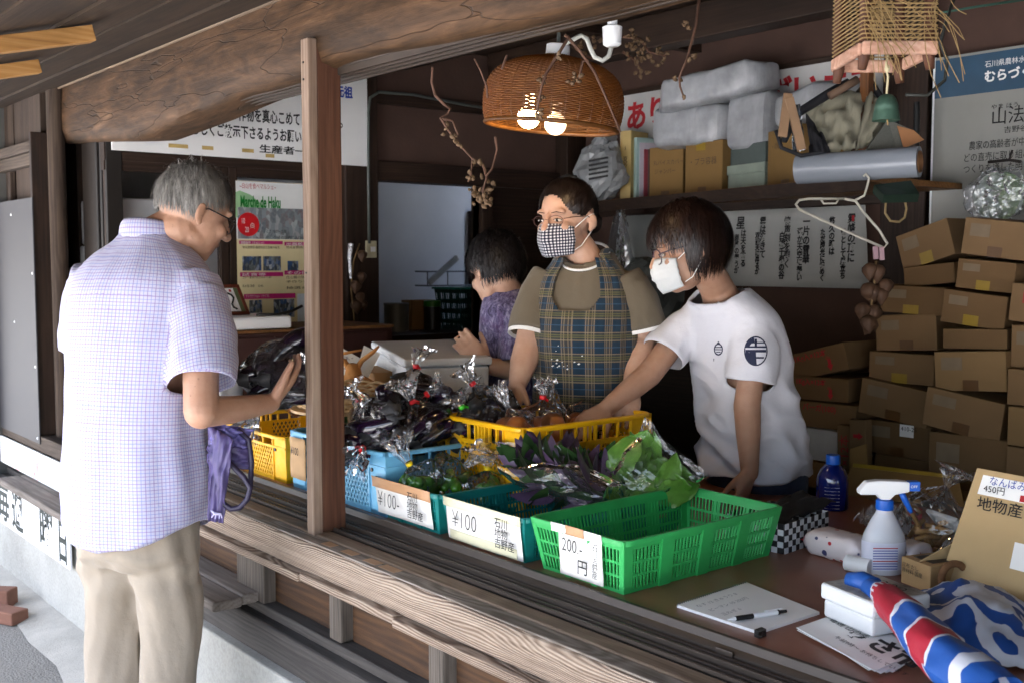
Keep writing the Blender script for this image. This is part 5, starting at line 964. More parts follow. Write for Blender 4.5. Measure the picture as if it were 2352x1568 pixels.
# papers
r5 = random.Random(5)
for i in range(6):
    A_, B_, C_, D_ = [cz(*p, CZ + .002 + .0012 * (i + 1)) for p in ((1830, 1440), (2010, 1540), (2120, 1490), (1930, 1405))]; ctr = (A_ + C_) / 2; th = r5.uniform(-.10, .12) if i < 5 else 0; off = V(r5.uniform(-.01, .02), r5.uniform(-.02, .01), 0) * (5 - i) / 5
    rot = lambda p: ctr + V((p - ctr)[0] * math.cos(th) - (p - ctr)[1] * math.sin(th), (p - ctr)[0] * math.sin(th) + (p - ctr)[1] * math.cos(th), 0) + off
    t = thing('flyer_sheet', ctr + off, ['white flyer sheet at the bottom of the pile under the foam box', 'second lowest white flyer sheet in the pile', 'third white flyer sheet from the bottom of the pile', 'third white flyer sheet from the top of the pile', 'second white flyer sheet from the top of the pile', 'topmost white flyer sheet with black print under the foam box'][i], 'paper', 'flyers under the foam box')
    put('sheet', M().slab([rot(p) for p in (A_, B_, C_, D_)], .0008), WHITE, t)
    if i == 5:
        xd_ = nrm(B_ - A_); yd_ = nrm(D_ - A_); text('あさ市', t, A_ + (B_ - A_) * .30 + (D_ - A_) * .50, xd_, yd_, .07, INK, .003); text('毎週 山の幸', t, A_ + (B_ - A_) * .06 + (D_ - A_) * .62, xd_, yd_, .022, INK); text('午前9時〜 お待ちしています', t, A_ + (B_ - A_) * .35 + (D_ - A_) * .25, xd_, yd_, .016, INK)
# white cash box
a = cz(1884, 1412, CZ + .012); b = cz(2005, 1466, CZ + .012); e1 = b - a; e1[2] = 0; L1 = np.linalg.norm(e1); e1 = nrm(e1); e2 = nrm(V(-e1[1], e1[0], 0)); t = thing('white_box', a, 'white foam box with a dirty slotted lid on the flyers', 'box'); ctr = a + e1 * L1 / 2 + e2 * .07
GRIME = G('grimy_lid'); cg = GRIME.coord(); GRIME.col(GRIME.ramp(GRIME.noise(cg, 12, 6, .7), [(.35, lin('#6d6862')), (.62, lin('#c9c7c0'))])); GRIME.set(Roughness=.7)
put('body', M().obox(ctr + Z * .018, e1 * (L1 / 2 - .005), e2 * .067, Z * .018), st_, t, bevel=.006); put('lid', M().obox(ctr + Z * .052, e1 * (L1 / 2), e2 * .072, Z * .016), st_, t, bevel=.006); put('lid_face', M().slab([ctr + Z * .0686 + e1 * (L1 / 2 - .004) * i + e2 * .068 * j for i, j in ((-1, -1), (1, -1), (1, 1), (-1, 1))], .0005), GRIME.m, t)
put('slot', M().obox(ctr + Z * .069 + e1 * .005 - e2 * .01, nrm(e1 + e2 * .3) * .018, nrm(e2 - e1 * .3) * .005, Z * .0006), WHITEP, t); text('200', t, ctr + Z * .0692 + e2 * .015 - e1 * .03, e1, e2, .05, INK, -.001)
# spray bottle
def Dp(p): return float(np.dot(np.array(p) - CAM, FW))
c = cz(2028, 1312); D = Dp(c); k = D / FPX; sb_ = thing('spray_bottle', c, 'clear spray bottle with white trigger head and blue collar on the counter', 'spray bottle')
SBM = G('cloudy_plastic'); SBM.set(Base_Color=(.62, .64, .70, 1), Roughness=.25, Alpha=.92); SBM.b.inputs['Subsurface Weight'].default_value = 0
ux = nrm(V(RT[0], RT[1], 0)); uy = nrm(V(-RT[1], RT[0], 0))
def oval(z, a, b, off=0): return [c + ux * (a * math.cos(q) + off) + uy * b * math.sin(q) + Z * z for q in np.linspace(0, 6.283, 26, endpoint=False)]
H = lambda py: (1312 - py) * k * .985
put('bottle', M().loft([oval(0, 44 * k, 32 * k), oval(.004, 48 * k, 34 * k), oval(H(1238), 49 * k, 34 * k), oval(H(1222), 46 * k, 32 * k), oval(H(1210), 40 * k, 28 * k), oval(H(1190), 31 * k, 24 * k), oval(H(1172), 20 * k, 18 * k), oval(H(1160), 16 * k, 16 * k)]), SBM.m, sb_, smooth=50)
put('label', M().loft([oval(H(1300), 49.2 * k, 35 * k), oval(H(1236), 50 * k, 35.2 * k)], False, False), mat('bottle_label', '#cfd2e2', .4, .06), sb_, smooth=True)
for i in range(9): put('label_line', M().add([c - uy * 36 * k + ux * x_ * k + Z * (H(1296 - 6 * i) + dz) for x_, dz in ((-36, 0), (20, 0), (20, .0022), (-36, .0022))], [(0, 1, 2, 3)]), mat('label_ink', '#5560a8' if i not in (8, 3) else '#b23344', .5) if i not in (8, 3) else INKR, sb_)
BLU = plastic('bright_blue_plastic', '#1560c8', .35)
put('collar', M().lathe(c + Z * H(1164), Z, [(19 * k, 0), (20 * k, .004), (19 * k, H(1142) - H(1164)), (14 * k, H(1140) - H(1164))], 22), BLU, sb_, smooth=40)
hd = [(-62, 1118), (-45, 1098), (-20, 1095), (30, 1096), (52, 1099), (52, 1122), (20, 1128), (8, 1140), (-12, 1140), (-22, 1128), (-60, 1128)]
A_ = [c + ux * x_ * k + Z * H(y_) for x_, y_ in hd]; hm_ = M(); hm_.loft([[p - uy * 13 * k for p in A_], [p + uy * 13 * k for p in A_]]); put('spray_head', hm_, WHITEP, sb_, bevel=.003)
put('nozzle', M().obox(c + ux * 64 * k + Z * H(1109), ux * 13 * k, uy * 11 * k, Z * 11 * k), BLU, sb_, bevel=.002); text('OFF', sb_, c + ux * 54 * k - uy * 11.4 * k + Z * H(1112), ux, Z, 9 * k, WHITE)
put('trigger', M().tube([c + ux * x_ * k + Z * H(y_) for x_, y_ in ((36, 1122), (45, 1140), (58, 1165), (62, 1172))], [7 * k, 7 * k, 6 * k, 4 * k], 8), BLU, sb_, smooth=True)
# blue bottle
c = cz(1911, 1166); D = Dp(c); k = D / FPX; H = lambda py: (1166 - py) * k * .985; bb = thing('blue_bottle', c, 'dark blue translucent bottle with bright blue cap beside the white shirted woman', 'bottle')
BG = G('blue_glassy'); BG.set(Base_Color=(.004, .012, .12, 1), Roughness=.08); BG.b.inputs['Coat Weight'].default_value = .6
put('body', M().lathe(c, Z, [(33 * k, 0), (36 * k, .005), (36 * k, H(1105)), (34 * k, H(1090)), (28 * k, H(1076)), (20 * k, H(1066)), (15 * k, H(1061))], 28), BG.m, bb, smooth=50); put('cap', M().lathe(c, Z, [(15.5 * k, H(1062)), (16 * k, H(1058)), (16 * k, H(1042)), (15 * k, H(1040))], 24), BLU, bb, smooth=40)
for i in range(7): put('print_line', M().add([c - uy * (36.4 * k * math.cos(x_ / 36)) + ux * 36.4 * k * math.sin(x_ / 36) + Z * (H(1160 - 8 * i) + dz) for dz in (0, .0018) for x_ in ((-28, -20, -10, 0, 6) if dz == 0 else (6, 0, -10, -20, -28))], [tuple(range(10))]), mat('print_grey', '#aab4cc', .5), bb)
# checker basket
c4 = [cz(*p) for p in ((1800, 1272), (1900, 1238), (1880, 1190), (1770, 1210))]; t = thing('woven_basket', c4[0], 'black and white woven strip basket behind the green basket', 'basket'); wb, ww = M(), M()
o0, o1, o3 = c4[0] + V(0, 0, 0), c4[1], c4[3]; e1 = o1 - o0; e2 = V(-e1[1], e1[0], 0); e2 = nrm(e2) * .17; hh = .075
for A_, e_, n_ in ((o0, e1, None), (o0 + e2, -e2, None), (o0 + e1, e2, None), (o0 + e1 + e2, -e1, None)):
    L = np.linalg.norm(e_); nc = max(4, int(L / .0165)); n_ = nrm(np.cross(e_, Z))
    for i in range(nc):
        for j in range(5):
            m_ = wb if (i + j) % 2 else ww; p = A_ + e_ * (i + .5) / nc + Z * hh * (j + .5) / 5 + n_ * (.0015 if (i + j) % 2 else .0022); m_.obox(p, e_ / nc * .47, n_ * .001, Z * hh / 5 * .47)
put('black_strips', wb, mat('strip_black', '#1c1c20', .45), t, kind='stuff'); put('white_strips', ww, mat('strip_white', '#c9cdd2', .4), t, kind='stuff'); put('lining', M().obox(o0 + e1 / 2 + e2 / 2 + Z * .018, e1 * .49, e2 * .49, Z * .018), mat('strip_black', '#1c1c20'), t)
m = sheet([o0 + e1 * .1 + e2 * .2 + Z * .06, o0 + e1 * 1.35 + e2 * .1 + Z * .085, o0 + e1 * 1.3 + e2 * .7 + Z * .1, o0 + e1 * .1 + e2 * .8 + Z * .07], 12, .02, 4); o = put('black_mesh_cloth', m, mat('black_mesh', '#121214', .7, .3, 200), label='black mesh cloth lying in the woven basket', cat='cloth', smooth=True); o.modifiers.new('s', 'SOLIDIFY').thickness = .003
# patterned tissue packs
def dotmat():
    g = G('dotted_wrap'); co_ = g.coord(); vo = g.n('TexVoronoi'); vo.inputs['Scale'].default_value = 34; vo.inputs['Randomness'].default_value = .75; g.l(co_, vo.inputs['Vector']); se = g.n('SeparateColor'); g.l(vo.outputs['Color'], se.inputs[0])
    dot = g.ramp(vo.outputs['Distance'], [(.24, (1, 1, 1)), (.27, (0, 0, 0))]); cc = g.ramp(se.outputs[0], [(.0, lin('#b5162a')), (.55, lin('#b5162a')), (.56, lin('#3b3f66')), (1, lin('#3b3f66'))])
    g.col(g.mix(dot, lin('#dcd3d4'), cc)); g.set(Roughness=.35); g.bump(g.noise(co_, 40, 3), .2, .004); return g.m
DOT = dotmat()
for i, (x0, y0, x1, y1, lab) in enumerate(((1862, 1216, 2000, 1250, 'white tissue pack with red and navy dots in front of the spray bottle, left part'), (2060, 1248, 2125, 1262, 'white tissue pack with red dots right of the spray bottle'))):
    a, b = cz(x0, y0 + 18, CZ + .03), cz(x1, y1 + 20, CZ + .03); e_ = b - a; n_ = nrm(V(-e_[1], e_[0], 0)); rings = []
    for s_ in np.linspace(0, 1, 13):
        q_ = min(1, .25 + 6 * min(s_, 1 - s_)); rings.append([a + e_ * s_ + n_ * .045 * math.copysign(abs(math.cos(t_)) ** .5, math.cos(t_)) * (.5 + .5 * q_) + Z * .032 * math.copysign(abs(math.sin(t_)) ** .6, math.sin(t_)) * q_ + V(0, 0, .003 * mn.noise((s_ * 7, t_ * 2, i))) for t_ in np.linspace(0, 6.283, 22, endpoint=False)])
    t = thing('tissue_pack', a, lab, 'tissue pack', 'dotted tissue packs'); put('wrap', M().loft(rings), DOT, t, smooth=60); put('seal', M().bar(rings[0][0] * .5 + rings[0][11] * .5 - n_ * .03, rings[0][0] * .5 + rings[0][11] * .5 + n_ * .03, .012, .002, Z), INKR, t)
put('white_tube', M().tube([cz(1945, 1290, CZ + .019), cz(2000, 1302, CZ + .019)], .0185, 20), WHITEP, label='short white roll lying left of the spray bottle', cat='roll', smooth=40)
o = put('white_carrier_bag', sheet([cz(1960, 1190, CZ + .02), cz(2100, 1215, CZ + .02), cz(2090, 1180, CZ + .10), cz(2000, 1165, CZ + .09)], 16, .05, 12), film('milky_bag', (.8, .82, .85), 3.0), label='crumpled white carrier bag behind the spray bottle', cat='plastic bag', smooth=True)
put('red_lighter', M().obox(cz(2100, 1190, CZ + .03), ux * .018, uy * .012, Z * .03), mat('red_plastic', '#a8141c', .35), label='red plastic item behind the spray trigger', cat='plastic item', bevel=.004)
# small carton, leaning cardboard sign, white lid, dried bag
c = cz(2110, 1348); t = thing('small_carton', c, 'small printed kraft carton with a round opening right of the spray bottle', 'carton'); a1 = nrm(V(.95, -.3, 0)); a2 = nrm(V(.3, .95, 0)); put('body', M().obox(c + a2 * .05 + Z * .03, a1 * .045, a2 * .06, Z * .03), mat('carton_tan', '#a08158', .7), t, bevel=.002); put('dark_print', M().obox(c + a2 * .05 + Z * .0605, a1 * .03, a2 * .04, Z * .0004), mat('carton_print', '#2f2a26', .6), t); text('昆布 だし\n原材料 国産', t, c - a2 * .011 + Z * .04 - a1 * .04, a1, Z, .012, INK); put('coil', M().tube([c + a1 * (.06 + .004 * math.cos(q)) + a2 * (.04 + .03 * math.cos(q)) + Z * (.035 + .03 * math.sin(q)) for q in np.linspace(0, 6.283, 24)], .008, 8), mat('rope_brown', '#6b4a2e', .9, .3, 60), t, smooth=True)
SGN = cboard('sign_board', '#b59b72')
p00, p10 = cz(2152, 1350), cz(2400, 1425); hgt = pole_z(p00, 2235, 1086) - CZ; up_ = V(-.02, .10, 0) + Z * hgt; e_ = p10 - p00; sgn = thing('cardboard_sign', p00, 'leaning cardboard sheet with price label for local miso at the right edge', 'sign')
def sp_(u, v): return p00 + e_ * (u + .22 * v * (1 - u)) + up_ * v
ns = nrm(np.cross(e_, up_)); put('sheet', M().slab([sp_(0, 0), sp_(1, 0), sp_(1, 1), sp_(0, 1)], .005), SGN, sgn)
o_ = ns * .0008; put('label_paper', M().slab([sp_(u, v) + o_ for u, v in ((.10, .80), (.75, .80), (.75, .955), (.10, .955))], .0005), WHITE, sgn); xd_ = nrm(e_); yd_ = nrm(up_); text('なんばみそ', sgn, sp_(.2, .892) + o_ * 2, xd_, yd_, .022, INKB); text('450円', sgn, sp_(.16, .83) + o_ * 2, xd_, yd_, .019, INK, sx=1.1); put('red_stamp', M().slab([sp_(u, v) + o_ * 2 for u, v in ((.58, .805), (.68, .805), (.68, .855), (.58, .855))], .0004), INKR, sgn); text('地物産', sgn, sp_(.14, .69) + o_ * 2, xd_, yd_, .032, INK, .0002, sx=1.15); put('side_label', M().slab([sp_(u, v) + o_ for u, v in ((.62, .30), (.9, .30), (.9, .5), (.62, .5))], .0005), WHITE, sgn)
put('cardboard_flap', M().slab([cz(*p, CZ + z_) for p, z_ in (((2110, 1290), .06), ((2185, 1330), .012), ((2205, 1240), .10))], .004), SGN, label='triangular cardboard flap between the carton and the leaning sign', cat='cardboard')
put('foam_board', M().obox(cz(2190, 1215, CZ + .06), nrm(V(.9, -.35, 0)) * .055, nrm(V(-.25, -.6, .7)) * .055, nrm(np.cross(nrm(V(.9, -.35, 0)), nrm(V(-.25, -.6, .7)))) * .006), st_, label='white foam board leaning behind the cardboard sign', cat='foam board', bevel=.004)
c = cz(2140, 1205, CZ + .075); t = thing('dried_food_bag', c - Z * .07, 'clear bag of tan dried sticks behind the white lid', 'food bag'); TAN_ = mat('dried_tan', '#9a7440', .7, .3, 30)
for i in range(16): p = c + V(random.gauss(0, .03), random.gauss(0, .03), random.gauss(-.02, .02)); dv = nrm(V(random.gauss(0, 1), random.gauss(0, 1), random.gauss(0, .6))); put('dried_stick', M().tube([p - dv * .03, p + V(0, 0, .005), p + dv * .03], .006, 6), TAN_, t, smooth=True)
film_bag(t, c + Z * .015, .085, .08, .085, V(.2, .3, .8), None, 91, .05, .05)
# inflated windsock and printed cloth at the right front
def flagmat():
    g = G('windsock_print'); u = g.n('UVMap'); sx = g.n('SeparateXYZ'); g.l(u.outputs[0], sx.inputs[0])
    nz = g.noise(u.outputs[0], 3.0, 2); v = g.math('ADD', sx.outputs[1], g.math('MULTIPLY', g.math('SUBTRACT', nz, .5), .16)); vv = g.math('ADD', v, g.math('MULTIPLY', g.math('SINE', g.math('MULTIPLY', sx.outputs[0], 6.283)), .06))
    B_, R_, W_ = lin('#1a4f9c'), lin('#a31d33'), lin('#c9ccd6')
    rp = g.n('ValToRGB'); rp.color_ramp.interpolation = 'CONSTANT'; e = rp.color_ramp.elements
    st = [(0, B_), (.17, W_), (.185, R_), (.43, W_), (.45, B_), (.56, W_), (.575, R_), (.70, W_), (.715, B_), (.86, W_), (.93, B_)]
    while len(e) < len(st): e.new(.5)
    for i, (p, c) in enumerate(st): e[i].position = p; e[i].color = (*c, 1)
    g.l(vv, rp.inputs[0])
    stp = g.math('MULTIPLY', g.math('GREATER_THAN', g.math('SINE', g.math('MULTIPLY', sx.outputs[0], 90)), .35), g.math('MULTIPLY', g.math('GREATER_THAN', vv, .185), g.math('LESS_THAN', vv, .235)))
    g.col(g.mix(stp, rp.outputs[0], W_)); g.set(Roughness=.55); g.bump(g.noise(g.coord(), 25, 3), .2, .01); return g.m
FLAG = flagmat()
ws = thing('windsock', cz(2150, 1480), 'blue red and white printed windsock tube lying across the counter corner', 'windsock')
path = [cz(1995, 1348, CZ + .085), cz(2035, 1370, CZ + .085), cz(2090, 1425, CZ + .078), cz(2150, 1490, CZ + .065), cz(2215, 1545, CZ + .055), cz(2300, 1610, CZ + .045)]; rd = [.019, .030, .039, .046, .047, .046]
pp = []; 
for i in range(41):
    s_ = i / 40 * 5; k0 = min(4, int(s_)); f = s_ - k0; pp.append((path[k0] * (1 - f) + path[k0 + 1] * f, rd[k0] * (1 - f) + rd[k0 + 1] * f))
m = M(); rings = []; uvs = []; u0 = None
for i, (p, r) in enumerate(pp):
    d = nrm(pp[min(i + 2, 40)][0] - pp[max(i - 2, 0)][0]); side = nrm(np.cross(d, Z)); upv = np.cross(side, d)
    ring = []
    for j in range(33):
        a = 2 * math.pi * j / 32; rr = r * (1 + .16 * mn.noise((math.cos(a) * 1.5, math.sin(a) * 1.5, i * .14)) + .05 * mn.noise((math.cos(a) * 4, math.sin(a) * 4, i * .35))); ring.append(p + side * rr * math.cos(a) + upv * rr * .85 * math.sin(a)); uvs.append((j / 32, i / 40))
    rings.append(ring)
m.loft(rings, True, True, closed=False); put('tube', m, FLAG, ws, smooth=True, uv=uvs)
put('tied_end', M().tube([path[0] + V(.01, .01, .0), path[0] - nrm(path[1] - path[0]) * .025 + Z * .004, path[0] - nrm(path[1] - path[0]) * .035 - V(.02, .005, 0)], [.019, .021, .016], 16), mat('windsock_blue', '#1a4f9c', .55), ws, smooth=True)
def swirl():
    g = G('swirl_print'); co_ = g.coord(); nz = g.n('TexNoise'); nz.inputs['Scale'].default_value = 4; g.l(co_, nz.inputs['Vector']); w_ = g.n('TexWave'); w_.wave_type = 'RINGS'; w_.inputs['Scale'].default_value = 4.2; w_.inputs['Distortion'].default_value = 9; w_.inputs['Detail'].default_value = 1; w_.inputs['Detail Scale'].default_value = 2.5; g.l(co_, w_.inputs['Vector'])
    g.col(g.ramp(w_.outputs['Fac'], [(.47, lin('#c6cad4')), (.50, lin('#1a478c'))])); g.set(Roughness=.6); return g.m
SW = swirl()
clth = thing('printed_cloth', cz(2260, 1450), 'rumpled white and blue swirl printed cloth behind the windsock', 'cloth')
P = []
for i in range(34):
    row = []
    for j in range(34):
        px = 2070 + 330 * i / 33 + 25 * (j / 33); py = 1368 + 150 * j / 33 + 25 * (i / 33); p = cz(px, py, CZ + .004); u, v = i / 33, j / 33
        hh = .075 * math.sin(math.pi * min(1, u * 1.1)) ** .6 * math.sin(math.pi * v) ** .5 + .035 * mn.noise((u * 3.4, v * 3.4, 2)) * math.sin(math.pi * v) + .012 * abs(mn.noise((u * 9, v * 9, 6))); row.append(p + Z * max(.003, hh))
    P.append(row)
m = M().grid(P); m.f = [f[::-1] for f in m.f]; o = put('cloth', m, SW, clth, smooth=True); o.modifiers.new('s', 'SOLIDIFY').thickness = .002
put('papers_under_hand', M().slab([cz(*p, CZ + .004) for p in ((1712, 1150), (1800, 1168), (1815, 1180), (1730, 1165))], .003), WHITE, label='white paper sheet beneath the woman hand behind the green basket', cat='paper')
# ================================================================ LAMP
LD = 3.02; lc = atd(1266, 292, LD); k = LD / FPX; lax = nrm(Z + RT * .085 - V(FW[0], FW[1], 0) * .03)
lm = thing('pendant_lamp', lc + lax * .2, 'lit woven rattan dome lamp with two round bulbs hanging over the counter', 'lamp')
prof = [(152, 0), (158, 25), (160, 55), (157, 80), (148, 103), (132, 122), (110, 136), (86, 145), (60, 151), (40, 155), (27, 160)]
pp_ = spline([list(q) for q in prof], 200); al = np.concatenate([[0], np.cumsum([np.linalg.norm(pp_[i + 1] - pp_[i]) for i in range(199)])])
pr = [(k * float(np.interp(x, al, [q[0] for q in pp_])), k * float(np.interp(x, al, [q[1] for q in pp_]))) for x in np.linspace(0, al[-1], 64)]
RAT = G('rattan'); cr = RAT.coord(); RAT.col(RAT.ramp(RAT.noise(RAT.coord((30, 30, 90)), 1, 4), [(.3, lin('#4a2f15')), (.7, lin('#7d5429'))])); RAT.set(Roughness=.45); tl = RAT.n('BsdfTranslucent'); tl.inputs[0].default_value = (.42, .22, .06, 1); mxr = RAT.n('MixShader'); mxr.inputs[0].default_value = .35; RAT.l(RAT.b.outputs[0], mxr.inputs[1]); RAT.l(tl.outputs[0], mxr.inputs[2]); RAT.l(mxr.outputs[0], RAT.out.inputs[0])
# woven strands: every ring weaves over and under the ribs
u, v = perp(lax); NR = 64; we = M()
for i, (r, h) in enumerate(pr):
    if i % 1 == 0:
        pts = []
        for j in range(NR * 2):
            a = 2 * math.pi * j / (NR * 2); wv_ = .0022 * math.cos(a * NR / 2 * 1.0 + (i % 2) * math.pi); pts.append(lc + lax * (h + .0006 * mn.noise((a * 5, i, 0))) + (u * math.cos(a) + v * math.sin(a)) * (r + wv_))
        rings = []
        n_ = len(pts)
        for j in range(n_ + 1):
            p = pts[j % n_]; rad_ = nrm((p - lc) - lax * np.dot(p - lc, lax)); nx = lax * .7 + rad_ * 0
            ht = .0024 if i > 4 else .0017; rings.append([p + lax * ht + rad_ * .0004, p + rad_ * .0012, p - lax * ht, p - rad_ * .0012])
        we.loft(rings, False, False)
put('woven_strands', we, RAT.m, lm, kind='stuff', smooth=True)
rb = M()
for j in range(NR // 1):
    if j % 2: continue
    a = 2 * math.pi * (j + .5) / NR; rb.tube([lc + lax * h + (u * math.cos(a) + v * math.sin(a)) * r for r, h in pr[::4] + [pr[-1]]], .0016, 4)
put('ribs', rb, RAT.m, lm, kind='stuff')
put('rim', M().tube([lc + (u * math.cos(a) + v * math.sin(a)) * (k * 152 + .0008 * math.sin(a * 90)) for a in np.linspace(0, 6.283, 180)], .0062, 7, False), RAT.m, lm, smooth=True)
put('cap', M().lathe(lc + lax * k * 156, lax, [(27 * k, 0), (28 * k, .006), (27 * k, 28 * k), (22 * k, 30 * k)], 24), WHITEP, lm, smooth=40)
put('cord', M().tube([lc + lax * k * 186, lc + lax * .3 + Z * .05, V(*(lc + lax * .3)[:2], 2.5)], .005, 8), mat('grey_cable', '#4d524e'), lm)
def bulbm(name, c, s_): g = G(name); g.set(Base_Color=(.9, .85, .75, 1), Roughness=.3); g.b.inputs['Emission Color'].default_value = (*c, 1); g.b.inputs['Emission Strength'].default_value = s_; return g.m
for nm, px, py, rr, mt_ in (('bulb', 1214, 270, 26, bulbm('bulb_bright', (1, .66, .32), 10.0)), ('bulb', 1276, 286, 25, bulbm('bulb_soft', (1, .62, .34), .5))):
    c = atd(px, py, LD); put(nm, M().lathe(c - lax * rr * k, lax, [(rr * k * math.sin(q), rr * k * (1 - math.cos(q))) for q in np.linspace(.05, 2.7, 14)] + [(11 * k, rr * 2.1 * k), (11 * k, rr * 3.0 * k)], 24), mt_, lm, smooth=True); put('socket', M().lathe(c + lax * rr * 2.05 * k, lax, [(13 * k, 0), (13 * k, 40 * k)], 16), W_DARK, lm, smooth=40)
# ceiling plug and cable
c = atd(1406, 108, 2.75); k2 = 2.75 / FPX; t = thing('ceiling_plug', c, 'white ceiling plug cup with curled cable near the lamp', 'plug'); put('cup', M().lathe(c, Z, [(14 * k2, 0), (21 * k2, 5 * k2), (23 * k2, 44 * k2), (20 * k2, 46 * k2)], 24), WHITEP, t, smooth=40); put('mount', M().lathe(c, Z, [(12 * k2, 46 * k2), (12 * k2, 2.5 - c[2])], 12), WHITEP, t); put('cable', M().tube([atd(x, y, 2.75) for x, y in ((1404, 110), (1398, 130), (1384, 140), (1366, 132), (1356, 112), (1348, 90), (1335, 82), (1315, 92), (1300, 100))], .006, 8), mat('white_cable', '#a9aaa2', .5), t, smooth=True)
# dried vines
VN = mat('vine_brown', '#54392a', .8, .2, 40); SD = mat('seed_husk', '#5e4830', .7, .25, 60)
sm = M(); sm.loft([[V(r * math.cos(q), r * math.sin(q), h) for q in np.linspace(0, 6.283, 8, endpoint=False)] for r, h in ((.001, 0), (.006, .004), (.0075, .010), (.004, .018), (.0005, .022))]); SEEDM = to_mesh(sm, SD, 'seed_pod')
def vine(name, label, D, paths, seeds, spread=10):
    t = thing(name, atd(*paths[0][-1], D), label, 'dried vine'); r_ = random.Random(len(label))
    for pth in paths: put('stem', M().tube([atd(x, y, D + .015 * math.sin(i * 1.7)) for i, (x, y) in enumerate(pth)], [.0042 - .002 * i / len(pth) for i in range(len(pth))], 6), VN, t, smooth=True)
    for x, y, n_ in seeds:
        for q in range(n_): inst('seed_pod', SEEDM, t, atd(x + r_.gauss(0, spread * .45), y + r_.gauss(0, spread * .45), D + r_.gauss(0, .01)), rot_to((r_.gauss(0, 1), r_.gauss(0, 1), r_.gauss(0, 1))), r_.uniform(.5, .85))
vine('dried_vine', 'dried vine with seed clusters dangling left of the lamp', 2.7, [[(994, 155), (992, 190), (1000, 220), (1020, 240), (1034, 250), (1028, 262), (1012, 272), (1030, 300), (1058, 335), (1085, 365), (1082, 400), (1075, 418)], [(1012, 272), (1040, 278), (1052, 310)], [(1085, 365), (1110, 380), (1118, 410), (1108, 440), (1120, 455)], [(1138, 315), (1142, 345), (1130, 390), (1116, 405)]], [(1030, 300, 5), (1050, 325, 4), (1098, 375, 7), (1085, 410, 6), (1118, 415, 6), (1090, 440, 8), (1105, 460, 10), (1122, 465, 10), (1115, 440, 6)], 14)
vine('dried_vine', 'forked dried twig hanging in front of the lamp shade', 2.62, [[(1298, 80), (1330, 115), (1365, 165), (1390, 220), (1425, 304)], [(1304, 90), (1276, 135), (1254, 170), (1244, 200), (1236, 240), (1232, 270)], [(1352, 140), (1338, 142), (1334, 165), (1330, 180)]], [(1282, 130, 4), (1248, 184, 5), (1240, 220, 3), (1234, 258, 5), (1326, 178, 4), (1318, 188, 4)], 9)
vine('dried_vine', 'dried vine with pale seeds hanging right of the ceiling plug', 2.8, [[(1606, 0), (1598, 60), (1580, 130), (1560, 180), (1562, 200), (1572, 228)]], [(1580, 62, 4), (1588, 130, 4), (1554, 180, 3), (1573, 228, 2)], 7)
vine('dried_vine', 'tangled dark seed clusters behind the ceiling plug', 3.0, [[(1430, 85), (1470, 90), (1490, 120), (1530, 130)], [(1430, 120), (1460, 140), (1475, 165)], [(1300, 95), (1345, 130), (1380, 140)]], [(1450, 85, 10), (1480, 95, 8), (1445, 110, 8), (1470, 125, 8), (1500, 120, 8), (1460, 145, 8), (1525, 135, 6), (1478, 160, 5), (1340, 110, 8), (1365, 95, 6)], 20)
put('vine_stub', M().tube([atd(1164, 128, 2.7), atd(1152, 160, 2.7)], .003, 6), VN, label='short dried twig stub left of the lamp cap', cat='twig'); put('vine_thread', M().tube([atd(x, y, 2.72) for x, y in ((1090, 135), (1105, 165), (1118, 200), (1120, 225))], .003, 6), VN, label='thin dried stem hanging just left of the lamp shade', cat='twig', smooth=True)
# ================================================================ HANGING STOOL FRAME AND WIND BELL
HD = 2.15; k3 = HD / FPX; PINK = wood('pinkish_wood', '#8d6450', '#b58a74', '#cba893', 0, 6, 50, .55, .15); c = atd(2040, 125, HD)
hx = nrm(V(RT[0] , RT[1], 0) * .97 + V(FW[0], FW[1], 0) * .0); hy = nrm(V(-hx[1], hx[0], 0)); cg_ = thing('corded_stool_frame', c, 'pinkish wooden frame wound with tan cords hanging upside down near the front', 'wooden frame')
W2, D2 = 84 * k3, .10
for s_, in ((-1,), (1,)):
    put('apron_board', M().obox(c + hy * (D2 * s_ + D2 * .35), hx * W2, hy * .006, Z * 15 * k3), PINK, cg_, bevel=.004); put('side_board', M().obox(c + hx * W2 * .985 * s_ + hy * D2 * .35, hy * (D2 - .008), hx * .006, Z * 14 * k3), PINK, cg_, bevel=.004)
for sx_, sy_ in ((-1, -1), (1, -1), (-1, 1), (1, 1)):
    b0 = c + hx * W2 * .86 * sx_ + hy * (D2 * .82 * sy_ + D2 * .35); put('leg', M().tube([b0 - Z * 44 * k3 + hx * .004 * sx_, b0 - Z * 12 * k3, b0 + Z * 16 * k3], [10 * k3, 14 * k3, 14 * k3], 10), W_POST, cg_, smooth=True); put('upright', M().tube([b0 + Z * 16 * k3, b0 + Z * .3], .011, 8), W_POST, cg_, smooth=True)
for i in range(17):
    z_ = (22 + 9.4 * i) * k3
    put('cord', M().tube([c + hx * W2 * a + hy * (D2 * b + D2 * .35) + Z * (z_ + .002 * mn.noise((i, a, b))) for a, b in ((-.96, -1), (0, -1.0), (.96, -1), (1, -.96), (1, .96), (.96, 1), (-.96, 1), (-1, .96), (-1, -.96), (-.96, -1))], .0016, 5), mat('tan_thread', '#8a7148', .8), cg_)
fz = M(); r6 = random.Random(6)
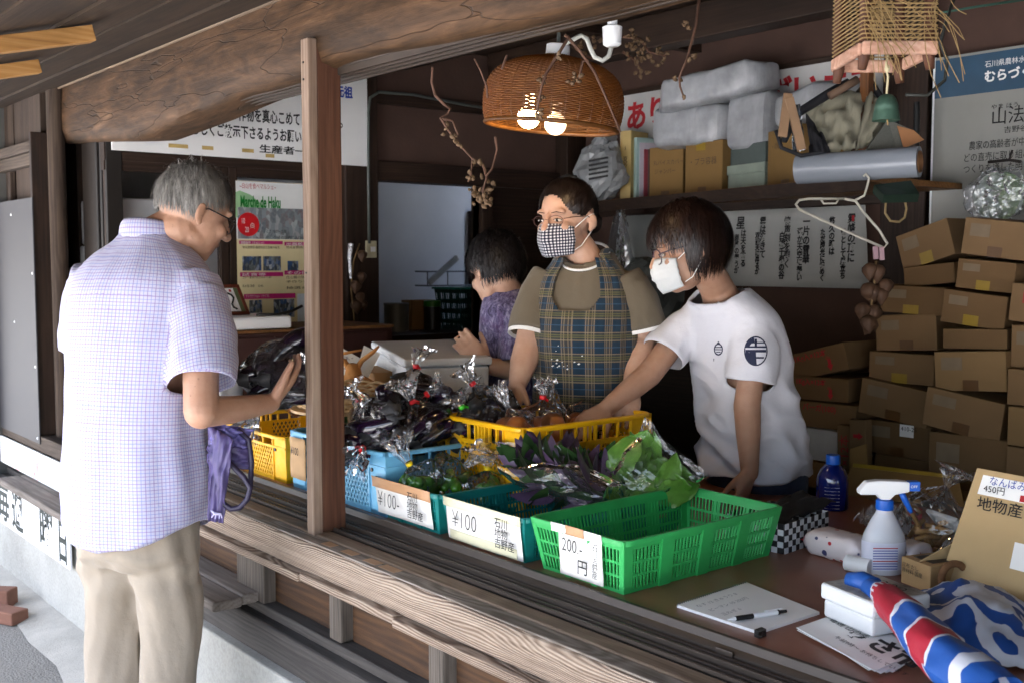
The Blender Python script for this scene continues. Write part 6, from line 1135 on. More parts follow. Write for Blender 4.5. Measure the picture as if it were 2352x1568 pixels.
for i in range(46):
    sx_ = r6.choice((-1, -1, 1)); p = c + hx * W2 * (sx_ * r6.uniform(.6, 1.0)) + hy * (D2 * -1.02 + D2 * .35) + Z * r6.uniform(30, 150) * k3; pts = [p]
    dv = V(0, 0, 0) + hx * r6.uniform(.001, .012) * (1 if sx_ < 0 else r6.choice((1, -.5))) - Z * r6.uniform(.005, .02) - hy * r6.uniform(0, .01)
    for q in range(5): p = p + dv * (1 + .2 * q) - Z * .003 * q; dv = dv * .9 + V(r6.gauss(0, .003), r6.gauss(0, .003), r6.gauss(0, .003)); pts.append(p)
    fz.tube(pts, .0008, 4)
put('loose_threads', fz, mat('tan_thread', '#8a7148'), cg_, kind='stuff')
bc = atd(2035, 278, HD); bl_ = thing('wind_bell', bc, 'green bronze wind bell hanging on a white string below the corded frame', 'bell'); BRZ = mat('green_bronze', '#3f5a4c', .5, .25, 40, .15, metal=.5)
put('bell', M().lathe(bc, Z, [(26 * k3, 2 * k3), (31 * k3, 0), (30 * k3, 5 * k3), (28 * k3, 20 * k3), (26 * k3, 28 * k3), (26.6 * k3, 30 * k3), (25 * k3, 38 * k3), (21 * k3, 50 * k3), (13 * k3, 58 * k3), (2 * k3, 61 * k3)], 32), BRZ, bl_, smooth=50); put('string', M().tube([bc + Z * 60 * k3, bc + Z * 100 * k3 + hx * .002, bc + Z * 118 * k3 - hx * .003, bc + Z * 150 * k3], .0022, 6), mat('cream_string', '#b5ab88', .8), bl_, smooth=True); put('knot', M().ball(bc + Z * 118 * k3, .006, .005, .008, 8, 6), mat('cream_string', '#b5ab88'), bl_); put('clapper_string', M().tube([bc + Z * .02, bc - Z * 10 * k3 + hx * .004], .0015, 5), mat('tan_thread', '#8a7148'), bl_)
put('hang_wire', M().tube([atd(x, y, 2.5) for x, y in ((2190, 0), (2170, 60), (2160, 100), (2176, 140), (2170, 185), (2130, 220), (2080, 218))], .004, 6), mat('dark_cable', '#22241f', .6), label='dark cable looping beside the corded frame', cat='cable', smooth=True)
put('green_string', M().tube([atd(x, y, 2.5) for x, y in ((2352, 0), (2250, 15), (2160, 30))], .003, 6), mat('green_cord', '#23453a', .7), label='green string stretched at the top right corner', cat='string', smooth=True)
# ================================================================ PEOPLE
from mathutils.bvhtree import BVHTree
def remesh(m, vox, it=6):
    me = bpy.data.meshes.new('tmp'); me.from_pydata(m.v, [], m.f); me.update(); o = bpy.data.objects.new('tmp', me); COL.objects.link(o)
    r = o.modifiers.new('r', 'REMESH'); r.mode = 'VOXEL'; r.voxel_size = vox
    if it: s = o.modifiers.new('s', 'SMOOTH'); s.factor = .5; s.iterations = it
    dg = bpy.context.evaluated_depsgraph_get(); me2 = bpy.data.meshes.new_from_object(o.evaluated_get(dg)); n = len(me2.vertices); v = np.empty(n * 3); me2.vertices.foreach_get('co', v)
    nr = np.empty(n * 3); me2.vertices.foreach_get('normal', nr) if False else None
    f = [tuple(p.vertices) for p in me2.polygons]; nn = np.array([tuple(x.vector) for x in me2.vertex_normals])
    bpy.data.objects.remove(o); bpy.data.meshes.remove(me); bpy.data.meshes.remove(me2); return v.reshape(-1, 3), f, nn
def limb(m, pts, rs, n=14):
    pts = [np.array(p, float) for p in pts]; P, R = [], []
    d0 = nrm(pts[1] - pts[0]); d1 = nrm(pts[-1] - pts[-2])
    for a in (-.98, -.8, -.45): P.append(pts[0] + d0 * rs[0] * a); R.append(rs[0] * math.sqrt(max(0.001, 1 - a * a)))
    for i in range(len(pts) - 1):
        for s in (0, .33, .66): P.append(pts[i] * (1 - s) + pts[i + 1] * s); R.append(rs[i] * (1 - s) + rs[i + 1] * s)
    P.append(pts[-1]); R.append(rs[-1])
    for a in (.45, .8, .98): P.append(pts[-1] + d1 * rs[-1] * a); R.append(rs[-1] * math.sqrt(max(.001, 1 - a * a)))
    m.tube(P, R, n)
def rodr(v, k, a): return v * math.cos(a) + np.cross(k, v) * math.sin(a) + k * np.dot(k, v) * (1 - math.cos(a))
def hand(m, wrist, d, n, right, curl=.35, size=1.0, spread=.12, thumb_out=.6, curls=None):
    """d fingers, n the way the palm faces"""
    d = nrm(d); n = nrm(n - d * np.dot(n, d)); s = np.cross(d, n) * (1 if right else -1); w = np.array(wrist, float); k = size; rings = []
    for t_, wd, th in ((-.02, .026, .020), (.0, .027, .020), (.02, .033, .018), (.05, .041, .016), (.078, .043, .014), (.092, .041, .011)):
        rings.append([w + d * t_ * k + s * wd * k * math.copysign(abs(math.cos(a)) ** .7, math.cos(a)) + n * th * k * math.sin(a) for a in np.linspace(0, 6.283, 16, endpoint=False)])
    m.loft(rings); tips = []
    for i, (off, L) in enumerate(((.030, .068), (.010, .076), (-.011, .071), (-.030, .055))):
        b = w + d * .086 * k + s * off * k; dv = nrm(d + s * spread * (1.5 - i) * .5); c_ = curls[i] if curls else curl * (1 + .12 * i); P = [b - d * .012 * k, b]
        for q, seg in enumerate((.44, .31, .25)): dv = rodr(dv, nrm(np.cross(dv, n)), c_ * (.8 if q == 0 else 1.0)); P.append(P[-1] + dv * L * seg * k)
        limb(m, P, [.0098 * k, .0096 * k, .0085 * k, .0078 * k, .0066 * k], 10); tips.append(P[-1])
    b = w + d * .018 * k + s * .026 * k + n * .004 * k; dv = nrm(d * .72 + s * thumb_out + n * .25); P = [b, b + dv * .034 * k]; dv2 = nrm(dv + d * .35 + n * .12); P.append(P[-1] + dv2 * .03 * k); P.append(P[-1] + nrm(dv2 + d * .3) * .024 * k); limb(m, P, [.0155 * k, .0125 * k, .0105 * k, .0085 * k], 10); return tips
class Frame:
    def __init__(s, o, r, f, u, k=1.0): s.o = np.array(o, float); s.r, s.f, s.u, s.k = nrm(r), nrm(f), nrm(u), k
    def __call__(s, x, y, z): return s.o + (s.r * x + s.f * y + s.u * z) * s.k
    def R(s): return np.column_stack([s.r, s.f, s.u])
def headframe(o, face, pitch=0, roll=0, k=1.0):
    f = nrm(V(face[0], face[1], 0)); r = np.cross(f, Z); f2 = rodr(f, r, pitch); u2 = np.cross(r, f2); r2 = rodr(r, f2, roll); u3 = rodr(u2, f2, roll); return Frame(o, r2, f2, u3, k)
def head_parts(m, H, male=False):
    R = H.R(); k = H.k
    m.ball(H(0, -.012, .028), .077 * k, .094 * k, .088 * k, 22, 16, R); m.ball(H(0, .030, -.035), .062 * k, .060 * k, .078 * k, 20, 14, R)
    m.ball(H(0, .058, -.095), .026 * k, .022 * k, .018 * k, 14, 10, R); m.ball(H(0, .045, -.07), .048 * k, .040 * k, .036 * k, 16, 10, R)
    for s in (-1, 1):
        m.ball(H(.036 * s, .060, -.025), .026 * k, .026 * k, .024 * k, 12, 8, R); m.ball(H(.03 * s, .073, .027), .026 * k, .010 * k, .009 * k, 12, 8, R); m.ball(H(.042 * s, .012, -.068), .018 * k, .035 * k, .024 * k, 10, 8, R)
        rings = []
        for y_, z_ , rr in ((0, 0, 1),): 
            E = H(.077 * s, -.012, -.012); ex = nrm(H.r * s * .35 - H.f * .8); m.ball(E + ex * .008 * k + H.r * s * .004 * k, .006 * k, .016 * k, .027 * k, 12, 10, np.column_stack([nrm(H.r * s + H.f * .45), nrm(-H.f + H.r * s * .45), H.u])); m.ball(E - H.u * .022 * k + H.r * s * .002 * k, .006 * k, .009 * k, .010 * k, 10, 8, R)
    limb(m, [H(0, .088, .018), H(0, .098, -.005), H(0, .108, -.022)], [.008 * k, .010 * k, .013 * k], 10)
    for s in (-1, 1): m.ball(H(.012 * s, .097, -.026), .009 * k, .010 * k, .007 * k, 10, 8, R)
    limb(m, [H(-.018, .083, -.056), H(0, .088, -.054), H(.018, .083, -.056)], [.006 * k, .008 * k, .006 * k], 8)
def skinmat(name, c, spots=.0):
    g = G(name); co_ = g.coord(); f = g.noise(co_, 22, 5, .6); f2 = g.noise(co_, 75, 3, .6); cl_ = lin(c)
    base = g.ramp(f, [(.3, tuple(x * q for x, q in zip(cl_, (.86, .78, .74)))), (.7, cl_)])
    if spots: base = g.mix(g.ramp(f2, [(.66, (0, 0, 0)), (.76, (spots,) * 3)]), base, tuple(x * .45 for x in cl_))
    g.col(base); g.set(Roughness=.5); g.b.inputs['Subsurface Weight'].default_value = .12; g.b.inputs['Subsurface Radius'].default_value = (.012, .005, .003); g.b.inputs['Subsurface Scale'].default_value = .5; g.b.inputs['Specular IOR Level'].default_value = .35
    g.bump(g.math('ADD', g.noise(co_, 160, 3, .6), g.noise(g.coord((40, 40, 90)), 1, 4)), .12, .003); return g.m
SK_M = skinmat('skin_man', '#b58f78', .55); SK_W = skinmat('skin_woman', '#c4a08a'); SK_W2 = skinmat('skin_woman_tan', '#b08b74', .2)
def hairmat(name, a, b, rough=.38):
    g = G(name); f = g.noise(g.coord((90, 90, 12)), 1, 4); g.col(g.ramp(f, [(.3, lin(a)), (.7, lin(b))])); g.set(Roughness=rough); g.b.inputs['Specular IOR Level'].default_value = .4; g.bump(f, .5, .004); return g.m
def scalp_dir(H, p): return p
def hair(t, H, keep, length, lift, n, seed, mt, whorl=(0, -.55, .85), grav=.5, width=.0016, wav=.25, shell=True, ctr=(0, -.012, .028), rad_=(.078, .095, .090), fall=1.0, shell_lift=.7):
    """keep(d) says where hair grows; length(d) in metres; strands follow the skull away from the whorl, then fall"""
    r_ = random.Random(seed); W0 = nrm(V(*whorl)); C0 = V(*ctr); E = V(*rad_); m = M()
    if shell:
        nu, nv = 110, 74; P = {}; vs = []; fs = []
        for i in range(nu):
            for j in range(nv + 1):
                ph = -math.pi / 2 + math.pi * j / nv; th = 2 * math.pi * i / nu; d = V(math.cos(ph) * math.cos(th), math.cos(ph) * math.sin(th), math.sin(ph)); q = C0 + E * d * (1 + lift * shell_lift * (1 + .25 * mn.noise(tuple(d * 5 + seed)))); vs.append(H(*q))
        for i in range(nu):
            for j in range(nv):
                th = 2 * math.pi * (i + .5) / nu; ph = -math.pi / 2 + math.pi * (j + .5) / nv; d = V(math.cos(ph) * math.cos(th), math.cos(ph) * math.sin(th), math.sin(ph))
                if keep(d): fs.append((i * (nv + 1) + j, ((i + 1) % nu) * (nv + 1) + j, ((i + 1) % nu) * (nv + 1) + j + 1, i * (nv + 1) + j + 1))
        used = sorted({k_ for f in fs for k_ in f}); mp_ = {k_: q for q, k_ in enumerate(used)}; m.add([vs[k_] for k_ in used], [tuple(mp_[k_] for k_ in f) for f in fs])
    cnt = 0
    while cnt < n:
        d = nrm(V(r_.gauss(0, 1), r_.gauss(0, 1), r_.gauss(0, 1)))
        if not keep(d): continue
        cnt += 1; L = length(d) * r_.uniform(.75, 1.1); p = C0 + E * d * (1 + lift * r_.uniform(.5, .95)); pts = [p]; steps = 7; st = L / steps; ph = r_.random() * 6
        for q in range(steps):
            dd = nrm((p - C0) / E); tg = dd - W0; tg = tg - dd * np.dot(tg, dd); tg = nrm(tg + V(r_.gauss(0, wav), r_.gauss(0, wav), r_.gauss(0, wav)) * .4); v = nrm(tg * (1 - grav * q / steps) + V(0, 0, -1) * grav * (.3 + q / steps) * fall); p = p + v * st
            e = (p - C0) / E; rr = np.linalg.norm(e); mn_ = 1 + lift * r_.uniform(.55, 1.05)
            if rr < mn_: p = C0 + E * e / rr * mn_
            pts.append(p)
        P = [H(*q) for q in pts]; wd = width * r_.uniform(.7, 1.5); out = [nrm(P[q] - H(*C0)) for q in range(len(P))]
        A, Bq = [], []
        for q in range(len(P)):
            tn = nrm(P[min(q + 1, len(P) - 1)] - P[max(q - 1, 0)]); sd = nrm(np.cross(tn, out[q])); ww = wd * (1 - (q / (len(P) - 1)) ** 2 * .9); A.append(P[q] + sd * ww); Bq.append(P[q] - sd * ww)
        m.grid([A, Bq])
    return put('hair', m, mt, t, smooth=True)
def ringof(c, r, f, a, b, n=40, ex=2.3, fo=0):
    out = []
    for t_ in np.linspace(0, 2 * math.pi, n, endpoint=False):
        x, y = math.cos(t_), math.sin(t_); out.append(c + r * a * math.copysign(abs(x) ** (2 / ex), x) + f * b * math.copysign(abs(y) ** (2 / ex), y))
    return out
class Torso:
    def __init__(s, spec, r, f, n=26):      # spec rows: centre(3), a, b
        q = spline([list(c) + [a, b] for c, a, b in spec], n); s.c = [x[:3] for x in q]; s.a = [x[3] for x in q]; s.b = [x[4] for x in q]; s.r, s.f = nrm(r), nrm(f); s.len = np.concatenate([[0], np.cumsum([np.linalg.norm(s.c[i + 1] - s.c[i]) for i in range(n - 1)])])
    def rings(s, grow=0): return [ringof(c, s.r, s.f, a + grow, b + grow) for c, a, b in zip(s.c, s.a, s.b)]
    def locate(s, p):
        C_ = np.array(s.c); A_ = C_[:-1]; d = C_[1:] - A_; L2 = (d * d).sum(1); t = np.clip(((p - A_) * d).sum(1) / L2, 0, 1); q = A_ + d * t[:, None]; k = int(((q - p) ** 2).sum(1).argmin()); tk = t[k]
        ext = float(np.dot(p - C_[0], nrm(d[0]))) if k == 0 and tk <= 0 else (float(np.dot(p - C_[-1], nrm(d[-1]))) if k == len(d) - 1 and tk >= 1 else 0.0)
        v = s.len[k] + tk * math.sqrt(L2[k]) + ext; a = s.a[k] * (1 - tk) + s.a[k + 1] * tk; b = s.b[k] * (1 - tk) + s.b[k + 1] * tk; return float(np.dot(p - q[k], s.r)) / a, float(np.dot(p - q[k], s.f)) / b, v, k
    def surf(s, ang, v, grow=0):            # ang from the front
        i = float(np.interp(v, s.len, range(len(s.len)))); k = min(int(i), len(s.c) - 2); t = i - k; c = s.c[k] * (1 - t) + s.c[k + 1] * t; a = s.a[k] * (1 - t) + s.a[k + 1] * t + grow; b = s.b[k] * (1 - t) + s.b[k + 1] * t + grow; x, y = math.sin(ang), math.cos(ang)
        return c + s.r * a * math.copysign(abs(x) ** .87, x) + s.f * b * math.copysign(abs(y) ** .87, y)
def sleeve_pts(a, b, c, cut):
    """path shoulder->elbow->wrist, cut after a share of the upper arm"""
    return [a, a * (1 - cut) + b * cut] if cut <= 1 else [a, b, b * (2 - cut) + c * (cut - 1)]
def garment(t, name, T, sleeves, mt, vox=.009, it=5, folds=None, from_back=False, uvs=1.0, hem=None, thick=.0025, neckdrop=0):
    m = M(); R = T.rings()
    if neckdrop:
        n_r = len(R); w_ = [max(0, (i - n_r * .72) / (n_r * .28)) ** 1.5 for i in range(n_r)]; R = [[p - Z * neckdrop * w_[i] * max(0, math.sin(2 * math.pi * j / len(r))) ** .8 for j, p in enumerate(r)] for i, r in enumerate(R)]
    if hem is not None: R = [[p + hem(j, len(r), i) for j, p in enumerate(r)] for i, r in enumerate(R)]
    m.loft(R)
    for pts, rs in sleeves: q = spline([list(p) + [r] for p, r in zip(pts, rs)], 9); m.tube([x[:3] for x in q], [x[3] for x in q], 18)
    v, f, nn = remesh(m, vox, it); v0 = v.copy(); part = np.zeros(len(v), int); UV = np.zeros((len(sleeves) + 1, len(v), 2)); PER = [2 * math.pi * .165]; SL = []
    for pts, rs in sleeves:
        d = np.array(pts[-1]) - np.array(pts[0]); L = np.linalg.norm(d); d = d / L; u_, w_ = perp(d); SL.append((np.array(pts[0]), d, L, max(rs), u_, w_, np.array(pts[-1]), nrm(np.array(pts[-1]) - np.array(pts[-2])))); PER.append(2 * math.pi * max(rs) * .95)
    for i, p in enumerate(v):
        x, y, vv, k = T.locate(p); rho = math.hypot(x, y); UV[0, i] = (math.atan2(x, -y if from_back else y) * .165, vv)
        for q, (o, d, L, r, u_, w_, e_, _) in enumerate(SL):
            s = float(np.dot(p - o, d)); rd_ = p - o - d * s; UV[q + 1, i] = (math.atan2(float(np.dot(rd_, w_)), float(np.dot(rd_, u_))) * r * .95, s)
            if s > .16 * L and rho > 1.05 and np.linalg.norm(rd_) < r * 1.6 and abs(float(np.dot(nn[i], d))) < .62: part[i] = q + 1
    if folds is not None:
        for i in range(len(v)): v[i] = v0[i] + nn[i] * folds(v0[i], UV[part[i], i], part[i])
    keep = []; C0 = np.array(T.c[0]); d0 = nrm(np.array(T.c[1]) - C0); C1 = np.array(T.c[-1]); d1 = nrm(C1 - np.array(T.c[-2]))
    rt_ = np.array(R[-1]); 
    for fc in f:
        ids = list(fc); c = v0[ids].mean(0); n_ = nn[ids].mean(0); bad = False
        if np.dot(n_, -d0) > .6 and np.dot(c - C0, d0) < .06 and part[ids[0]] == 0: bad = True
        if np.dot(n_, Z) > .35 and np.linalg.norm((c - C1)[:2]) < .085 and ((rt_ - c) ** 2).sum(1).min() > .008 ** 2 and c[2] < rt_[:, 2].max() + .01 and c[2] > rt_[:, 2].min() - .012 and np.linalg.norm((c - C1)[:2]) < .92 * T.a[-1]: bad = True
        for (o, d, L, r, u_, w_, e_, de) in SL:
            if np.dot(n_, de) > .55 and np.linalg.norm(c - e_) < r * 1.2 and np.dot(c - e_, de) > -.03: bad = True
        if not bad: keep.append(fc)
    # even out the raw edges
    ec = {}
    for fc in keep:
        for a_, b_ in zip(fc, fc[1:] + fc[:1]): e = (min(a_, b_), max(a_, b_)); ec[e] = ec.get(e, 0) + 1
    nb = {}
    for (a_, b_), c_ in ec.items():
        if c_ == 1: nb.setdefault(a_, []).append(b_); nb.setdefault(b_, []).append(a_)
    for _ in range(14):
        new = {a_: (v[a_] * .4 + v[q].mean(0) * .6) for a_, q in nb.items() if len(q) == 2}
        for a_, p in new.items(): v[a_] = p
    vs = np.array(v); o = put(name, (vs, keep), mt, t, smooth=True, uv=UV[0]); lay = o.data.uv_layers[0]; out = []
    for fc in keep:
        q = np.bincount(part[list(fc)], minlength=len(SL) + 1).argmax(); us = UV[q, list(fc)].copy(); base = us[0, 0]
        for i in range(1, len(us)):
            while us[i, 0] - base > PER[q] / 2: us[i, 0] -= PER[q]
            while us[i, 0] - base < -PER[q] / 2: us[i, 0] += PER[q]
        out.append(us)
    lay.data.foreach_set('uv', np.concatenate(out).ravel() * uvs); s_ = o.modifiers.new('solid', 'SOLIDIFY'); s_.thickness = thick; s_.offset = -1; return o, v, UV[0]
def fabric(name, colf, rough=.85, weave=0):
    g = G(name); u = g.n('UVMap'); sx = g.n('SeparateXYZ'); g.l(u.outputs[0], sx.inputs[0]); colf(g, sx.outputs[0], sx.outputs[1], u.outputs[0]); g.set(Roughness=rough); g.b.inputs['Specular IOR Level'].default_value = .2; g.b.inputs['Sheen Weight'].default_value = .15
    g.bump(g.noise(g.coord(), 28, 4), .22, .012); return g.m
def lines(g, x, period, duty, off=0):
    fr = g.math('FRACT', g.math('ADD', g.math('DIVIDE', x, period), off)); return g.math('LESS_THAN', fr, duty)
def plainf(c, var=.08):
    def fn(g, u, v, uv): g.col(g.ramp(g.noise(g.coord(), 6, 4), [(.3, tuple(x * (1 - var) for x in lin(c))), (.7, lin(c))]))
    return fn
def local(px, py, D):
    """frame at a picture position: screen right, away, ground point"""
    p = atd(px, py, D); vd = nrm(V(p[0] - CAM[0], p[1] - CAM[1], 0)); return p, V(vd[1], -vd[0], 0), vd
def glasses(t, H, mt, lens=True, zo=.0, w_=.027, h_=.019, thick=.0014, temple=True):
    m = M()
    for s in (-1, 1):
        m.tube([H(s * (.033 + w_ * math.cos(a)), .100 - .012 * abs(math.cos(a) * .5 + .5) , .0 + zo + h_ * math.sin(a)) for a in np.linspace(0, 6.283, 25)], thick, 6, False)
        if temple: m.tube([H(s * .061, .091, .006 + zo), H(s * .074, .06, .008 + zo), H(s * .0815, .0, .006 + zo), H(s * .080, -.018, -.004 + zo)], thick * 1.2, 6)
    m.tube([H(-.007, .100, .004 + zo), H(0, .103, .006 + zo), H(.007, .100, .004 + zo)], thick, 6); put('glasses', m, mt, t, smooth=True)
def eyes(t, H, half=.5):
    for s in (-1, 1):
        put('eye', M().ball(H(s * .032, .0795, .002), .0135 * H.k, .009 * H.k, .0075 * H.k * half * 1.4, 14, 10, H.R()), mat('eye_white', '#cfc4ba', .3), t, smooth=True)
        put('iris', M().ball(H(s * .032, .0845, .002), .0062 * H.k, .005 * H.k, .0058 * H.k, 12, 8, H.R()), mat('iris_dark', '#17100c', .2), t, smooth=True)
        put('upper_lash', M().tube([H(s * .018, .086, .0035), H(s * .031, .0895, .0065), H(s * .047, .080, .002)], .0011, 6), mat('lash', '#1a120e', .6), t); put('eyebrow', M().tube([H(s * .014, .088, .0235), H(s * .032, .0875, .0265), H(s * .052, .075, .021)], [.0014, .0019, .0008], 6), mat('brow', '#4a382c', .8), t)
def mask(t, H, mt, pleats=True, zo=0, loops=True, uvk=1.0):
    P = []; uv = []; nu, nv = 26, 14
    for i in range(nu):
        th = rad(-74 + 148 * i / (nu - 1)); row = []
        for j in range(nv):
            q = -1 + 2 * j / (nv - 1); wd = .071 - .006 * max(0, q) - .012 * max(0, -q); y = .028 + .072 * math.cos(th) ** .8 * (1 - .16 * q * q) + (.021 * math.exp(-(th / .32) ** 2) * (1 if q > -.2 else .7) * (1 if q < .8 else .75)); z = -.058 + .050 * q * (.72 + .28 * math.cos(th)) + zo - .006 * (1 - math.cos(th))
            if pleats: y += .003 * (((q + 1) * 2.0) % 1 - .5)
            row.append(H(wd * math.sin(th) * 1.04, y, z)); uv.append((th * .07 * uvk, z * uvk))
        P.append(row)
    m = M().grid(P); o = put('face_mask', m, mt, t, smooth=True, uv=uv); s = o.modifiers.new('s', 'SOLIDIFY'); s.thickness = .0016
    if loops:
        mm = M()
        for s_ in (-1, 1): mm.tube([H(s_ * .067, .045, -.025 + zo), H(s_ * .080, .0, .005), H(s_ * .086, -.022, .012), H(s_ * .083, -.026, -.03), H(s_ * .066, .02, -.08), H(s_ * .058, .042, -.092 + zo)], .0015, 6)
        put('mask_loop', mm, WHITE, t, smooth=True)
# ---------------------------------------------------------------- the shopper
p, rd, vd = local(312, 900, 2.82); O = V(p[0], p[1], 0); A40 = rad(40); F_ = vd * math.cos(A40) + rd * math.sin(A40); R_ = rd * math.cos(A40) - vd * math.sin(A40)
man = thing('person', O, 'elderly shopper in checked short sleeve shirt and beige trousers holding a bag of eggplants', 'person', 'people at the stall')
def mp_(r, f, u): return O + R_ * r + F_ * f + Z * u
Hm = headframe(atd(446, 488, 2.88), rd * math.cos(rad(22)) + vd * math.sin(rad(22)), rad(-24), rad(0), 1.03)
shR = mp_(.175, .045, 1.385); elR = atd(462, 945, 2.66); wrR = atd(622, 925, 2.885); shL = mp_(-.17, .035, 1.42); elL = mp_(-.215, .09, 1.15); wrL = mp_(-.04, .30, 1.07)
sk = M(); head_parts(sk, Hm, True); limb(sk, [mp_(0, .05, 1.42), mp_(0, .085, 1.52), Hm(0, -.02, -.06)], [.062, .057, .058], 18)
sk.ball(mp_(0, .03, 1.25), .15, .10, .24, 18, 12, np.column_stack([R_, F_, Z])); sk.ball(mp_(0, 0, .95), .14, .10, .2, 18, 12, np.column_stack([R_, F_, Z]))
limb(sk, [shR - Z * .02, elR + (shR - elR) * .5, elR], [.038, .045, .043]); limb(sk, [elR, elR * .6 + wrR * .4 + Z * -.004, wrR], [.041, .036, .026]); limb(sk, [shL - Z * .02, elL, wrL], [.036, .043, .028])
limb(sk, [mp_(.05, 0, 1.36), shR - Z * .02], [.05, .036]); limb(sk, [mp_(-.05, 0, 1.36), shL - Z * .02], [.05, .036])
hdR = nrm(atd(672, 868, 2.95) - wrR); hand(sk, wrR, hdR, nrm(-rd * .35 + vd * .45 + Z * .95), True, .28, 1.02, .1, .75); hand(sk, wrL, nrm(F_ * .6 + R_ * .8 + Z * .05), Z * .9 + F_ * .2, False, .3, 1.0)
for s_ in (-1, 1): limb(sk, [mp_(.085 * s_, 0, .85), mp_(.09 * s_, .01, .46), mp_(.09 * s_, -.02, .08)], [.07, .05, .04]); limb(sk, [mp_(.09 * s_, -.03, .05), mp_(.10 * s_, .12, .04)], [.035, .03])
v, f, nn = remesh(sk, .0042, 4); put('body', (v, f), SK_M, man, smooth=True)
def chk(g, u, v, uv):
    P = .0086; c = lin('#aeaec2'); a = g.mix(g.math('MULTIPLY', lines(g, u, P, .27), .4), c, lin('#5d68ad')); a = g.mix(g.math('MULTIPLY', lines(g, u, P * 2, .13, .5), .32), a, lin('#96607a')); a = g.mix(g.math('MULTIPLY', lines(g, v, P, .27), .4), a, lin('#5d68ad')); a = g.mix(g.math('MULTIPLY', lines(g, v, P * 2, .13, .5), .32), a, lin('#96607a')); g.col(a)
CHK = fabric('gingham_shirt', chk)
T = Torso([(mp_(0, 0, .775), .197, .158), (mp_(0, 0, .86), .196, .156), (mp_(0, 0, .98), .190, .150), (mp_(0, .005, 1.10), .190, .146), (mp_(0, .018, 1.24), .198, .142), (mp_(0, .030, 1.35), .202, .132), (mp_(0, .042, 1.42), .188, .116), (mp_(0, .052, 1.465), .150, .094), (mp_(0, .066, 1.50), .098, .080), (mp_(0, .078, 1.53), .076, .072)], R_, F_)
def hemm(j, n, i): return V(0, 0, 0) if i > 3 else Z * (-.035 * math.cos(4 * math.pi * j / n + math.pi) * (1 - i / 4) - .02 * (1 - i / 4))
def foldm(p, uv, part):
    h = p[2]; s = math.sin
    if part: return .005 * mn.noise((uv[0] * 10, uv[1] * 22, 3)) + .003 * mn.noise((uv[0] * 30, uv[1] * 14, 9))
    low = max(0, min(1, (1.30 - h) / .35)); return .008 * low * (1 - 2 * abs(mn.noise((uv[0] * 9 + 1.5 * uv[1], uv[1] * 2.2, 14)))) - .004 * low + .007 * low * mn.noise((uv[0] * 15 + 1.2 * uv[1], uv[1] * 2.0, 4)) + .005 * mn.noise((uv[0] * 6, uv[1] * 11, 1)) + .0035 * mn.noise((uv[0] * 24, uv[1] * 7, 2))
slR = [shR + R_ * -.03 + Z * .012, shR * .62 + elR * .38 + R_ * .008, shR * .22 + elR * .78 + R_ * .006]; slL = [shL + R_ * .03, shL * .55 + elL * .45 - R_ * .012, shL * .22 + elL * .78 - R_ * .015]
garment(man, 'shirt', T, [(slR, [.078, .083, .084]), (slL, [.072, .076, .078])], CHK, .0085, 6, foldm, True, 1.0, hemm)
# collar
cm = M(); P = []
for i in range(25):
    a = rad(-150 + 300 * i / 24); c = mp_(0, .078, 1.517); row = []
    for j in range(5): q = j / 4; rr = .072 + .012 * q * (2 - q); row.append(c + R_ * math.sin(a) * rr - F_ * math.cos(a) * rr + Z * (.028 - .045 * q * q + .018 * math.cos(a) * (1 - q)) + F_ * .005)
    P.append(row)
cm.grid(P); o = put('collar', cm, CHK, man, smooth=True, uv=[(i * .02, j * .012) for i in range(25) for j in range(5)]); o.modifiers.new('s', 'SOLIDIFY').thickness = .003
TRO = fabric('beige_trousers', plainf('#968b7c', .06))
tm = M(); tm.loft([ringof(mp_(0, f_, u_), R_, F_, a, b) for u_, f_, a, b in ((.92, 0, .165, .125), (.84, 0, .168, .130), (.76, -.005, .170, .135), (.70, -.005, .168, .130), (.66, -.003, .15, .10))])
for s_ in (-1, 1): tm.tube([mp_(.082 * s_, 0, .80), mp_(.084 * s_, 0, .66), mp_(.088 * s_, .008, .46), mp_(.09 * s_, -.012, .25), mp_(.09 * s_, -.03, .085)], [.085, .089, .080, .072, .066], 22)
v, f, nn = remesh(tm, .008, 5)
for i in range(len(v)):
    q = v[i]; x = float(np.dot(q - O, R_)); y = float(np.dot(q - O, F_)); an = math.atan2(y, abs(x) - .085); lo = max(0, min(1, (.80 - q[2]) / .3)); v[i] = q + nn[i] * (.010 * lo * mn.noise((an * .9, q[2] * 4, 2 + (x > 0) * 5)) + .006 * mn.noise((an * 2.4 + q[2] * 6, q[2] * 3, 5)) + .007 * max(0, 1 - abs(q[2] - .68) / .1) * mn.noise((x * 18, y * 18, q[2] * 34)) + .006 * max(0, 1 - q[2] / .35) * math.sin(q[2] * 60 + an * 2))
for i in range(len(v)):
    q = v[i]; x = float(np.dot(q - O, R_)); y = float(np.dot(q - O, F_)); v[i] = q + nn[i] * (.011 * max(0, 1 - abs(q[2] - .64) / .12) * math.sin(52 * (q[2] + .55 * abs(x - .02)) + 3 * mn.noise((x * 9, y * 9, 1))) * .55 + .012 * mn.noise((x * 7, y * 7, q[2] * 7 + x * 5)) * .7)
put('trousers', (v, f), TRO, man, smooth=True)
for s_ in (-1, 1): put('shoe', M().loft([ringof(mp_(.095 * s_, y_, z_), R_, Z, a, b, 20) for y_, z_, a, b in ((-.09, .04, .03, .035), (-.04, .05, .042, .05), (.06, .04, .048, .036), (.14, .03, .045, .026), (.18, .025, .02, .018))]), mat('dark_shoe', '#2c2926', .5), man, smooth=True)
hairm = hairmat('grey_hair', '#4a4743', '#97948e', .5)
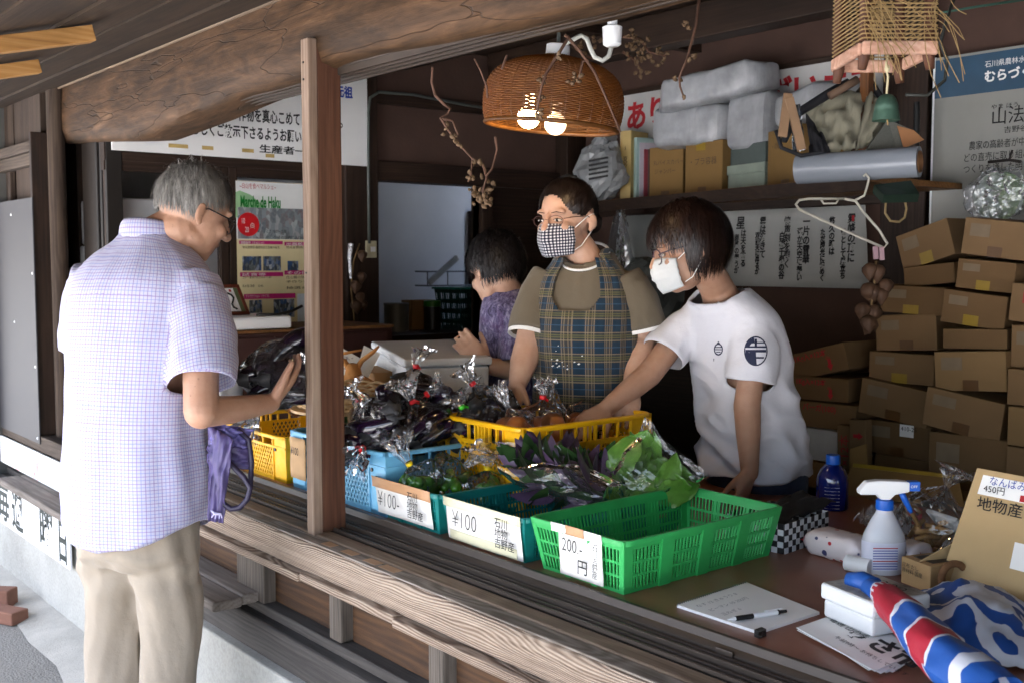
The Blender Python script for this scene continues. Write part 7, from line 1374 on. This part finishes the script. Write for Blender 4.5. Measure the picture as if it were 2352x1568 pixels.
hair(man, Hm, lambda d: d[2] > -.42 + .75 * max(0, d[1]) + (.42 if d[1] > .25 else 0) and not (abs(d[0]) > .8 and d[1] > -.15 and d[2] < .02), lambda d: .035 + .035 * max(0, d[2]), .06, 3800, 21, hairm, whorl=(0, -.5, .85), grav=.35, width=.0011, wav=.8, shell_lift=.45)
glasses(man, Hm, mat('black_frame', '#16161a', .35), zo=.0, thick=.0016)
# sling bag at his hip: mid purple with strap
pb_ = thing('purple_bag', atd(535, 1180, 2.72), 'purple nylon shopping bag with dark loop handles hanging at the shopper', 'bag'); PUR = mat('purple_nylon', '#544a78', .45, .18, 9, .3, 25); PUD = mat('dark_purple_trim', '#241d38', .5)
def pbs(pts, D, amp, seed, mt_, nm):
    o = put(nm, sheet([atd(x, y, D + dd) for x, y, dd in pts], 16, amp, seed), mt_, pb_, smooth=True); o.modifiers.new('s', 'SOLIDIFY').thickness = .004
pbs([(478, 1195, 0), (510, 1200, 0), (535, 1010, -.02), (478, 970, 0)], 2.73, .02, 3, PUR, 'body'); pbs([(480, 1030, 0), (575, 1035, .05), (578, 985, .05), (480, 968, 0)], 2.735, .03, 5, mat('lilac_nylon', '#6a64a0', .4, .15, 9, .3, 25), 'pouch')
pbs([(478, 1060, 0), (582, 1080, .05), (580, 1028, .05), (478, 1022, 0)], 2.73, .02, 8, PUR, 'pouch_band')
put('handle', M().tube([atd(x, y, 2.735) for x, y in ((480, 1055), (530, 1065), (560, 1095), (575, 1120), (568, 1145), (550, 1165), (530, 1168), (505, 1150), (485, 1120))], .0075, 8), PUD, pb_, smooth=True); put('handle', M().tube([atd(x, y, 2.76) for x, y in ((545, 985), (572, 1010), (578, 1060), (575, 1115))], .007, 8), PUD, pb_, smooth=True)
pd = M(); cdog = atd(499, 1180, 2.715)
for a, b, rr in (((-6, -2), (7, 0), 3.6), ((-6, -3), (-12, 6), 1.6), ((-3, 0), (-5, 10), 1.3), ((5, 0), (4, 10), 1.3), ((8, 0), (10, 9), 1.3), ((-8, -5), (-13, -9), 2.4)): kk = 2.72 / FPX; limb(pd, [cdog + rd * a[0] * kk - Z * a[1] * kk, cdog + rd * b[0] * kk - Z * b[1] * kk], [rr * kk, rr * kk * .8], 6)
put('dog_print', pd, mat('pale_lilac', '#bdb8d8', .6), pb_)
# the eggplant bag in his hand
hc_ = atd(640, 862, 3.02); hb_ = thing('eggplant_bag', hc_ - Z * .08, 'eggplant bag with green tie held up in the hand of the shopper', 'vegetable bag', 'clear bags of eggplants'); eggs_in(hb_, hc_, .10, .085, .085, V(.1, .2, .9), 6, 5)
for (x, y, D, dx, dy) in ((660, 800, 3.0, .8, .7), (615, 850, 2.98, .9, .1), (670, 850, 3.05, .6, -.2), (635, 880, 2.97, .8, .3)):
    e = inst('eggplant', EGG, hb_, atd(x, y, D), rot_to(rd * dx + Z * dy, 1.0), 1.1); q = bpy.data.objects.new('calyx', CAL); COL.objects.link(q); q.parent = e
film_bag(hb_, hc_, .115, .095, .105, nrm(-rd * .55 - Z * .75 - vd * .3), 'green', 5, .06, .05)
put('white_cup', M().lathe(atd(530, 925, 2.98), Z, [(.03, 0), (.036, .06), (.036, .062)], 20), WHITEP, label='white cup edge seen between the shirt sleeve and the eggplant bag', cat='cup', smooth=40)
# ---------------------------------------------------------------- woman in the tartan apron
p, rd, vd = local(1345, 900, 3.56); O1 = V(p[0], p[1], .12); an = rad(16); F1 = -vd * math.cos(an) - rd * math.sin(an); R1 = np.cross(F1, Z)
w1 = thing('person', O1, 'woman in tartan apron and checked face mask standing behind the yellow crate', 'person', 'people at the stall')
def wp1(r, f, z): return V(O1[0], O1[1], 0) + R1 * r + F1 * f + Z * z
an2 = rad(38); H1 = headframe(atd(1302, 503, 3.50), -vd * math.cos(an2) - rd * math.sin(an2), rad(-6), 0, 1.06)
s1R, e1R, h1R = wp1(.150, .0, 1.39), atd(1212, 800, 3.52), atd(1188, 885, 3.44); s1L, e1L, h1L = wp1(-.150, 0, 1.39), atd(1478, 785, 3.50), atd(1450, 895, 3.40)
sk = M(); head_parts(sk, H1); limb(sk, [wp1(0, -.01, 1.38), wp1(0, 0, 1.46), H1(0, -.02, -.06)], [.066, .054, .052], 18); sk.ball(wp1(0, 0, 1.2), .14, .09, .26, 18, 12, np.column_stack([R1, F1, Z])); sk.ball(wp1(0, 0, .9), .14, .1, .2, 16, 12, np.column_stack([R1, F1, Z]))
for a, b, c, sg_ in ((s1R, e1R, h1R, 1), (s1L, e1L, h1L, -1)): limb(sk, [wp1(.05 * sg_, 0, 1.36), a - Z * .025], [.045, .034]); limb(sk, [a - Z * .025, a * .5 + b * .5, b], [.036, .046, .046]); limb(sk, [b, b * .6 + c * .4, c], [.047, .045, .029])
hand(sk, h1R, nrm(atd(1182, 945, 3.40) - h1R), nrm(rd * .8 + vd * .4), True, .35, .98, .06, .35); hand(sk, h1L, nrm(atd(1440, 935, 3.335) - h1L), nrm(vd * .5 - Z * .6 - rd * .1), False, .45, .98, .25, .7)
for s_ in (-1, 1): limb(sk, [wp1(.08 * s_, 0, .8), wp1(.085 * s_, 0, .5), wp1(.085 * s_, 0, .18)], [.075, .055, .04]); limb(sk, [wp1(.085 * s_, -.02, .16), wp1(.09 * s_, .12, .155)], [.035, .03])
v, f, nn = remesh(sk, .005, 4); put('body', (v, f), SK_W, w1, smooth=True)
OLV = fabric('olive_tee', plainf('#6a6152', .1)); NAV = fabric('navy_trousers', plainf('#20283a', .2))
T1 = Torso([(wp1(0, 0, .78), .168, .13), (wp1(0, 0, .95), .160, .125), (wp1(0, 0, 1.08), .158, .128), (wp1(0, .006, 1.22), .165, .138), (wp1(0, 0, 1.32), .160, .120), (wp1(0, -.005, 1.395), .142, .102), (wp1(0, -.01, 1.44), .108, .086), (wp1(0, -.005, 1.475), .088, .076), (wp1(0, 0, 1.49), .074, .068)], R1, F1)
fold1 = lambda p, uv, part: .006 * mn.noise((uv[0] * 12, uv[1] * (16 if part else 5), part * 3 + 1)) + .003 * mn.noise((uv[0] * 30, uv[1] * 12, 4))
sR = [s1R + R1 * -.035 + Z * .01, s1R * .6 + e1R * .4, s1R * .2 + e1R * .8]; sL = [s1L + R1 * .035 + Z * .01, s1L * .6 + e1L * .4, s1L * .22 + e1L * .78]
garment(w1, 'tee', T1, [(sR, [.07, .075, .078]), (sL, [.07, .077, .082])], OLV, .009, 6, fold1, neckdrop=.075)
cuf = M()
for q, (a, b, r_) in enumerate(((sR[-2], sR[-1], .0745), (sL[-2], sL[-1], .0785))): d_ = nrm(b - a); uu, vv_ = perp(d_); cuf.loft([[b + d_ * h_ + (uu * math.cos(x) + vv_ * math.sin(x)) * (r_ + dr) for x in np.linspace(0, 6.283, 28, endpoint=False)] for h_, dr in ((-.004, .001), (.008, .001), (.008, -.003), (-.004, -.003))], False, False)
put('white_cuff', cuf, WHITE, w1, smooth=40)
put('white_neckline', M().tube([wp1(.078 * math.sin(a), .012 + .078 * math.cos(a), 1.468 - .045 * math.cos(a)) for a in np.linspace(0, 6.283, 40)], .0045, 6, False), WHITE, w1, smooth=True)
limbs = M(); limbs.loft([ringof(wp1(0, 0, z_), R1, F1, a, b) for z_, a, b in ((.95, .15, .11), (.75, .165, .13), (.55, .16, .125), (.3, .14, .11), (.16, .13, .10))]); put('trousers', limbs, NAV, w1, smooth=True)
def tartan(g, u, v, uv):
    c = lin('#1d3040'); P = .058; gold = lin('#6f6c40'); pal = lin('#94836a'); dk = lin('#413d38')
    a = g.mix(g.math('MULTIPLY', lines(g, u, P, .45), .72), c, dk); a = g.mix(g.math('MULTIPLY', lines(g, v, P * 1.15, .42), .55), a, lin('#403d30'))
    for off, cc, wd in ((.0, pal, .05), (.13, pal, .04), (.30, pal, .04), (.42, pal, .05)): a = g.mix(g.math('MULTIPLY', lines(g, u, P, wd, -off), .5), a, cc)
    for off, cc, wd in ((.02, pal, .05), (.14, gold, .06), (.24, gold, .06), (.38, pal, .05), (.70, lin('#3b5a74'), .05)): a = g.mix(g.math('MULTIPLY', lines(g, v, P * 1.15, wd, -off), .5), a, cc)
    g.col(a)
TAR = fabric('tartan_apron', tartan)
v0 = T1.len[0]; L_ = T1.len[-1]
def zofv(v_): return .78 + (v_ / L_) * (1.49 - .78)
nu, nv = 150, 140; P = []; uv = []; ok = {}
for i in range(nu):
    a = rad(-112 + 224 * i / (nu - 1))
    for j in range(nv):
        z_ = .50 + (1.462 - .50) * j / (nv - 1)
        if z_ < .80: q = T1.surf(a, 0.02, .016 + .05 * (.80 - z_)) ; q = V(q[0], q[1], z_)
        else: q = T1.surf(a, (z_ - .78) / (1.49 - .78) * L_, .012); q = V(q[0], q[1], q[2])
        q = q + F1 * 0 + nrm(R1 * math.sin(a) + F1 * math.cos(a)) * (.006 * mn.noise((a * 4, z_ * 3, 8)) + .004 * mn.noise((a * 9, z_ * 8, 3))); P.append(q); uv.append((a * .165, z_))
        neck = .060 + .05 * max(0, z_ - 1.30) ; x_ = abs(math.sin(a)) * .165; inn = (z_ > 1.30 - .0 and abs(a) < rad(90) and x_ < .068 * math.sqrt(max(0, min(1, (z_ - 1.285) / .06)))); arm = abs(a) > rad(108) - max(0, (z_ - 1.10)) * 2.9 * (1 if z_ < 1.38 else 1); ok[(i, j)] = not inn and not arm
F = [(i * nv + j, (i + 1) * nv + j, (i + 1) * nv + j + 1, i * nv + j + 1) for i in range(nu - 1) for j in range(nv - 1) if ok[(i, j)] and ok[(i + 1, j + 1)] and ok[(i + 1, j)] and ok[(i, j + 1)]]
o = put('apron', (np.array(P), F), TAR, w1, smooth=True, uv=uv); o.modifiers.new('s', 'SOLIDIFY').thickness = .003
for s_ in (-1, 1):
    m = M(); PP = []
    for i in range(9):
        t_ = i / 8; a = rad(s_ * (46 - 10 * t_)); v_ = (1.40 + .075 * t_ - .78) / .71 * L_; c_ = T1.surf(a, min(v_, L_), .013); c2 = T1.surf(a + rad(26) * s_ * (1 - .2 * t_), min(v_, L_), .013); PP.append([c_ + F1 * -.03 * t_ * 0, (c_ + c2) / 2, c2])
    for i in range(5):
        t_ = (i + 1) / 5; b0 = PP[8][0]; b2 = PP[8][2]; sh = -F1 * .11 * t_ + Z * (.018 * math.sin(math.pi * t_) - .03 * t_ * t_); PP.append([b0 + sh, (b0 + b2) / 2 + sh + Z * .004, b2 + sh])
    m.grid(PP); o = put('apron_strap', m, TAR, w1, smooth=True, uv=[(j * .02 + 1, i * .012) for i in range(len(PP)) for j in range(3)]); sm_ = o.modifiers.new('s', 'SOLIDIFY'); sm_.thickness = .006; sm_.offset = 0
def stripe(g, u, v, uv): g.col(g.mix(lines(g, v, .0125, .3), lin('#b7aa97'), lin('#25303f')))
STR = fabric('striped_pocket', stripe)
for sgn_, a0, a1 in ((1, -62, -24), (-1, 46, 75)):
    PP = []; uv = []
    for i in range(10):
        a = rad(a0 + (a1 - a0) * i / 9)
        for j in range(8): z_ = .82 + .15 * j / 7; q = T1.surf(a, (z_ - .78) / .71 * L_, .020 + .004 * j / 7); PP.append(V(q[0], q[1], z_ + .006 * math.sin(i * .5))); uv.append((i * .01, z_ + .004 * math.sin(i * .4)))
    o = put('striped_pocket', (np.array(PP), [(i * 8 + j, (i + 1) * 8 + j, (i + 1) * 8 + j + 1, i * 8 + j + 1) for i in range(9) for j in range(7)]), STR, w1, smooth=True, uv=uv); o.modifiers.new('s', 'SOLIDIFY').thickness = .003
r8 = random.Random(8); sp_m = M()
for i in range(16): a = rad(r8.gauss(8, 9)); z_ = 1.13 + r8.gauss(0, .022); q = T1.surf(a, (z_ - .78) / .71 * L_, .0195); nv_ = nrm(R1 * math.sin(a) + F1 * math.cos(a)); uu, vv_ = perp(nv_); k_ = r8.uniform(.002, .006); sp_m.add([q + uu * k_ + vv_ * k_ * .3, q + vv_ * k_ * .7, q - uu * k_ * .8, q - vv_ * k_ * .5], [(0, 1, 2, 3)])
put('paint_splash', sp_m, WHITE, w1, kind='stuff')
HB = hairmat('black_brown_hair', '#120d0b', '#2a1f1a')
def keep1(d): return d[2] > float(np.interp(math.atan2(abs(d[0]), d[1]), [0, .35, .55, .72, .9, 1.2, 1.42, 1.52, 1.75, 1.85, 2.1, 3.15], [.52, .48, .32, .08, -.10, -.22, -.18, .0, .0, -.2, -.4, -.62])) + .03 * mn.noise((d[0] * 9, d[1] * 9, d[2] * 9))
hair(w1, H1, keep1, lambda d: .07, .07, 3200, 31, HB, whorl=(0, .85, -.55), grav=.0, width=.0011, wav=.25, shell_lift=.6)
bn = M(); bn.ball(H1(-.0, -.115, -.02), .042, .038, .040, 14, 10); bn.v = [tuple(np.array(q) + .004 * mn.noise(tuple(np.array(q) * 60)) * V(1, 1, 1)) for q in bn.v]; put('hair_bun', bn, HB, w1, smooth=True); put('hair_clip', M().tube([H1(-.03, -.02, .122), H1(0, -.015, .128), H1(.03, -.02, .122)], .007, 8), BLACK, w1, smooth=True)
eyes(w1, H1, .45); glasses(w1, H1, mat('copper_frame', '#5a3a34', .3, metal=.6), thick=.0010, w_=.024, h_=.0155)
def ging(g, u, v, uv): a = lines(g, u, .0088, .5); b = lines(g, v, .0088, .5); s = g.math('MULTIPLY', g.math('ADD', a, b), .5); g.col(g.ramp(s, [(.2, lin('#d9dade')), (.5, lin('#5b5d6b')), (.95, lin('#17182a'))]))
mask(w1, H1, fabric('gingham_mask', ging), False, .001)
# ---------------------------------------------------------------- woman in the white T-shirt
p, rd, vd = local(1690, 850, 3.38); F2 = nrm(-rd * .74 - vd * .67); R2 = np.cross(F2, Z); hp = atd(1738, 1090, 3.50); O2 = V(hp[0], hp[1], .12)
w2 = thing('person', O2, 'woman in white printed T-shirt and white mask leaning over the counter to the onions', 'person', 'people at the stall')
H2 = headframe(atd(1580, 572, 3.26), -rd * .97 - vd * .22, rad(-16), rad(4), 1.06)
s2R, e2R, h2R = atd(1592, 728, 3.47), atd(1492, 858, 3.40), atd(1392, 938, 3.32); s2L, e2L, h2L = atd(1742, 735, 3.27), atd(1716, 930, 3.24), atd(1722, 1085, 3.285)
ck = lambda x, y, D: atd(x, y, D)
sk = M(); head_parts(sk, H2); limb(sk, [ck(1668, 712, 3.37), ck(1645, 660, 3.34), H2(0, -.03, -.05)], [.066, .052, .052], 18)
axs = np.column_stack([R2, F2, Z]); sk.ball(ck(1690, 820, 3.41), .13, .09, .2, 16, 12, axs); sk.ball(ck(1735, 1040, 3.49), .14, .1, .22, 16, 12, axs); sk.ball(ck(1712, 930, 3.45), .12, .085, .2, 16, 12, axs)
for a, b, c in ((s2R, e2R, h2R), (s2L, e2L, h2L)): limb(sk, [ck(1675, 770, 3.40), a - Z * .03], [.045, .03]); limb(sk, [a - Z * .03, a * .5 + b * .5, b], [.032, .041, .040]); limb(sk, [b, b * .6 + c * .4, c], [.041, .038, .027])
hand(sk, h2R, nrm(atd(1325, 985, 3.26) - h2R), nrm(-Z * .8 + vd * .5), True, .40, 1.0, .15, .6); hand(sk, h2L, nrm(atd(1705, 1132, 3.27) - h2L), nrm(-Z * .3 - rd * .8 + vd * .2), False, .5, .95, .1, .4)
for s_ in (-1, 1): limb(sk, [O2 + R2 * .08 * s_ + Z * .65, O2 + R2 * .085 * s_ + Z * .35, O2 + R2 * .085 * s_ + Z * .05], [.075, .055, .04]); limb(sk, [O2 + R2 * .085 * s_ + Z * .03, O2 + R2 * .09 * s_ + F2 * .13 + Z * .03], [.035, .03])
v, f, nn = remesh(sk, .005, 4); put('body', (v, f), SK_W2, w2, smooth=True)
WTE = fabric('white_tee', plainf('#d3d3da', .03))
T2 = Torso([(ck(1728, 1085, 3.50), .185, .155), (ck(1726, 1020, 3.485), .185, .15), (ck(1718, 940, 3.46), .175, .138), (ck(1706, 860, 3.43), .172, .13), (ck(1692, 785, 3.40), .176, .126), (ck(1678, 728, 3.375), .172, .112), (ck(1668, 693, 3.36), .140, .092), (ck(1657, 674, 3.35), .112, .088), (ck(1651, 662, 3.345), .100, .084)], R2, F2)
def fold2(p, uv, part):
    if part: return .005 * mn.noise((uv[0] * 9, uv[1] * 20, part * 2)) + .004 * mn.noise((uv[0] * 24, uv[1] * 9, 3))
    lw = max(0, min(1, (1.25 - p[2]) / .3)); return .026 * lw * (1 - 2 * abs(mn.noise((uv[0] * 5 + uv[1] * 4, uv[1] * 8 - uv[0] * 5, 6)))) - .013 * lw + .012 * lw * mn.noise((uv[0] * 6 + uv[1] * 5, uv[1] * 11 - uv[0] * 6, 6)) + .006 * mn.noise((uv[0] * 14, uv[1] * 5, 2)) + .005 * lw * abs(mn.noise((uv[0] * 11, uv[1] * 20, 12)))
s2a = [s2R + (ck(1672, 735, 3.38) - s2R) * .35 + Z * .005, s2R * .55 + e2R * .45, s2R * .30 + e2R * .70]; s2b = [s2L + (ck(1680, 735, 3.36) - s2L) * .35 + Z * .012, s2L * .6 + e2L * .4, s2L * .25 + e2L * .75]
o2, tv, tuv = garment(w2, 'tee', T2, [(s2a, [.068, .074, .076]), (s2b, [.068, .076, .078])], WTE, .009, 6, fold2, neckdrop=.085)
bvh = BVHTree.FromPolygons([tuple(q) for q in tv], [tuple(pp_.vertices) for pp_ in o2.data.polygons])
NVY = mat('navy_print', '#1b2240', .7)
def onshirt(parent, name, polys, cx, cy, sc_, mt_, lift=.0018):
    """flat print projected on the cloth"""
    m = M()
    for poly in polys:
        pts = []
        for x, y in poly:
            d = nrm(ray(cx + x * sc_, cy - y * sc_)); loc, n_, i_, ds = bvh.ray_cast(Vector(CAM), Vector(d))
            pts.append(np.array(loc) + np.array(n_) * 0 - d * lift if loc else atd(cx + x * sc_, cy - y * sc_, 3.25))
        m.add(pts, [tuple(range(len(pts)))])
    put(name, m, mt_, parent)
def band(x0, x1, y0, y1, n=6): return [[(x0 + (x1 - x0) * i / n, y0), (x0 + (x1 - x0) * (i + 1) / n, y0), (x0 + (x1 - x0) * (i + 1) / n, y1), (x0 + (x1 - x0) * i / n, y1)] for i in range(n)]
def arc(r0, r1, a0, a1, n=14, sx=.8): return [[(sx * r * math.cos(a), r * math.sin(a)) for r, a in ((r0, rad(a0 + (a1 - a0) * i / n)), (r1, rad(a0 + (a1 - a0) * i / n)), (r1, rad(a0 + (a1 - a0) * (i + 1) / n)), (r0, rad(a0 + (a1 - a0) * (i + 1) / n)))] for i in range(n)]
emb = arc(.9, 1, 0, 360, 28) + band(-.62, .62, .52, .60) + band(-.72, .72, .22, .34) + band(-.08, .08, .34, .82, 1) + band(-.7, .7, -.08, .10) + arc(.0, .9, 185, 275, 10) + [[(-.5, .1), (-.3, .1), (-.1, -.5), (-.25, -.5)]] + band(-.05, .55, -.5, -.38, 4) + arc(.62, .9, 100, 160, 6)
onshirt(w2, 'sleeve_emblem', emb, 1736, 806, 34, NVY); onshirt(w2, 'chest_emblem', arc(.75, 1, 0, 360, 20, .75) + band(-.5, .5, .25, .42, 3) + band(-.55, .55, -.1, .05, 3) + band(-.35, .35, -.5, -.35, 2) + [[(-.3, .9), (.3, .9), (0, 1.35)]], 1650, 802, 14, NVY)
text('MOTEYA', w2, atd(1640, 831, 3.22), rd, Z, .0125, NVY)
TXT[-1] = TXT[-1][:2] + (np.array(bvh.ray_cast(Vector(CAM), Vector(nrm(ray(1638, 829))))[0]) - nrm(ray(1638, 829)) * .004,) + TXT[-1][3:]
jm = M(); jm.loft([ringof(q, R2, F2, a, b) for q, a, b in ((hp + Z * .12, .155, .12), (hp, .172, .135), (V(hp[0], hp[1], .72), .172, .138), (V(hp[0], hp[1], .5), .16, .12), (V(hp[0], hp[1], .13), .14, .11))]); put('jeans', jm, fabric('dark_jeans', plainf('#2a3346', .2)), w2, smooth=True)
HB2 = hairmat('dark_brown_hair', '#140c09', '#2b1a13')
def keep2(d): return d[2] > .30 if d[1] > .62 else (d[2] > .02 if d[1] > .30 else d[2] > -.62 + .6 * max(0, d[1]))
hair(w2, H2, keep2, lambda d: .075 if d[1] < .25 else .05, .26, 4200, 41, HB2, whorl=(0, -.2, 1), grav=.62, width=.0015, wav=.3, shell_lift=.72, rad_=(.078, .098, .092))
eyes(w2, H2, .5); glasses(w2, H2, mat('purple_frame', '#3d2c3a', .35), thick=.0018, h_=.021)
mask(w2, H2, fabric('white_mask', plainf('#c3c7c8', .03)), True, .004)
# ---------------------------------------------------------------- woman behind, in the purple blouse
p, rd, vd = local(1195, 800, 4.0); F3 = nrm(-rd * .93 + vd * .25); R3_ = np.cross(F3, Z); hp3 = atd(1215, 960, 4.05); O3 = V(hp3[0], hp3[1], .12)
w3 = thing('person', O3, 'dark haired woman in mottled purple blouse working in the background, seen from the side', 'person', 'people at the stall')
H3 = headframe(atd(1138, 622, 3.93), -rd * .60 + vd * .80, rad(-22), 0, 1.06)
s3, e3, h3 = atd(1200, 715, 3.86), atd(1192, 852, 3.82), atd(1112, 838, 3.80); s3b, e3b, h3b = atd(1170, 715, 4.1), atd(1130, 850, 4.12), atd(1085, 900, 4.0)
sk = M(); head_parts(sk, H3); limb(sk, [atd(1180, 695, 3.98), H3(0, -.03, -.05)], [.06, .05], 16); ax3 = np.column_stack([R3_, F3, Z]); sk.ball(atd(1195, 790, 4.0), .12, .1, .2, 14, 10, ax3); sk.ball(atd(1210, 930, 4.03), .13, .11, .2, 14, 10, ax3)
for a, b, c in ((s3, e3, h3), (s3b, e3b, h3b)): limb(sk, [atd(1190, 745, 3.99), a - Z * .02], [.045, .034]); limb(sk, [a - Z * .02, b], [.036, .043]); limb(sk, [b, c], [.042, .028])
hand(sk, h3, nrm(atd(1066, 785, 3.80) - h3), nrm(-rd * .2 + vd * .9), False, .35, 1.0, .15, .5); hand(sk, h3b, nrm(atd(1060, 930, 3.95) - h3b), nrm(Z), True, .4)
for s_ in (-1, 1): limb(sk, [O3 + R3_ * .08 * s_ + Z * .7, O3 + R3_ * .085 * s_ + Z * .05], [.075, .045]); limb(sk, [O3 + R3_ * .085 * s_ + Z * .03, O3 + R3_ * .09 * s_ + F3 * .13 + Z * .03], [.035, .03])
v, f, nn = remesh(sk, .0055, 4); put('body', (v, f), SK_W, w3, smooth=True)
def mott(g, u, v, uv):
    w_ = g.noise(g.coord((1, 1, .5)), 45, 4, .7, 1.5); b = g.noise(g.coord(), 14, 4, .6); c = g.ramp(w_, [(.36, lin('#3a3550')), (.52, lin('#6a6388')), (.66, lin('#9d98b4'))]); g.col(g.mix(g.ramp(b, [(.5, (0, 0, 0)), (.7, (.6,) * 3)]), c, lin('#5a3a66')))
T3 = Torso([(atd(1222, 1010, 4.07), .19, .16), (atd(1212, 920, 4.04), .185, .16), (atd(1202, 830, 4.01), .178, .15), (atd(1192, 750, 3.99), .178, .14), (atd(1184, 705, 3.975), .165, .118), (atd(1172, 675, 3.96), .11, .09), (atd(1164, 660, 3.955), .08, .075)], R3_, F3)
garment(w3, 'blouse', T3, [([s3 + Z * .005 + vd * .03, s3 * .5 + e3 * .5, s3 * .12 + e3 * .88], [.07, .075, .078]), ([s3b, s3b * .5 + e3b * .5, s3b * .2 + e3b * .8], [.07, .072, .072])], fabric('mottled_blouse', mott), .010, 6, lambda p, uv, part: .007 * mn.noise((uv[0] * 12, uv[1] * 9, part)))
jm = M(); jm.loft([ringof(q, R3_, F3, a, b) for q, a, b in ((hp3 + Z * .0, .165, .14), (V(hp3[0], hp3[1], .6), .17, .14), (V(hp3[0], hp3[1], .13), .14, .12))]); put('trousers', jm, NAV, w3, smooth=True)
hair(w3, H3, lambda d: (d[2] > .35 if d[1] > .7 else d[2] > -.60 + .85 * max(0, d[1])) and not (abs(d[0]) > .85 and d[2] < -.05 and d[1] > -.1), lambda d: .045, .24, 2600, 51, hairmat('black_hair', '#0a0809', '#1a1517', .5), whorl=(0, -.3, .9), grav=.45, width=.002, wav=.9, shell_lift=.7)
brd = nrm(h3 - e3); uu, vv_ = perp(brd); bp0 = h3 * .92 + e3 * .08; put('bracelet', M().tube([bp0 + (uu * math.cos(a) + vv_ * math.sin(a)) * .033 for a in np.linspace(0, 6.283, 30)], .0045, 6, False), mat('dark_beads', '#1c1a1a', .4, .4, 200), w3, smooth=True)
flush_text()
